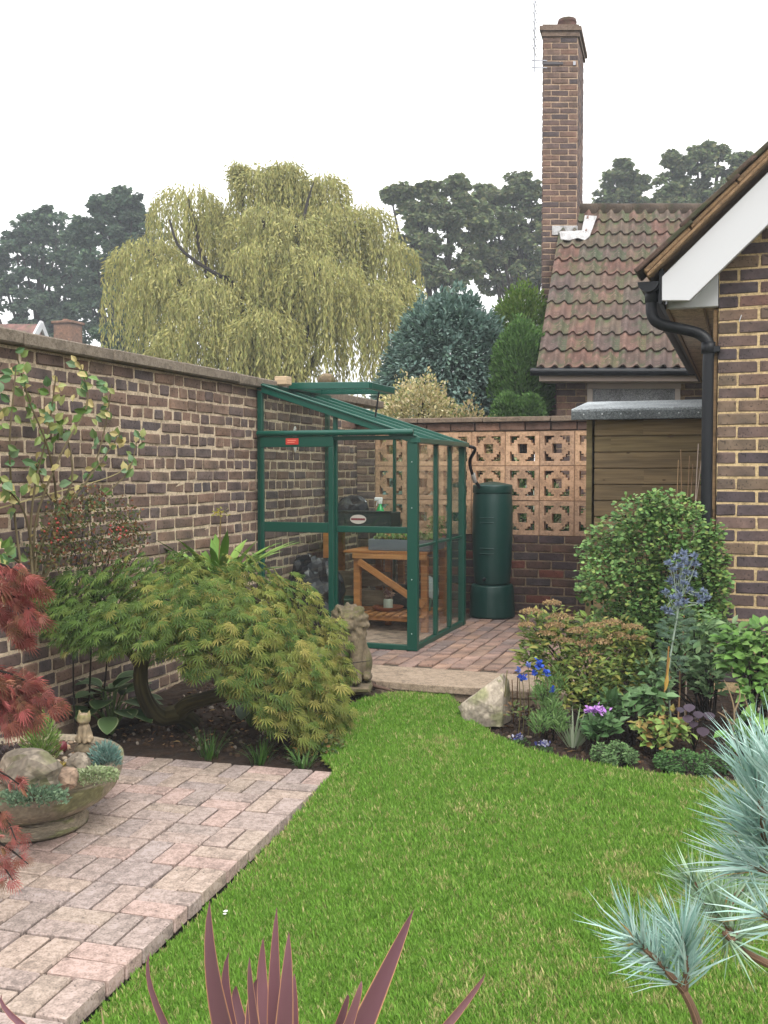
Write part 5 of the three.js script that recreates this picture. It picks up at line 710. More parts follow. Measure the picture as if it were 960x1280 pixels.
// dense bushes: faces set over an uneven ellipsoid, with twigs inside
function bush(o) {
  R = rng(o.seed); const L = new Leaves(), c = o.c, r = o.r, t = thing(o.name, o.label, o.cat || 'shrub', V(c.x, o.y0 ?? GY, c.z), o.group);
  const rad = d => 1 + (o.lump || 0.25) * (fbm(d.x * (o.fr || 2.4) + o.seed, d.y * (o.fr || 2.4), d.z * (o.fr || 2.4), 3) - 0.5) * 2;
  for (let i = 0; i < o.n; i++) { const d = rdir(); if (d.y < (o.low ?? -0.6)) continue; const q = rad(d) * (R() < 0.3 ? Math.pow(R(), 0.4) : 1 - Math.pow(R(), 1.6) * (o.deep || 0.3)), p = V(c.x + d.x * r.x * q, c.y + d.y * r.y * q, c.z + d.z * r.z * q); if (o.keep && !o.keep(p)) continue; const dr = o.dir ? o.dir(d) : V(d.x + gauss() * 0.7, d.y + gauss() * 0.7, d.z + gauss() * 0.7); const nn = V(d.x + gauss() * 0.6, d.y + 0.5 + gauss() * 0.6, d.z + gauss() * 0.6), sz = o.leaf * rr(0.6, 1.3); L.add(o.t || LT.ovate, p, dr, nn, sz, sz * (o.wid || 0.7), tone(o.pal, o.var ?? 0.25)); }
  const tw = []; for (let k = 0; k < 9; k++) { const d = rdir(); d.y = Math.abs(d.y) * 0.8 + 0.15; tw.push(limb([V(c.x, o.y0 ?? GY, c.z), V(c.x + d.x * r.x * 0.3, c.y - r.y * 0.3, c.z + d.z * r.z * 0.3), V(c.x + d.x * r.x * 0.8, c.y + d.y * r.y * 0.75, c.z + d.z * r.z * 0.8)], (o.tw || 0.03), (o.tw || 0.03) * 0.25, 6, 5)); }
  part(t, 'stems', merge(tw), BARKD, 'stuff'); part(t, 'foliage', L.geo(), o.mat || FOL, 'stuff'); return t;
}
{
  const p = at(560, 455, 12.6); bush({ seed: 121, name: 'blue_conifer', label: 'large rounded blue green conifer behind the screen wall', cat: 'conifer', c: V(p.x, 1.55, p.z), r: V(0.92, 1.88, 0.8), n: 85000, leaf: 0.08, wid: 0.46, lump: 0.16, fr: 5.2, deep: 0.22, low: -0.9, t: LT.diamond, pal: pal([[116, 142, 132], [102, 130, 122], [132, 156, 146], [90, 116, 106], [106, 134, 114]], 0.9), dir: d => V(d.x * 0.6 + gauss() * 0.3, -0.35 + gauss() * 0.5 + d.y * 0.6, d.z * 0.6 + gauss() * 0.3), tw: 0.05 });
  const gC = 'green conifers beside the tiled house'; const gp = pal([[88, 126, 62], [100, 138, 70], [74, 110, 54], [110, 146, 78]], 0.8), up = d => V(d.x * 0.7 + gauss() * 0.4, 0.6 + gauss() * 0.5, d.z * 0.7 + gauss() * 0.4);
  let q = at(652, 392, 12.9); bush({ seed: 122, name: 'golden_conifer', label: 'light green feathery conifer top between the blue conifer and the chimney', cat: 'conifer', c: V(q.x, q.y - 0.45, q.z), r: V(0.4, 0.8, 0.4), n: 12000, leaf: 0.055, wid: 0.45, lump: 0.25, fr: 5, low: -0.9, t: LT.diamond, pal: pal([[110, 140, 54], [96, 132, 56], [126, 150, 70]], 0.72), dir: up });
  q = at(652, 455, 11.9); bush({ seed: 123, name: 'green_conifer', label: 'bright green upright conifer pressed against the brick chimney', cat: 'conifer', c: V(q.x, q.y - 0.2, q.z), r: V(0.36, 0.68, 0.36), n: 16000, leaf: 0.05, wid: 0.45, lump: 0.22, fr: 6, low: -0.95, t: LT.diamond, pal: gp, dir: up });
  q = at(634, 512, 11.3); bush({ seed: 124, name: 'dwarf_conifer', label: 'small rounded bright green conifer just over the screen wall coping', cat: 'conifer', group: gC, c: V(q.x, q.y - 0.1, q.z), r: V(0.17, 0.27, 0.17), n: 5000, leaf: 0.045, wid: 0.45, lump: 0.2, fr: 6, low: -0.95, t: LT.diamond, pal: gp, dir: up });
  q = at(664, 511, 11.2); bush({ seed: 125, name: 'dwarf_conifer', label: 'small rounded bright green conifer at the foot of the house corner', cat: 'conifer', group: gC, c: V(q.x, q.y - 0.1, q.z), r: V(0.14, 0.25, 0.14), n: 4500, leaf: 0.045, wid: 0.45, lump: 0.2, fr: 6, low: -0.95, t: LT.diamond, pal: gp, dir: up });
  const cr = pal([[222, 210, 166], [230, 220, 184], [204, 192, 138], [164, 164, 104], [214, 192, 152], [120, 136, 76]], 0.85);
  q = at(522, 508, 10.4); bush({ seed: 126, name: 'variegated_shrub', label: 'cream and gold variegated shrub spilling above the screen wall', c: V(q.x, q.y - 0.3, q.z), r: V(0.5, 0.58, 0.35), n: 11000, leaf: 0.036, wid: 0.7, lump: 0.35, fr: 4, deep: 0.45, pal: cr });
  q = at(588, 515, 10.1); bush({ seed: 127, name: 'variegated_shrub', label: 'low cream variegated shrub with pinkish tips in front of the green conifers', c: V(q.x, q.y - 0.55, q.z), r: V(0.34, 0.62, 0.25), n: 7500, leaf: 0.038, wid: 0.65, lump: 0.4, fr: 4, deep: 0.5, pal: pal([[206, 186, 140], [220, 196, 160], [150, 150, 90], [110, 130, 70]], 0.72) });
  q = at(700, 640, 9.9); bush({ seed: 128, name: 'leafy_shrub', label: 'dark green leafy shrub showing through the pierced screen blocks', c: V(q.x - 0.5, 0.5, q.z), r: V(0.9, 0.75, 0.3), n: 5000, leaf: 0.06, wid: 0.6, lump: 0.35, pal: pal([[70, 110, 50], [90, 130, 70], [56, 90, 44], [190, 190, 150]], 0.75) });
}
// ---------------------------------------------------------------- planting inside the garden
// leaves scattered through clumps [x, y, r px, depth]
function clumps(list, fn) { for (const [x, y, r, d, n] of list) { const c = at(x, y, d), rad = r * d / F; for (let i = 0; i < n; i++) { const q = rdir(), u = Math.pow(R(), 0.42); fn(V(c.x + q.x * rad * u, c.y + q.y * rad * u, c.z + q.z * rad * u), q, x, y); } } }
{ // green laceleaf maple
  R = rng(131);
  const root = V(-2.86, soilY(-2.86, 4.95) - 0.02, -4.95), t = thing('green_japanese_maple', 'spreading green laceleaf Japanese maple dome beside the garden wall', 'tree', root);
  const L = new Leaves(), G1 = pal([[110, 138, 66], [98, 128, 60], [128, 148, 74], [90, 120, 60]], 0.86), G2 = pal([[160, 160, 84], [142, 154, 78], [172, 164, 94], [128, 144, 70]], 0.86);
  const list = [[70, 768, 30, 5.0, 110], [60, 745, 26, 5.15, 80], [112, 742, 42, 5.15, 220], [170, 730, 42, 5.25, 220], [235, 726, 42, 5.35, 230], [298, 732, 44, 5.4, 240], [356, 756, 44, 5.45, 240], [398, 800, 40, 5.4, 230], [420, 838, 26, 5.4, 110], [95, 790, 28, 4.95, 120], [140, 785, 38, 4.95, 200], [195, 785, 42, 4.95, 230], [250, 790, 42, 5.0, 240], [310, 800, 46, 5.0, 270], [365, 835, 46, 5.05, 270], [400, 870, 36, 5.15, 200], [345, 880, 36, 5.0, 190], [380, 912, 26, 5.05, 120], [405, 915, 24, 5.2, 90], [300, 850, 28, 4.95, 120], [245, 832, 20, 4.95, 70], [420, 890, 22, 5.3, 80], [215, 755, 45, 5.1, 200], [275, 765, 45, 5.1, 200], [335, 790, 40, 5.15, 180]];
  const cc = at(240, 800, 5.3);
  clumps(list, (p, q, x) => { const o = p.clone().sub(cc).setY(0).normalize(), right = R() < clamp((x - 120) / 320, 0.05, 0.85); const dir = V(o.x * 0.7 + gauss() * 0.8, -0.45 + gauss() * 0.45, o.z * 0.7 + gauss() * 0.8), n = V(o.x * 0.5 + gauss() * 0.5, 0.9, o.z * 0.5 + 0.35 + gauss() * 0.5); const s = rr(0.04, 0.07); L.add(LT.lace, p, dir, n, s, s, tone(right ? G2 : G1, 0.2)); });
  const gn = M(C(118, 112, 72, 0.7), 0.95, { map: T.bark, bumpMap: T.bark, bumpScale: 0.012 });
  const q = (x, y, d) => at(x, y, d);
  part(t, 'trunk', limb([root, q(222, 893, 5.45), q(200, 895, 5.4), q(180, 870, 5.3), q(176, 835, 5.3), q(190, 800, 5.3), q(215, 770, 5.3)], 0.06, 0.028, 24, 9, 0.25), gn);
  part(t, 'limb', limb([q(222, 893, 5.45), q(235, 880, 5.4), q(262, 872, 5.3), q(300, 862, 5.2), q(340, 830, 5.2), q(370, 800, 5.25)], 0.05, 0.018, 20, 8, 0.25), gn); part(t, 'limb', limb([q(176, 835, 5.3), q(150, 800, 5.2), q(115, 775, 5.1), q(80, 762, 5.05)], 0.026, 0.01, 14, 7, 0.2), gn); part(t, 'limb', limb([q(215, 770, 5.3), q(260, 745, 5.3), q(320, 750, 5.35), q(380, 790, 5.4)], 0.024, 0.008, 14, 7, 0.2), gn);
  const tw = []; for (const [x, y, r, d] of list) { const c = q(x, y, d); for (let k = 0; k < 4; k++) tw.push(limb([c.clone().add(V(gauss() * 0.05, 0.03, gauss() * 0.05)), c.clone().add(V(gauss() * 0.15, gauss() * 0.06, gauss() * 0.15))], 0.004, 0.0015, 3, 4)); tw.push(limb([q(205 + (x - 205) * 0.35, 790, 5.25), c], 0.009, 0.004, 4, 5)); } part(t, 'twigs', merge(tw), BARKD, 'stuff'); part(t, 'crown', L.geo(), FOL, 'stuff');
}
{ // red laceleaf maple reaching in from the side
  R = rng(132);
  const rb = at(-150, 1040, 3.15), root = V(rb.x, -0.2, rb.z), t = thing('red_japanese_maple', 'red laceleaf Japanese maple with drooping feathery branches over the stone bowl', 'tree', root), L = new Leaves(), P = pal([[196, 116, 114], [176, 98, 92], [206, 138, 130], [164, 92, 82], [188, 126, 104], [150, 116, 84]], 0.85), tw = [];
  const tips = [[[-90, 730], [-30, 715], [20, 722], [52, 738]], [[-90, 735], [-20, 735], [25, 750], [45, 775]], [[-90, 740], [-30, 755], [10, 775], [28, 800]], [[-90, 845], [-20, 835], [30, 850], [68, 885]], [[-90, 850], [-20, 850], [20, 870], [40, 900]], [[-90, 850], [-30, 862], [5, 880], [14, 910]], [[-90, 1010], [-30, 1000], [5, 1020], [20, 1050]], [[-90, 1050], [-30, 1040], [10, 1060], [35, 1080]], [[-90, 1060], [-30, 1060], [0, 1080], [16, 1100]], [[-90, 1010], [-40, 960], [0, 965], [30, 985]], [[-90, 700], [-20, 700], [15, 710], [35, 722]]];
  tips.forEach((P4, i) => { const d = i > 5 ? 2.98 : 3.12, c = new THREE.CatmullRomCurve3(P4.map(a => at(a[0], a[1], d + rr(-0.1, 0.1)))); tw.push(limb(c.getPoints(8), 0.006, 0.0015, 9, 5)); tw.push(limb([root.clone().add(V(0, 0.3 + i * 0.06, 0)), c.getPoint(0)], 0.015, 0.006, 4, 5)); const nl = i > 5 ? 22 : 95; for (let k = 0; k < nl; k++) { const u = rr(0.25, 1), p = c.getPoint(u).add(V(gauss() * 0.025, gauss() * 0.02, gauss() * 0.03)), tg = c.getTangent(u); const s = i > 5 ? rr(0.03, 0.05) : rr(0.036, 0.066); L.add(LT.thread, p, V(tg.x + gauss() * 0.5, -0.8 + gauss() * 0.3, tg.z + gauss() * 0.5), V(gauss() * 0.4, 0.7, 0.6), s, s * 0.8, tone(P, 0.22)); } });
  part(t, 'trunk', limb([root, root.clone().add(V(0.02, 0.5, 0)), root.clone().add(V(0, 1.0, 0.02))], 0.04, 0.015, 8, 7, 0.2), BARK); part(t, 'twigs', merge(tw), BARKD, 'stuff'); part(t, 'crown', L.geo(), FOL, 'stuff');
}
const oval = t => Math.pow(Math.sin(Math.PI * Math.min(1, 0.04 + t * 0.96)), 0.8) * (t < 0.02 ? 0.2 : 1), strap = t => t < 0.75 ? 0.85 + 0.15 * Math.sin(t * 3) : Math.max(0.03, (1 - t) / 0.25 * 0.99), sword = t => t < 0.12 ? 0.5 + t * 4 : Math.max(0.01, Math.pow(1 - (t - 0.12) / 0.88, 0.75));
const LEAFM = foliageMat({ roughness: 0.55, transmission: 0.15, specularIntensity: 0.8 });
{ // rose on the wall
  R = rng(133);
  const rb = atX(42, 735, XW + 0.14), t = thing('wall_rose', 'straggly rose bush with sparse pale leaves trained on the brick wall', 'rose', V(rb.x, -0.15, rb.z)), st = M(C(96, 84, 56, 0.8), 0.8);
  const leafG = [...Array(5)].map(() => { const a = new Leaves(), w = rr(0.6, 0.75); a.add(LT.ovate, V(0, 0, 0), V(0, 1, 0.12), V(0, 0.1, 1), 1, w, [1, 1, 1]); const g = a.geo(); return g; });
  const mats = [[136, 158, 88], [116, 146, 84], [92, 130, 80], [160, 168, 100], [190, 178, 116], [206, 190, 130], [120, 150, 110], [104, 140, 60]].map(c => M(C(...c, 0.85), 0.6, { side: THREE.DoubleSide, transmission: 0.2, thickness: 0 }));
  const P = wpos(t), stems = [[[42, 735], [50, 680], [80, 640], [120, 585], [150, 545]], [[42, 735], [38, 670], [45, 600], [60, 540], [70, 470]], [[42, 735], [60, 660], [110, 600], [130, 540], [140, 480]], [[30, 735], [20, 660], [12, 560], [20, 460]], [[50, 735], [70, 640], [60, 560], [36, 500], [20, 440]], [[45, 735], [30, 640], [0, 600]], [[45, 735], [90, 650], [60, 620], [45, 580]], [[48, 735], [75, 690], [105, 640], [160, 590], [172, 545]], [[42, 735], [45, 650], [80, 560], [110, 500], [100, 455]], [[44, 735], [20, 700], [-10, 690]], [[70, 640], [90, 600], [80, 540], [50, 520]]];
  stems.forEach((S, i) => { const c = new THREE.CatmullRomCurve3(S.map(a => atX(a[0], a[1], XW + rr(0.09, 0.2)))); part(t, 'stem', limb(c.getPoints(12), 0.0075, 0.003, 14, 5, 0.2), st); const n = 20; for (let k = 0; k < n; k++) { const u = 0.45 + 0.55 * Math.sqrt((k + R()) / n), p = c.getPoint(u).add(V(gauss() * 0.05, gauss() * 0.045, gauss() * 0.06)), s = rr(0.042, 0.072); const m = put(t, 'leaf', pick(leafG), pick(mats), p.x - P.x, p.y - P.y, p.z - P.z, 0.4 + gauss() * 0.9, gauss() * 0.8, rr(0, 6.28)); m.scale.set(s, s, s); } });
  // a dry cane pinned across the wall
  part(t, 'cane', limb([atX(0, 635, XW + 0.06), atX(60, 618, XW + 0.06), atX(135, 597, XW + 0.05), atX(160, 585, XW + 0.04)], 0.004, 0.0025, 10, 5), M(C(172, 160, 112, 0.8), 0.8));
}
{ // berried shrub low on the wall
  R = rng(134);
  const c = atX(115, 720, XW + 0.18), t = thing('berried_shrub', 'twiggy low shrub with tiny russet leaves and red berries on the wall', 'shrub', V(c.x, -0.15, c.z)), L = new Leaves(), P = pal([[104, 108, 60], [120, 96, 56], [88, 96, 56], [134, 76, 56], [90, 110, 70]], 0.8), tw = [];
  clumps([[75, 650, 30, 5.05, 330], [110, 632, 28, 5.2, 330], [150, 645, 28, 5.3, 330], [165, 672, 24, 5.4, 240], [100, 680, 36, 5.15, 420], [60, 690, 30, 5.0, 300], [140, 690, 30, 5.25, 340]], (p, q) => { L.add(LT.ovate, p, rdir(), rdir(), rr(0.012, 0.024), 0.014, tone(P, 0.3)); });
  for (let k = 0; k < 15; k++) { const e = atX(rr(55, 180), rr(615, 690), XW + rr(0.05, 0.3)); const f0 = V(c.x + rr(-0.05, 0.05), rr(0.35, 0.5), c.z + (k % 3 - 1) * 0.16 + rr(-0.03, 0.03)); tw.push(limb([f0, f0.clone().lerp(e, 0.5).add(V(0, 0.05, 0)), e], 0.0032, 0.0015, 7, 4)); }
  for (const k of [-1, 0, 1]) tw.push(limb([V(c.x - 0.04, -0.12, c.z + k * 0.1), V(c.x - 0.02, 0.15, c.z + k * 0.14), V(c.x, 0.5, c.z + k * 0.16)], 0.0055, 0.004, 6, 6)); part(t, 'twigs', merge(tw), BARK, 'stuff'); part(t, 'foliage', L.geo(), FOL, 'stuff'); const bg = []; for (let k = 0; k < 26; k++) { const p = pick([at(148, 662, 5.1), at(70, 662, 4.95)]), s = new THREE.IcosahedronGeometry(0.006, 1); s.translate(p.x + gauss() * 0.06, p.y + gauss() * 0.06, p.z + gauss() * 0.05); bg.push(s); } part(t, 'berries', merge(bg), M(C(150, 60, 50), 0.45), 'stuff');
}
{ // strap-leaved plant by the greenhouse door
  R = rng(135);
  const b = V(-3.12, soilY(-3.12, 5.74), -5.74), t = thing('strap_leaf_plant', 'clump of broad pale green strap leaves in front of the greenhouse', 'plant', b), gs = pal([[132, 170, 76], [112, 154, 62], [152, 184, 92], [98, 140, 54]], 0.85);
  for (let k = 0; k < 34; k++) { const a = k / 34 * 6.28 + rr(-0.2, 0.2), el = rr(0.25, 0.85), out = V(Math.cos(a), 0, Math.sin(a)), d = V(out.x * el, 1, out.z * el), c = tone(gs, 0.15); part(t, 'leaf', blade(b.clone().add(V(out.x * 0.03, 0.56, out.z * 0.03)), d, V(out.x, -0.55, out.z), rr(0.45, 0.65), rr(0.042, 0.058), rr(0.5, 1.3), 0.25, strap, c, c, 9), LEAFM); }
  part(t, 'stem', limb([b, b.clone().add(V(0, 0.58, 0))], 0.04, 0.05, 4, 8), M(C(110, 130, 70, 0.8), 0.8));
  const s0 = b.clone().add(V(0.0, 0.3, 0.05)), s1 = atD(276, 640, 5.75); part(t, 'flower_stalk', limb([s0, s0.clone().lerp(s1, 0.5), s1], 0.006, 0.004, 6, 5), M(C(120, 100, 60, 0.8), 0.8)); const L = new Leaves(); for (let k = 0; k < 40; k++) L.add(LT.diamond, s1.clone().add(V(gauss() * 0.04, gauss() * 0.025, gauss() * 0.04)), rdir(), rdir(), 0.025, 0.012, tone(pal([[190, 170, 70], [150, 150, 80]]))); part(t, 'flower_head', L.geo(), FOL, 'stuff');
}
function hosta(lab, b, n, seed, len) {
  R = rng(seed); const t = thing('hosta', lab, 'hosta', b, 'hostas in the shady bed'), ga = pal([[74, 102, 62], [66, 94, 56], [86, 112, 68]], 0.9), ed = pal([[176, 184, 140], [160, 172, 120]], 0.9);
  for (let k = 0; k < n; k++) { const a = k * 2.399 + rr(-0.2, 0.2), lv = Math.sqrt((k + 0.5) / n), out = V(Math.cos(a), 0, Math.sin(a)), st = b.clone().add(V(out.x * 0.16 * lv, 0.12 + 0.16 * (1 - lv) + rr(0, 0.05), out.z * 0.16 * lv)); part(t, 'leaf', blade(st, V(out.x * (0.4 + lv), 0.75 - 0.55 * lv, out.z * (0.4 + lv)), V(out.x * 0.2, -1, out.z * 0.2), len * rr(0.8, 1.15), len * rr(0.55, 0.68), rr(0.7, 1.3), 0.22, oval, tone(ga, 0.15), tone(ed, 0.15), 8), LEAFM); part(t, 'leaf_stalk', limb([b, b.clone().lerp(st, 0.6).add(V(0, 0.03, 0)), st], 0.005, 0.004, 4, 5), M(C(96, 120, 70, 0.8), 0.8)); }
}
hosta('hosta with dark leaves edged in cream behind the stone bowl', V(-3.19, soilY(-3.19, 4.66), -4.66), 26, 141, 0.19);
hosta('small hosta with pale edged leaves under the green maple', V(-2.52, soilY(-2.52, 4.95), -4.98), 12, 142, 0.14);
function tuft(name, lab, cat, b, n, len, w, pl, seed, lean = 0.7, group) { R = rng(seed); const t = thing(name, lab, cat, b, group), P = pal(pl, 0.85), L = []; for (let k = 0; k < n; k++) { const a = rr(0, 6.28), out = V(Math.cos(a), 0, Math.sin(a)), c = tone(P, 0.2); L.push(blade(b.clone().add(V(out.x * rr(0, 0.05), 0, out.z * rr(0, 0.05))), V(out.x * rr(0, lean), 1, out.z * rr(0, lean)), V(out.x, -0.6, out.z), len * rr(0.6, 1.1), w, rr(0.2, 1.4), 0.2, sword, c, c, 5)); } part(t, 'leaves', merge(L), LEAFM, 'stuff'); return t; }
{ const s = (px, py) => { const p = atY(px, py, -0.16); return V(p.x, soilY(p.x, -p.z), p.z); }, g = 'grassy tufts along the patio edge'; const pg = [[70, 110, 44], [84, 124, 52], [56, 92, 38]];
  tuft('grassy_tuft', 'dark grassy tuft at the patio edge beside the large hosta', 'plant', s(262, 944), 46, 0.2, 0.006, pg, 151, 0.6, g); tuft('grassy_tuft', 'dark grassy tuft at the patio edge under the maple centre', 'plant', s(325, 950), 52, 0.18, 0.006, pg, 152, 0.7, g); tuft('grassy_tuft', 'short broad leaved tuft by the outer corner of the patio', 'plant', s(380, 955), 34, 0.13, 0.012, [[80, 120, 56], [104, 140, 76]], 153, 1.0, g);
  bush({ seed: 154, name: 'low_ground_plant', label: 'low leafy plant with tan dead leaves by the patio corner', cat: 'plant', y0: -0.17, c: s(395, 945).add(V(0, 0.03, 0)), r: V(0.13, 0.09, 0.1), n: 500, leaf: 0.03, pal: pal([[90, 120, 60], [70, 100, 50], [170, 130, 80], [120, 140, 80]], 0.8), low: -0.1, tw: 0.006 }); }
// statues: one continuous carved form each
const CARVE = M(C(142, 130, 112, 0.8), 0.95, { map: T.stone, bumpMap: T.concB, bumpScale: 0.008 });
{ // seated stone lion
  const p = atY(437, 858, -0.03), f = (x, y, z) => {
    let d = cap(x, y, z, [0, 0.29, 0.0], [0, 0.12, -0.1], 0.085, 0.115);
    d = smin(d, ell(x, y, z, [0.075, 0.1, -0.07], [0.055, 0.09, 0.1]), 0.02); d = smin(d, ell(x, y, z, [-0.075, 0.1, -0.07], [0.055, 0.09, 0.1]), 0.02);
    for (const s of [-1, 1]) { d = smin(d, cap(x, y, z, [0.05 * s, 0.26, 0.05], [0.052 * s, 0.05, 0.095], 0.042, 0.03), 0.018); d = smin(d, ell(x, y, z, [0.052 * s, 0.035, 0.12], [0.036, 0.03, 0.05]), 0.01); d = smin(d, ell(x, y, z, [0.105 * s, 0.035, 0.0], [0.032, 0.028, 0.065]), 0.012); for (const k of [-1, 0, 1]) d = smin(d, ell(x, y, z, [0.052 * s + k * 0.018, 0.032, 0.157], [0.011, 0.016, 0.018]), 0.004); }
    const mn = 0.016 * (fbm(x * 26, y * 20, z * 26, 3) - 0.5) * 2 + 0.006 * Math.sin(Math.atan2(x, y - 0.37) * 13);
    d = smin(d, ell(x, y, z, [0, 0.355, 0.015], [0.115, 0.12, 0.09]) + mn, 0.02); d = smin(d, ell(x, y, z, [0, 0.27, 0.06], [0.08, 0.09, 0.06]) + mn, 0.02);
    d = smin(d, ell(x, y, z, [0, 0.375, 0.075], [0.066, 0.072, 0.06]), 0.012); d = smin(d, ell(x, y, z, [0, 0.35, 0.13], [0.038, 0.033, 0.035]), 0.014); d = smin(d, ell(x, y, z, [0, 0.368, 0.155], [0.016, 0.012, 0.012]), 0.006);
    for (const s of [-1, 1]) { d = smin(d, ell(x, y, z, [0.062 * s, 0.44, 0.045], [0.022, 0.026, 0.014]), 0.01); d = Math.max(d, -ell(x, y, z, [0.026 * s, 0.388, 0.138], [0.012, 0.009, 0.012])); d = smin(d, ell(x, y, z, [0.026 * s, 0.404, 0.128], [0.018, 0.007, 0.01]), 0.006); }
    d = Math.max(d, -ell(x, y, z, [0, 0.333, 0.162], [0.026, 0.005, 0.02]));
    return d;
  };
  const g = sdfMesh(f, [-0.17, 0.0, -0.23], [0.17, 0.5, 0.2], 0.0085); g.rotateY(0.25); g.translate(p.x, p.y + 0.028, p.z);
  const t = thing('stone_lion', 'weathered stone lion ornament sitting beside the step and maple', 'statue', p.clone()); part(t, 'body', g, CARVE); const pl = chamBox(0.28, 0.035, 0.34, 0.01, 0.006), pu = boxUV(pl); pu.rotateY(0.25); pu.translate(p.x, p.y + 0.012, p.z); part(t, 'plinth', flat(pu), CARVE);
  // flat stones and dark pipe end beside it
  const q = atY(447, 862, -0.07), rk = rock(0.075, 1.2, 0.4, 0.8, 5.1, 0.3); rk.translate(q.x + 0.03, -0.065, q.z + 0.06); single('flat_stone', 'flat grey stone lying at the feet of the stone lion', 'stone', rk, CARVE, V(q.x, -0.08, q.z));
  const e = atY(458, 853, -0.02); const hp = thing('clay_pipe', 'short dark brown clay pipe end lying against the step', 'pipe', V(e.x, -0.05, e.z)); part(hp, 'pipe', limb([V(e.x - 0.05, -0.025, e.z - 0.01), V(e.x + 0.06, -0.03, e.z + 0.035)], 0.03, 0.027, 5, 10, 0.1), M(C(92, 70, 58), 0.8, withT(T.brick))); part(hp, 'spigot', limb([V(e.x + 0.06, -0.03, e.z + 0.035), V(e.x + 0.2, -0.045, e.z + 0.07)], 0.013, 0.006, 4, 8, 0.1), M(C(92, 70, 58), 0.8));
}
{ // rock at the bed's corner
  const p = lawnPt(608, 897), pts = [[-0.13, -0.05, 0.03], [-0.1, -0.05, 0.1], [-0.14, 0.03, 0.06], [0.1, -0.05, 0.1], [0.12, -0.05, -0.08], [-0.06, -0.05, -0.1], [0.085, 0.21, -0.02], [0.11, 0.17, -0.05], [0.11, 0.12, 0.06], [0.045, 0.185, 0.03], [-0.06, 0.09, 0.095], [-0.02, 0.12, -0.06], [0.06, 0.06, 0.115]].map(k => V(...k));
  let g = new ConvexGeometry(pts); { const q = []; const pp = g.attributes.position; for (let i = 0; i < pp.count; i += 3) { const A = V().fromBufferAttribute(pp, i), B = V().fromBufferAttribute(pp, i + 1), D = V().fromBufferAttribute(pp, i + 2), n = 6; const at2 = (u, v) => { const r = A.clone().multiplyScalar(1 - u - v).addScaledVector(B, u).addScaledVector(D, v), k = 0.03 * (fbm(r.x * 14, r.y * 14 + 3, r.z * 14, 3) - 0.5) + 0.012 * Math.abs(fbm(r.x * 40 + r.y * 10, r.y * 24, r.z * 40, 2) - 0.5); return r.addScaledVector(r.clone().normalize(), k); }; for (let u = 0; u < n; u++) for (let v = 0; v < n - u; v++) { q.push(at2(u / n, v / n), at2((u + 1) / n, v / n), at2(u / n, (v + 1) / n)); if (u + v < n - 1) q.push(at2((u + 1) / n, v / n), at2((u + 1) / n, (v + 1) / n), at2(u / n, (v + 1) / n)); } } g = new THREE.BufferGeometry().setFromPoints(q); g = flat(boxUV(g)); } g.translate(p.x, p.y + 0.03, p.z); single('garden_rock', 'pale angular rock tilted at the corner of the lawn by the step', 'rock', g, M(C(218, 208, 200, 0.8), 0.92, { map: T.stone, bumpMap: T.concB, bumpScale: 0.01 }), V(p.x, p.y, p.z));
}
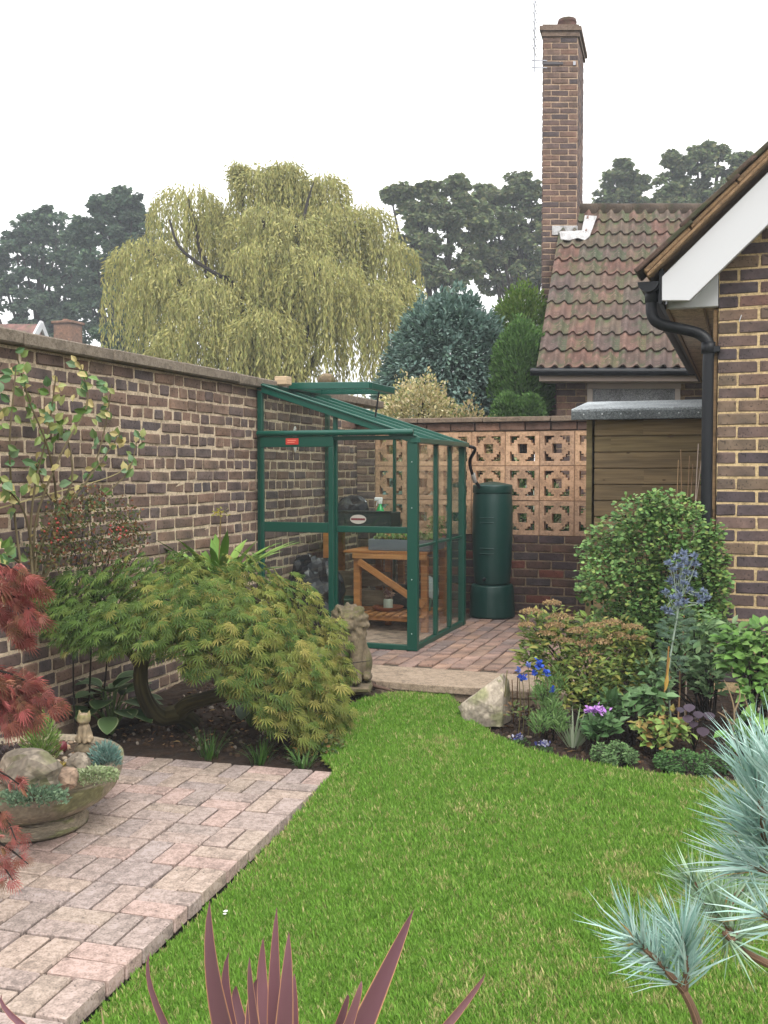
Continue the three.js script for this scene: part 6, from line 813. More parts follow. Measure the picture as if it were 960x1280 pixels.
// ---------------------------------------------------------------- stone bowl and its miniature garden
{
  R = rng(161);
  const PY = -0.16, cx = atY(34, 1030, PY), bx = cx.x, bz = cx.z, H = 0.268, t = thing('stone_bowl', 'wide mossy stone bowl planter on a round foot standing on the pale pavers', 'planter', V(bx, PY, bz));
  const st = M(C(184, 174, 160, 0.8), 0.95, { map: T.stone, bumpMap: T.concB, bumpScale: 0.01 }), lat = P => { const g = new THREE.LatheGeometry(P.map(a => new THREE.Vector2(...a)), 56); g.translate(bx, PY, bz); const uv = g.attributes.uv; for (let i = 0; i < uv.count; i++) uv.setXY(i, uv.getX(i) * 2.4, uv.getY(i) * 0.7); return g; };
  part(t, 'bowl', lat([[0, 0.062], [0.2, 0.062], [0.25, 0.078], [0.31, 0.11], [0.348, 0.15], [0.368, 0.195], [0.373, 0.212], [0.364, 0.217], [0.374, 0.227], [0.38, 0.25], [0.377, H], [0.35, H], [0.345, 0.24], [0, 0.24]]), st);
  part(t, 'foot', lat([[0, 0], [0.235, 0], [0.238, 0.02], [0.222, 0.045], [0.21, 0.0615], [0, 0.0615]]), st);
  { const g = new THREE.CircleGeometry(0.344, 40); g.rotateX(-Math.PI / 2); g.translate(bx, PY + 0.25, bz); part(t, 'soil', boxUV(g), M(C(110, 92, 74, 0.7), 1, withT(T.soil))); }
  const S = PY + 0.25, sp = (px, py, lift = 0) => { const p = atY(px, py, S + lift); return p; };
  { const im = []; for (let k = 0; k < 260; k++) { const a = rr(0, 6.28), r = 0.32 * Math.sqrt(R()), q = rock(rr(0.006, 0.014), 1, 0.7, 1, k * 0.7, 0.3, 1); q.translate(bx + Math.cos(a) * r, S + 0.004, bz + Math.sin(a) * r); im.push(q); } const g = merge(im), n = g.attributes.position.count, ca = new Float32Array(n * 3); const per = n / 260; for (let k = 0; k < 260; k++) { const c = tone(pal([[196, 176, 150], [170, 140, 110], [206, 190, 170], [160, 150, 140]], 0.7)); for (let i = 0; i < per; i++) ca.set(c, (k * per + i) * 3); } g.setAttribute('color', new THREE.BufferAttribute(ca, 3)); part(t, 'gravel', g, M(new THREE.Color(1, 1, 1), 0.95, { vertexColors: true }), 'stuff'); }
  const rkm = M(C(186, 176, 168, 0.72), 0.93, { map: T.stone, bumpMap: T.concB, bumpScale: 0.01 });
  const rocks = [[38, 972, 0.105, 1.25, 0.95, 'large grey rock in the stone bowl'], [82, 965, 0.05, 1.1, 0.9, 'small pinkish rock in the stone bowl'], [100, 950, 0.052, 0.9, 1.0, 'rough grey rock below the cat figurine'], [25, 938, 0.055, 1.3, 0.7, 'pale flat rock at the back of the stone bowl']];
  rocks.forEach(([px, py, r, sx, sy, lab], i) => { const p = sp(px, py + 18), g = rock(r, sx, sy, 0.8, 3 + i * 4.1, 0.4, 4); g.translate(p.x, S + r * sy * 0.55, p.z); single('bowl_rock', lab, 'rock', g, i === 1 ? M(C(206, 180, 166, 0.72), 0.93, withT(T.stone)) : rkm, V(p.x, S, p.z)); });
  { const p = sp(77, 940), g = rock(0.024, 1, 1, 1, 2.2, 0.1, 3); g.translate(p.x, S + 0.022, p.z); single('red_pebble', 'smooth dark red pebble in the stone bowl', 'pebble', g, M(C(110, 46, 54), 0.45), V(p.x, S, p.z)); }
  { // cat figurine
    const p = sp(106, 944), f = (x, y, z) => { let d = cap(x, y, z, [0, 0.055, 0], [0, 0.022, -0.008], 0.021, 0.027); for (const s of [-1, 1]) { d = smin(d, cap(x, y, z, [0.01 * s, 0.055, 0.014], [0.011 * s, 0.006, 0.022], 0.009, 0.008), 0.004); d = smin(d, ell(x, y, z, [0.024 * s, 0.014, 0.004], [0.011, 0.014, 0.02]), 0.004); d = smin(d, cap(x, y, z, [0.017 * s, 0.103, 0], [0.021 * s, 0.122, 0], 0.0085, 0.002), 0.003); } d = smin(d, ell(x, y, z, [0, 0.09, 0.006], [0.027, 0.023, 0.022]), 0.006); d = smin(d, ell(x, y, z, [0, 0.083, 0.024], [0.012, 0.009, 0.01]), 0.004); for (const s of [-1, 1]) d = Math.max(d, -ell(x, y, z, [0.01 * s, 0.094, 0.029], [0.0045, 0.003, 0.006])); d = smin(d, cap(x, y, z, [0.025, 0.01, -0.01], [0.03, 0.008, 0.02], 0.006, 0.005), 0.004); return d; };
    const g = sdfMesh(f, [-0.05, 0, -0.05], [0.05, 0.135, 0.055], 0.0032); g.scale(1.08, 1.08, 1.08); g.rotateY(0.15); g.translate(p.x, S + 0.055, p.z); const c = thing('cat_figurine', 'small pale stone cat figurine sitting in the stone bowl', 'figurine', V(p.x, S, p.z)); part(c, 'cat', g, M(C(196, 178, 156, 0.78), 0.9, { map: T.stone })); const bs = rock(0.04, 1, 0.8, 0.9, 8.8, 0.2, 3); bs.translate(p.x, S + 0.024, p.z); part(c, 'base', bs, CARVE);
  }
  // miniature plants
  const mini = (name, lab, px, py, r, ry, n, leaf, wid, P, seed, tt, up = 0.6) => { const p = sp(px, py); bush({ seed, name, label: lab, cat: 'plant', y0: S, c: V(p.x, S + ry * 0.3, p.z), r: V(r, ry, r * 0.8), n, leaf, wid, t: tt || LT.diamond, lump: 0.3, fr: 4, deep: 0.6, low: -0.3, pal: pal(P, 0.78), tw: 0.002, dir: d => V(d.x + gauss() * 0.5, up + gauss() * 0.4, d.z + gauss() * 0.5) }); };
  mini('thyme_tuft', 'feathery bright green thyme tuft in the stone bowl', 52, 950, 0.075, 0.13, 1500, 0.03, 0.16, [[130, 160, 80], [110, 146, 66], [150, 172, 96]], 171, LT.strip, 1.2);
  mini('blue_sedum', 'blue grey sedum cushion at the right rim of the stone bowl', 132, 958, 0.06, 0.07, 1500, 0.02, 0.25, [[120, 156, 148], [140, 172, 160], [100, 140, 130]], 172, LT.strip, 0.8);
  mini('trailing_stonecrop', 'pale green stonecrop spilling over the bowl rim beside the sedum', 116, 974, 0.1, 0.03, 1500, 0.013, 0.8, [[160, 176, 130], [140, 160, 110], [180, 190, 150]], 173, LT.ovate);
  mini('trailing_stonecrop', 'grey green stonecrop spilling over the front of the bowl rim', 42, 1000, 0.12, 0.035, 2000, 0.014, 0.8, [[130, 160, 130], [150, 176, 140], [110, 140, 110]], 174, LT.ovate);
  mini('dark_houseleek', 'dark purple houseleek tuft at the back of the stone bowl', 10, 955, 0.06, 0.06, 500, 0.02, 0.6, [[90, 74, 78], [110, 100, 100], [80, 66, 60]], 175, LT.ovate);
  mini('golden_sedum', 'golden moss like sedum between the bowl rocks', 78, 968, 0.04, 0.03, 600, 0.011, 0.7, [[190, 170, 90], [170, 150, 80]], 176, LT.ovate);
}
// ---------------------------------------------------------------- right-hand border
{
  R = rng(181);
  const soilAt = (px, py) => { const p = lawnPt(px, py); return V(p.x, soilY(p.x, -p.z), p.z); };
  const GL = pal([[104, 142, 76], [86, 126, 62], [124, 158, 90], [70, 106, 54], [140, 160, 84]], 0.85);
  function mound(name, lab, cat, base, list, leaf, wid, tt, P, mat = FOL, seed = 1, opt = {}) { // plant from leafy clumps with stems to the ground
    R = rng(seed); const t = thing(name, lab, cat, base, opt.group), L = new Leaves(), st = [];
    clumps(list, (p, q) => { const s = leaf * rr(0.6, 1.3); L.add(tt, p, V(q.x * 0.8 + gauss() * 0.6, (opt.up ?? 0.1) + gauss() * 0.5, q.z * 0.8 + gauss() * 0.6), V(q.x * 0.4 + gauss() * 0.5, 0.8, q.z * 0.4 + 0.3 + gauss() * 0.5), s, s * wid, tone(P, 0.22)); });
    for (const [x, y, r, d] of list) for (let k = 0; k < 3; k++) { const c = at(x, y, d).add(V(gauss() * 0.07, 0.02, gauss() * 0.07)); st.push(limb([base.clone().add(V(gauss() * 0.06, 0, gauss() * 0.05)), base.clone().lerp(c, 0.55).add(V(gauss() * 0.03, 0.04, gauss() * 0.03)), c], opt.st || 0.006, 0.002, 6, 5)); }
    part(t, 'stems', merge(st), BARKD, 'stuff'); part(t, 'foliage', L.geo(), mat, 'stuff'); return t;
  }
  const big = []; for (const a of [[795, 648, 32], [830, 640, 32], [765, 675, 32], [800, 690, 42], [848, 672, 38], [880, 690, 26], [752, 722, 32], [795, 740, 42], [845, 725, 42], [885, 735, 28], [770, 775, 34], [825, 780, 40], [870, 785, 34], [898, 700, 14], [740, 690, 20], [735, 740, 16], [860, 640, 20], [815, 628, 16], [895, 760, 18], [900, 725, 15], [893, 790, 20], [890, 665, 16]]) big.push([a[0], a[1], a[2], 5.85 + (a[0] - 820) * -0.001 + R() * 0.15, Math.round(a[2] * a[2] * 0.55)]);
  mound('round_leaf_shrub', 'large dense shrub of small round leaves in front of the timber shed', 'shrub', soilAt(820, 868).add(V(0, 0, -0.35)), big, 0.025, 0.86, LT.round, GL, FOLG, 182, { st: 0.009 });
  mound('climbing_sprig', 'thin leafy sprig creeping up the gable wall brickwork', 'plant', soilAt(905, 850).add(V(0, 0, -0.4)), [[905, 720, 12, 6.12, 50], [915, 690, 9, 6.14, 36], [914, 655, 8, 6.15, 30], [922, 672, 6, 6.15, 16], [886, 600, 9, 6.05, 34], [880, 640, 12, 6.05, 50], [896, 625, 7, 6.05, 20]], 0.028, 0.8, LT.round, GL, FOLG, 183, { st: 0.003 });
  { // spirea with faded flower heads
    const b = soilAt(730, 905).add(V(0, 0, -0.2)), t = mound('spirea_shrub', 'green spirea with flat faded brown flower heads beside the rear paving', 'shrub', b, [[672, 790, 24, 5.45, 200], [700, 785, 28, 5.5, 260], [740, 800, 34, 5.45, 360], [780, 805, 30, 5.4, 300], [690, 825, 30, 5.35, 280], [735, 840, 36, 5.3, 400], [780, 845, 30, 5.3, 280], [700, 862, 28, 5.25, 240], [750, 872, 28, 5.22, 240], [665, 820, 18, 5.4, 110], [800, 830, 20, 5.35, 140]], 0.045, 0.42, LT.ovate, pal([[110, 132, 62], [92, 116, 52], [134, 146, 70], [146, 140, 72], [76, 100, 46]], 0.85), FOLG, 184, { up: 0.2 });
    R = rng(185); for (const [x, y, s] of [[664, 762, 1], [690, 752, 0.8], [700, 768, 1.2], [722, 786, 1], [742, 780, 0.9], [765, 776, 1], [790, 782, 0.9], [772, 792, 1.1], [682, 790, 0.9], [704, 798, 1], [730, 803, 0.9], [752, 800, 0.9], [736, 815, 1], [715, 828, 0.8], [658, 780, 0.7], [797, 796, 0.7], [694, 780, 0.9]]) { const c = at(x, y, 5.33), L = new Leaves(), P = pal([[178, 146, 110], [164, 132, 96], [190, 160, 122], [170, 152, 100]], 0.85); for (let k = 0; k < 190; k++) { const a = rr(0, 6.28), r = Math.sqrt(R()) * 0.062 * s; L.add(LT.diamond, V(c.x + Math.cos(a) * r, c.y - r * r * 5 + gauss() * 0.006, c.z + Math.sin(a) * r), V(gauss(), 1, gauss()), rdir(), rr(0.008, 0.014), 0.01, tone(P, 0.25)); } part(t, 'flower_head', L.geo(), FOL, 'stuff'); }
  }
  mound('grey_leaf_shrub', 'loose grey green leafy shrub below the gable wall', 'shrub', soilAt(880, 905).add(V(0, 0, -0.15)), [[872, 790, 26, 5.45, 150], [895, 820, 24, 5.45, 130], [850, 830, 26, 5.35, 150], [885, 850, 24, 5.3, 130], [815, 850, 26, 5.25, 150], [905, 790, 16, 5.5, 60]], 0.055, 0.5, LT.ovate, pal([[112, 142, 96], [96, 128, 84], [134, 158, 112], [80, 110, 70]], 0.85), FOLG, 186, { up: 0.25 });
  mound('broad_leaf_plant', 'low broad dark leaved plant between the spirea and the pink flower', 'plant', soilAt(790, 925), [[770, 885, 20, 5.1, 46], [795, 880, 20, 5.1, 46], [815, 875, 18, 5.12, 40], [755, 905, 16, 5.02, 34]], 0.085, 0.55, LT.ovate, pal([[74, 108, 60], [92, 126, 76], [62, 94, 52], [110, 140, 96]], 0.85), FOLG, 187, { up: 0.2 });
  mound('strawberry_plant', 'low light green strawberry like plant with browned lower leaves', 'plant', soilAt(828, 936), [[810, 908, 16, 4.95, 60], [835, 905, 18, 4.95, 70], [850, 915, 12, 4.95, 40], [822, 925, 16, 4.9, 44]], 0.045, 0.72, LT.ovate, pal([[122, 150, 74], [104, 134, 62], [140, 164, 88], [150, 120, 70]], 0.85), FOLG, 188, { up: 0.1, st: 0.003 });
  const gM = 'evergreen mats along the lawn edge';
  mound('ground_cover_mat', 'small dense green mat at the lawn edge below the pink flower', 'ground cover', soilAt(768, 952), [[752, 942, 13, 4.88, 600], [772, 940, 14, 4.86, 700], [788, 946, 10, 4.82, 350], [762, 950, 10, 4.8, 320]], 0.014, 0.7, LT.ovate, pal([[104, 138, 84], [88, 122, 70], [124, 154, 100]], 0.85), FOL, 189, { group: gM, st: 0.002 });
  mound('ground_cover_mat', 'long dense green mat at the lawn edge below the purple leaves', 'ground cover', soilAt(870, 962), [[832, 952, 14, 4.8, 650], [858, 952, 16, 4.78, 800], [884, 955, 16, 4.76, 800], [908, 958, 14, 4.74, 600], [930, 962, 12, 4.72, 400], [845, 960, 10, 4.72, 350], [880, 964, 10, 4.7, 350]], 0.014, 0.7, LT.ovate, pal([[84, 126, 66], [70, 110, 56], [104, 144, 84]], 0.85), FOL, 190, { group: gM, st: 0.002 });
  mound('blue_flower_plant', 'feathery green plant with bright blue flowers behind the rock', 'flower', soilAt(684, 918), [[682, 870, 16, 5.15, 260], [690, 890, 16, 5.1, 260], [676, 905, 14, 5.05, 200], [695, 855, 12, 5.2, 140], [700, 905, 12, 5.05, 140]], 0.035, 0.2, LT.strip, pal([[110, 146, 80], [94, 130, 70], [130, 160, 98]], 0.85), FOL, 191, { up: 0.7, st: 0.003 });
  { R = rng(192); const t = scene.children[scene.children.length - 1], P = pal([[54, 96, 214], [80, 120, 226], [40, 70, 190]], 0.9), Q = pal([[120, 140, 210], [140, 150, 216]], 0.9); for (const [x, y, s, pp] of [[674, 832, 1, P], [668, 842, 0.7, P], [683, 841, 0.8, P], [690, 863, 0.8, P], [653, 848, 0.9, P], [648, 838, 0.7, Q], [660, 832, 0.6, Q]]) { const c = at(x, y, 5.12), L = new Leaves(); for (let k = 0; k < 46; k++) { const a = rr(0, 6.28); L.add(LT.diamond, c.clone().add(V(gauss() * 0.012 * s, gauss() * 0.018 * s, gauss() * 0.012 * s)), V(Math.cos(a), 0.5 + gauss() * 0.5, Math.sin(a)), rdir(), 0.022 * s, 0.016 * s, tone(pp, 0.2)); } part(t, 'flower_head', L.geo(), FOL, 'stuff'); part(t, 'flower_stalk', limb([soilAt(x, 915), c.clone().lerp(soilAt(x, 915), 0.5).add(V(0.01, 0, 0)), c], 0.0025, 0.002, 5, 5), M(C(130, 120, 80, 0.8), 0.8)); } }
  mound('pink_flower_plant', 'dark leafy clump topped by one lilac pink flower head', 'flower', soilAt(740, 932), [[748, 906, 15, 5.0, 60], [760, 912, 13, 4.97, 50], [744, 918, 11, 4.97, 34]], 0.05, 0.45, LT.ovate, pal([[80, 116, 66], [66, 100, 56], [96, 130, 80]], 0.85), FOLG, 193, { up: 0.4, st: 0.003 });
  { R = rng(194); const t = scene.children[scene.children.length - 1], L = new Leaves(), P = pal([[206, 150, 226], [190, 130, 216], [220, 176, 234]], 0.9), c = at(745, 888, 4.95); for (let k = 0; k < 90; k++) { const o = c.clone().add(V(gauss() * 0.045, gauss() * 0.018, gauss() * 0.03)); L.add(LT.ovate, o, V(gauss(), 0.4, gauss() + 0.5), V(gauss(), 1, 0.6), 0.022, 0.018, tone(P, 0.15)); } part(t, 'flower_head', L.geo(), FOL, 'stuff'); }
  { // iris fan
    R = rng(195); const b = soilAt(716, 927), t = thing('iris_fan', 'fan of upright grey green iris leaves beside the pink flower', 'plant', b), P = pal([[176, 192, 156], [156, 178, 138], [190, 202, 172]], 0.9); for (let k = 0; k < 13; k++) { const s = (k / 12 - 0.5) * 1.7, c = tone(P, 0.12); part(t, 'leaf', blade(b.clone().add(V(s * 0.03, 0, gauss() * 0.01)), V(s, 1.1, gauss() * 0.2), V(s * 0.6, 0, 0.3), rr(0.14, 0.23), 0.017, rr(0, 0.4), 0.15, sword, c, c, 5), LEAFM); }
  }
  { // sea holly
    R = rng(196); const b = soilAt(838, 918).add(V(0, 0, -0.1)), t = thing('sea_holly', 'sea holly with steel blue thistle heads rising in the border', 'flower', b), sm = M(C(150, 166, 150, 0.85), 0.8), P = pal([[136, 150, 176], [118, 134, 162], [154, 166, 190]], 0.85), main = [b, at(836, 840, 5.2), at(848, 760, 5.22), at(852, 720, 5.24)]; part(t, 'stem', limb(main, 0.006, 0.004, 12, 6), sm);
    const H = [[845, 697], [855, 700], [862, 705], [850, 708], [870, 706], [842, 712], [858, 716], [848, 722], [866, 718], [838, 726], [855, 730], [846, 736], [862, 738], [872, 745], [880, 740], [876, 752], [850, 745], [842, 748], [830, 762], [838, 765], [884, 748], [854, 692], [836, 705], [868, 695], [848, 756], [856, 752], [832, 740]];
    const hb = H.map(([x, y]) => { const c = at(x, y, 5.2 + gauss() * 0.06), L = new Leaves(); for (let k = 0; k < 46; k++) { const d = rdir(); d.y = d.y * 0.7 + 0.3; L.add(LT.diamond, c, d, rdir(), rr(0.018, 0.034), 0.009, tone(P, 0.2)); } part(t, 'flower_head', L.geo(), FOL, 'stuff'); const o = new THREE.CatmullRomCurve3(main).getPoint(rr(0.6, 0.95)); return limb([o, o.clone().lerp(c, 0.6).add(V(0, -0.01, 0)), c], 0.0028, 0.002, 4, 4); }); part(t, 'branchlets', merge(hb), sm, 'stuff');
    const L = new Leaves(); clumps([[845, 790, 22, 5.22, 60], [840, 830, 18, 5.2, 40], [850, 770, 14, 5.22, 30]], (p, q) => L.add(LT.lace, p, V(q.x, 0.3, q.z), V(0, 1, 0.4), rr(0.03, 0.05), 0.035, tone(pal([[110, 140, 116], [130, 156, 130]], 0.85)))); part(t, 'foliage', L.geo(), FOL, 'stuff');
    // withered stem with a golden leaf
    const w = thing('withered_stem', 'brown withered stem ending in one drooping golden leaf', 'plant', soilAt(828, 922)); part(w, 'stem', limb([soilAt(828, 922), at(829, 880, 5.05), at(833, 845, 5.04), at(836, 808, 5.04)], 0.004, 0.004, 16, 5), M(C(150, 110, 60, 0.8), 0.8)); const g1 = pal([[196, 158, 76], [166, 122, 60]], 0.8); part(w, 'leaf', blade(at(837, 822, 5.0), V(-0.08, -1, 0.1), V(-0.3, -0.5, 0.5), 0.16, 0.032, 0.25, 0.35, t2 => 0.22 + 0.9 * Math.sin(Math.PI * clamp(t2, 0.02, 0.98)) * sstep(0.45, 0.85, t2), g1[0], g1[1], 12), LEAFM);
  }
  { // purple heuchera
    R = rng(197); const b = soilAt(868, 930), t = thing('purple_heuchera', 'heuchera with a few dark purple rounded leaves on bare soil', 'plant', b), P = pal([[76, 62, 78], [66, 56, 72], [86, 70, 84]], 0.7); for (const [x, y, s] of [[862, 886, 1], [872, 895, 0.9], [860, 900, 0.95], [885, 896, 1], [878, 915, 1.1], [868, 908, 0.8], [850, 890, 0.7]]) { const c = at(x, y, 4.93), cc = tone(P, 0.15); part(t, 'leaf', blade(c.clone().add(V(0, 0.02, -0.02)), V(gauss() * 0.3, -0.25, 1), V(0, -1, 0.2), 0.058 * s, 0.056 * s, 1.1, 0.3, oval, cc, cc, 6), LEAFM); part(t, 'leaf_stalk', limb([b, b.clone().lerp(c, 0.6).add(V(0, 0.02, 0)), c.clone().add(V(0, 0.02, -0.02))], 0.003, 0.002, 4, 4), BARKD); }
  }
  mound('hydrangea_shrub', 'glossy green hydrangea with woody stems at the foot of the gable wall', 'shrub', soilAt(935, 930), [[925, 800, 22, 5.05, 86], [955, 800, 24, 5.05, 90], [935, 830, 26, 5.0, 96], [965, 840, 26, 5.0, 90], [915, 828, 16, 5.05, 46], [950, 868, 22, 4.95, 70], [980, 810, 24, 5.0, 40], [925, 920, 18, 4.85, 34], [955, 925, 20, 4.85, 56], [940, 905, 14, 4.85, 40]], 0.06, 0.68, LT.ovate, pal([[106, 146, 66], [88, 128, 56], [124, 160, 84], [74, 110, 50]], 0.85), FOLG, 198, { up: 0.1, st: 0.007 });
  { R = rng(199); const b = soilAt(915, 935), t = thing('bare_twigs', 'pale bare twigs standing in the border beside the hydrangea', 'twig', b), tw = M(C(150, 128, 100, 0.8), 0.85); for (const P of [[[915, 925], [918, 890], [912, 865], [905, 850]], [[918, 890], [925, 870], [922, 855]], [[940, 925], [936, 890], [930, 868]], [[915, 905], [905, 895], [897, 890]]]) part(t, 'twig', limb(P.map(a => at(...a, 4.85)), 0.005, 0.002, 8, 5), tw); }
  { // canes against the shed
    R = rng(200); const b = soilAt(868, 860).add(V(0, 0, -0.6)), t = thing('garden_canes', 'thin tan canes leaning against the timber shed behind the big shrub', 'cane', V(b.x, -0.1, b.z)), cm = [[172, 140, 100], [150, 118, 84], [196, 176, 160]].map(c => M(C(...c, 0.8), 0.8)); [[845, 660, 848, 575], [853, 660, 851, 562], [858, 660, 862, 570], [862, 650, 866, 580], [868, 655, 873, 555], [866, 660, 882, 538]].forEach(([x0, y0, x1, y1], i) => { const p = atD(x0, y0, 6.7), q = atD(x1, y1, i > 4 ? 6.6 : 7.2), d = p.clone().sub(q), k = (p.y + 0.08) / (q.y - p.y); part(t, 'cane', limb([p.clone().addScaledVector(d, k), p, q], i > 4 ? 0.006 : 0.004, 0.003, 6, 6), i > 4 ? cm[2] : pick(cm)); });
  }
  { R = rng(201); const P = pal([[80, 84, 150], [100, 100, 170], [220, 220, 230]], 0.8); [[648, 925, 'tiny violet blue pansy low on the soil beside the blue flowers'], [680, 932, 'tiny violet pansy on bare soil below the iris fan']].forEach(([x, y, lab], i) => { const b = soilAt(x, y), t = thing('small_pansy', lab, 'flower', b), L = new Leaves(), L2 = new Leaves(); for (let k = 0; k < 40; k++) L.add(LT.ovate, b.clone().add(V(gauss() * 0.035, 0.025 + R() * 0.02, gauss() * 0.03)), V(gauss(), 0.5, gauss()), rdir(), 0.016, 0.014, tone(P, 0.2)); for (let k = 0; k < 50; k++) L2.add(LT.ovate, b.clone().add(V(gauss() * 0.05, R() * 0.02, gauss() * 0.04)), V(gauss(), 0.4, gauss()), rdir(), 0.022, 0.014, tone(pal([[80, 110, 60], [100, 130, 76]], 0.85))); part(t, 'petals', L.geo(), FOL, 'stuff'); part(t, 'foliage', L2.geo(), FOL, 'stuff'); }); }
  { const b = soilAt(632, 905), t = thing('dry_stalks', 'dry brown stalks standing next to the pale rock', 'twig', b), dm = M(C(140, 104, 70, 0.8), 0.85), dm2 = M(C(170, 160, 110, 0.8), 0.85); for (const [x0, y0, x1, y1, k] of [[628, 895, 634, 838, 1], [646, 890, 647, 845, 0], [652, 890, 650, 868, 0], [642, 895, 640, 850, 0], [661, 890, 660, 862, 0]]) { const p = soilAt(x0, y0), q = at(x1, y1, 5.35); part(t, 'stalk', limb([p, p.clone().lerp(q, 0.5), q], 0.0035, 0.0025, 5, 5), k ? dm2 : dm); } const L = new Leaves(); R = rng(202); clumps([[642, 890, 10, 5.3, 24], [655, 895, 9, 5.25, 20]], (p, q) => L.add(LT.ovate, p, V(q.x, 0.3, q.z), V(0, 1, 0.3), 0.03, 0.018, tone(pal([[110, 140, 80], [130, 100, 70]], 0.85)))); part(t, 'foliage', L.geo(), FOL, 'stuff'); }
}
{ // fallen leaves under the maple and in the border
  R = rng(203); const L = new Leaves(), P = pal([[170, 130, 86], [150, 104, 70], [186, 156, 104], [128, 92, 66]], 0.75); let n = 0; while (n < 330) { const left = R() < 0.6, x = left ? rr(-3.2, -1.8) : rr(-1.3, 0.5), D = left ? rr(4.55, 5.6) : rr(4.7, 5.7); if (inPoly(x, D, LAWN)) continue; n++; L.add(LT.ovate, V(x, soilY(x, D) + 0.006, -D), V(gauss(), 0.1 * gauss(), gauss()), V(gauss() * 0.4, 1, gauss() * 0.4), rr(0.018, 0.04), rr(0.012, 0.022), tone(P, 0.25)); }
  const m = shade(new THREE.Mesh(L.geo(), FOL)); m.name = 'fallen_leaves'; m.userData = { kind: 'stuff', label: 'brown fallen leaves scattered on the bare soil', category: 'leaves' }; scene.add(m);
}
{ // petal on the lawn
  const p = lawnPt(279, 1150), L = new Leaves(); L.add(LT.round, p.clone().add(V(0, 0.03, 0)), V(1, 0.15, 0.2), V(0.1, 1, 0.2), 0.02, 0.014, [0.8, 0.8, 0.76]); L.add(LT.round, p.clone().add(V(0.006, 0.026, 0.004)), V(0.6, 0.1, 0.7), V(0.1, 1, 0.2), 0.018, 0.013, [0.8, 0.8, 0.76]); single('white_petal', 'single white petal lying on the lawn near the patio edge', 'petal', L.geo(), FOL, p);
}
// ---------------------------------------------------------------- foreground plants
{ // purple cordyline
  R = rng(211);
  const cr = at(352, 1490, 1.36), root = V(cr.x, lawnY(-cr.z) - 0.03, cr.z), t = thing('purple_cordyline', 'purple brown sword leaved cordyline with orange leaf edges standing over the lawn', 'plant', root), ca = pal([[138, 96, 104], [128, 88, 98], [148, 106, 114], [120, 84, 92]], 0.8), cb = pal([[222, 166, 122], [210, 150, 112]], 0.9);
  const lv = [[262, 1126, 268, 1285, 34], [187, 1190, 194, 1285, 15], [346, 1134, 341, 1285, 28], [361, 1165, 356, 1285, 28], [329, 1172, 326, 1285, 26], [295, 1232, 298, 1285, 24], [322, 1223, 310, 1285, 24], [368, 1217, 366, 1285, 18], [517, 1137, 452, 1285, 34], [452, 1226, 436, 1285, 18], [435, 1243, 424, 1285, 16], [607, 1217, 560, 1285, 20], [312, 1196, 316, 1285, 16], [286, 1190, 280, 1285, 22], [2, 1243, 34, 1300, 14], [640, 1330, 600, 1345, 20], [200, 1330, 230, 1360, 22], [560, 1340, 530, 1360, 22], [390, 1300, 384, 1350, 24]];
  lv.forEach(([x, y, bx, by, w], i) => { const dep = 1.36 + rr(-0.12, 0.1), tip = at(x, y, dep), low = at(bx, by, dep), base = cr.clone().add(V(gauss() * 0.02, gauss() * 0.02, gauss() * 0.02)), mid = low, c = new THREE.QuadraticBezierCurve3(base, mid.clone().multiplyScalar(2).sub(base.clone().add(tip).multiplyScalar(0.5)).lerp(mid, 0.6), tip), n = 12, side = ray(480, 600).cross(tip.clone().sub(low)).normalize().applyAxisAngle(tip.clone().sub(low).normalize(), rr(-0.5, 0.5)), pos = [], col = [], idx = [], A = tone(ca, 0.14), B = tone(cb, 0.12), W = w * dep / F / 2 * 1.12;
    for (let k = 0; k <= n; k++) { const u = k / n, p = c.getPoint(u), tg = c.getTangent(u), nn = tg.clone().cross(side).normalize(), wd = W * (u < 0.35 ? 0.6 + 1.14 * u : Math.max(0.02, Math.pow((1 - u) / 0.65, 0.72))); for (const [e, f] of [[-1, 0], [-0.83, 0], [0, 1], [0.83, 0], [1, 0]]) { const q = p.clone().addScaledVector(side, e * wd).addScaledVector(nn, f * wd * 0.35); pos.push(q.x, q.y, q.z); const cc = Math.abs(e) === 1 ? B : A; col.push(cc[0], cc[1], cc[2]); } }
    for (let k = 0; k < n; k++) for (let m = 0; m < 4; m++) { const a = k * 5 + m; idx.push(a, a + 1, a + 6, a, a + 6, a + 5); }
    const g = new THREE.BufferGeometry(); g.setAttribute('position', new THREE.Float32BufferAttribute(pos, 3)); g.setAttribute('color', new THREE.Float32BufferAttribute(col, 3)); g.setIndex(idx); g.computeVertexNormals(); part(t, 'leaf', g, LEAFM); });
  { const c = pal([[196, 176, 130]], 0.7)[0]; part(t, 'leaf', blade(at(132, 1310, 1.3), V(-0.1, 1, 0), V(-0.2, 0, 0), 0.055, 0.008, 0.2, 0.2, sword, c, c, 5), LEAFM, null, 'dry tan leaf tip'); }
  part(t, 'trunk', limb([root, root.clone().lerp(cr, 0.5).add(V(0.01, 0, 0)), cr], 0.03, 0.028, 8, 8, 0.2), BARK);
}
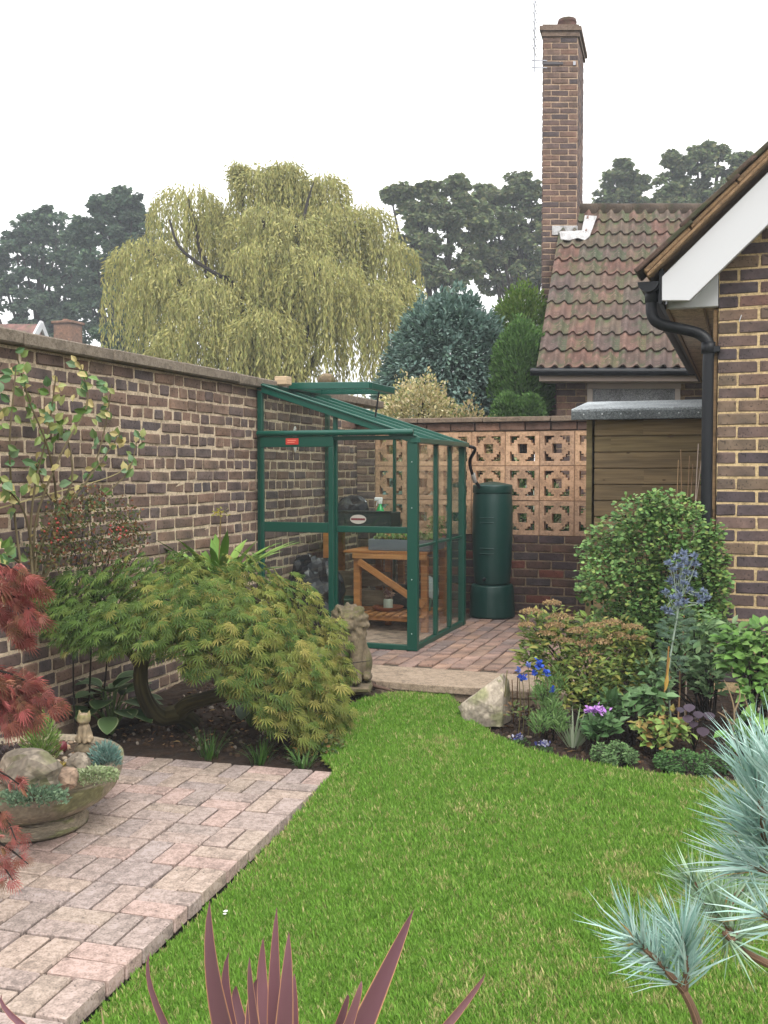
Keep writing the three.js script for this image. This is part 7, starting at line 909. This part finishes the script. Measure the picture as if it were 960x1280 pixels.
{ // blue pine branches
  R = rng(221);
  const rb = at(1080, 1330, 1.35), root = V(rb.x + 0.1, lawnY(1.2) - 0.03, rb.z + 0.05), t = thing('blue_pine', 'blue green pine with long needled shoots reaching over the lawn edge', 'pine', root), wm = M(C(198, 160, 136, 0.8), 0.9, { map: T.bark, bumpMap: T.bark, bumpScale: 0.004 }), P = pal([[176, 208, 198], [158, 194, 184], [194, 218, 210], [142, 180, 166]], 0.85), PG = pal([[152, 182, 150], [138, 170, 138], [172, 196, 166]], 0.85), tan = pal([[190, 150, 96]], 0.7), bn = [];
  const q = (x, y, d) => at(x, y, d);
  const shoots = [ // path, needles, length, palette
    [[q(985, 1090, 1.2), q(958, 1058, 1.22), q(940, 1030, 1.22)], 230, 0.085, P], [[q(958, 1058, 1.22), q(950, 1010, 1.2), q(944, 962, 1.2)], 240, 0.085, P], [[q(985, 1090, 1.2), q(975, 1010, 1.15), q(966, 940, 1.14)], 200, 0.085, P], [[q(990, 1110, 1.2), q(950, 1085, 1.22), q(925, 1078, 1.24)], 150, 0.08, P],
    [[q(930, 1190, 1.4), q(905, 1150, 1.4), q(895, 1130, 1.4)], 170, 0.075, PG], [[q(895, 1150, 1.4), q(878, 1125, 1.42), q(864, 1095, 1.42)], 120, 0.07, PG], [[q(905, 1150, 1.4), q(920, 1120, 1.42), q(940, 1105, 1.42)], 120, 0.07, PG], [[q(905, 1165, 1.38), q(915, 1175, 1.38), q(930, 1160, 1.38)], 110, 0.07, PG],
    [[q(854, 1238, 1.3), q(825, 1205, 1.28), q(790, 1172, 1.26)], 250, 0.08, P], [[q(856, 1238, 1.3), q(858, 1205, 1.3), q(852, 1170, 1.3)], 230, 0.08, P], [[q(1000, 1170, 1.15), q(965, 1150, 1.16), q(950, 1140, 1.16)], 60, 0.07, P]];
  const wood = [[q(1010, 1230, 1.32), q(930, 1190, 1.4)], [q(875, 1290, 1.32), q(866, 1262, 1.31), q(854, 1238, 1.3)], [q(1010, 1150, 1.2), q(985, 1090, 1.2)], [rb, q(1010, 1230, 1.32)], [rb, q(940, 1340, 1.34), q(875, 1290, 1.32)], [rb, q(1040, 1240, 1.24), q(1010, 1150, 1.2)], [q(1010, 1150, 1.2), q(1000, 1170, 1.15)]];
  for (const w of wood) part(t, 'branch', limb(w, 0.0062, 0.005, 8, 7, 0.2), wm);
  for (const [pts, n, len, pl] of shoots) {
    const c = new THREE.CatmullRomCurve3(pts), L = new Leaves(); const sh = part(t, 'shoot', limb(pts, 0.0045, 0.003, 8, 6, 0.3), wm);
    for (let k = 0; k < n * 0.62; k++) { const u = Math.pow(R(), 0.75), o = c.getPoint(u), tg = c.getTangent(u), rd = rdir(); rd.addScaledVector(tg, -rd.dot(tg)).normalize(); const d = tg.clone().multiplyScalar(rr(0.45, 1.0) + u * 0.35).addScaledVector(rd, rr(0.45, 0.95)), col = R() < 0.012 ? tan[0] : tone(pl, 0.15), l = len * rr(0.75, 1.1); const e = o.clone().addScaledVector(d.clone().normalize(), l * 0.5); d.normalize(); L.add(LT.strip, o, d, rdir(), l, 0.0031, col); if (R() < 0.25) L.add(LT.strip, o, d.clone().addScaledVector(rdir(), 0.12), rdir(), l * rr(0.9, 1), 0.0031, col); }
    part(sh, 'needles', L.geo(), FOLG, 'stuff');
  }
  part(t, 'trunk', limb([root, V(rb.x + 0.08, rb.y * 0.5, rb.z + 0.03), rb], 0.022, 0.012, 8, 8, 0.2), wm);
}
scene.fog = new THREE.FogExp2(new THREE.Color(0.86, 0.92, 1.0), 0.0026);
renderer.render(scene, camera);
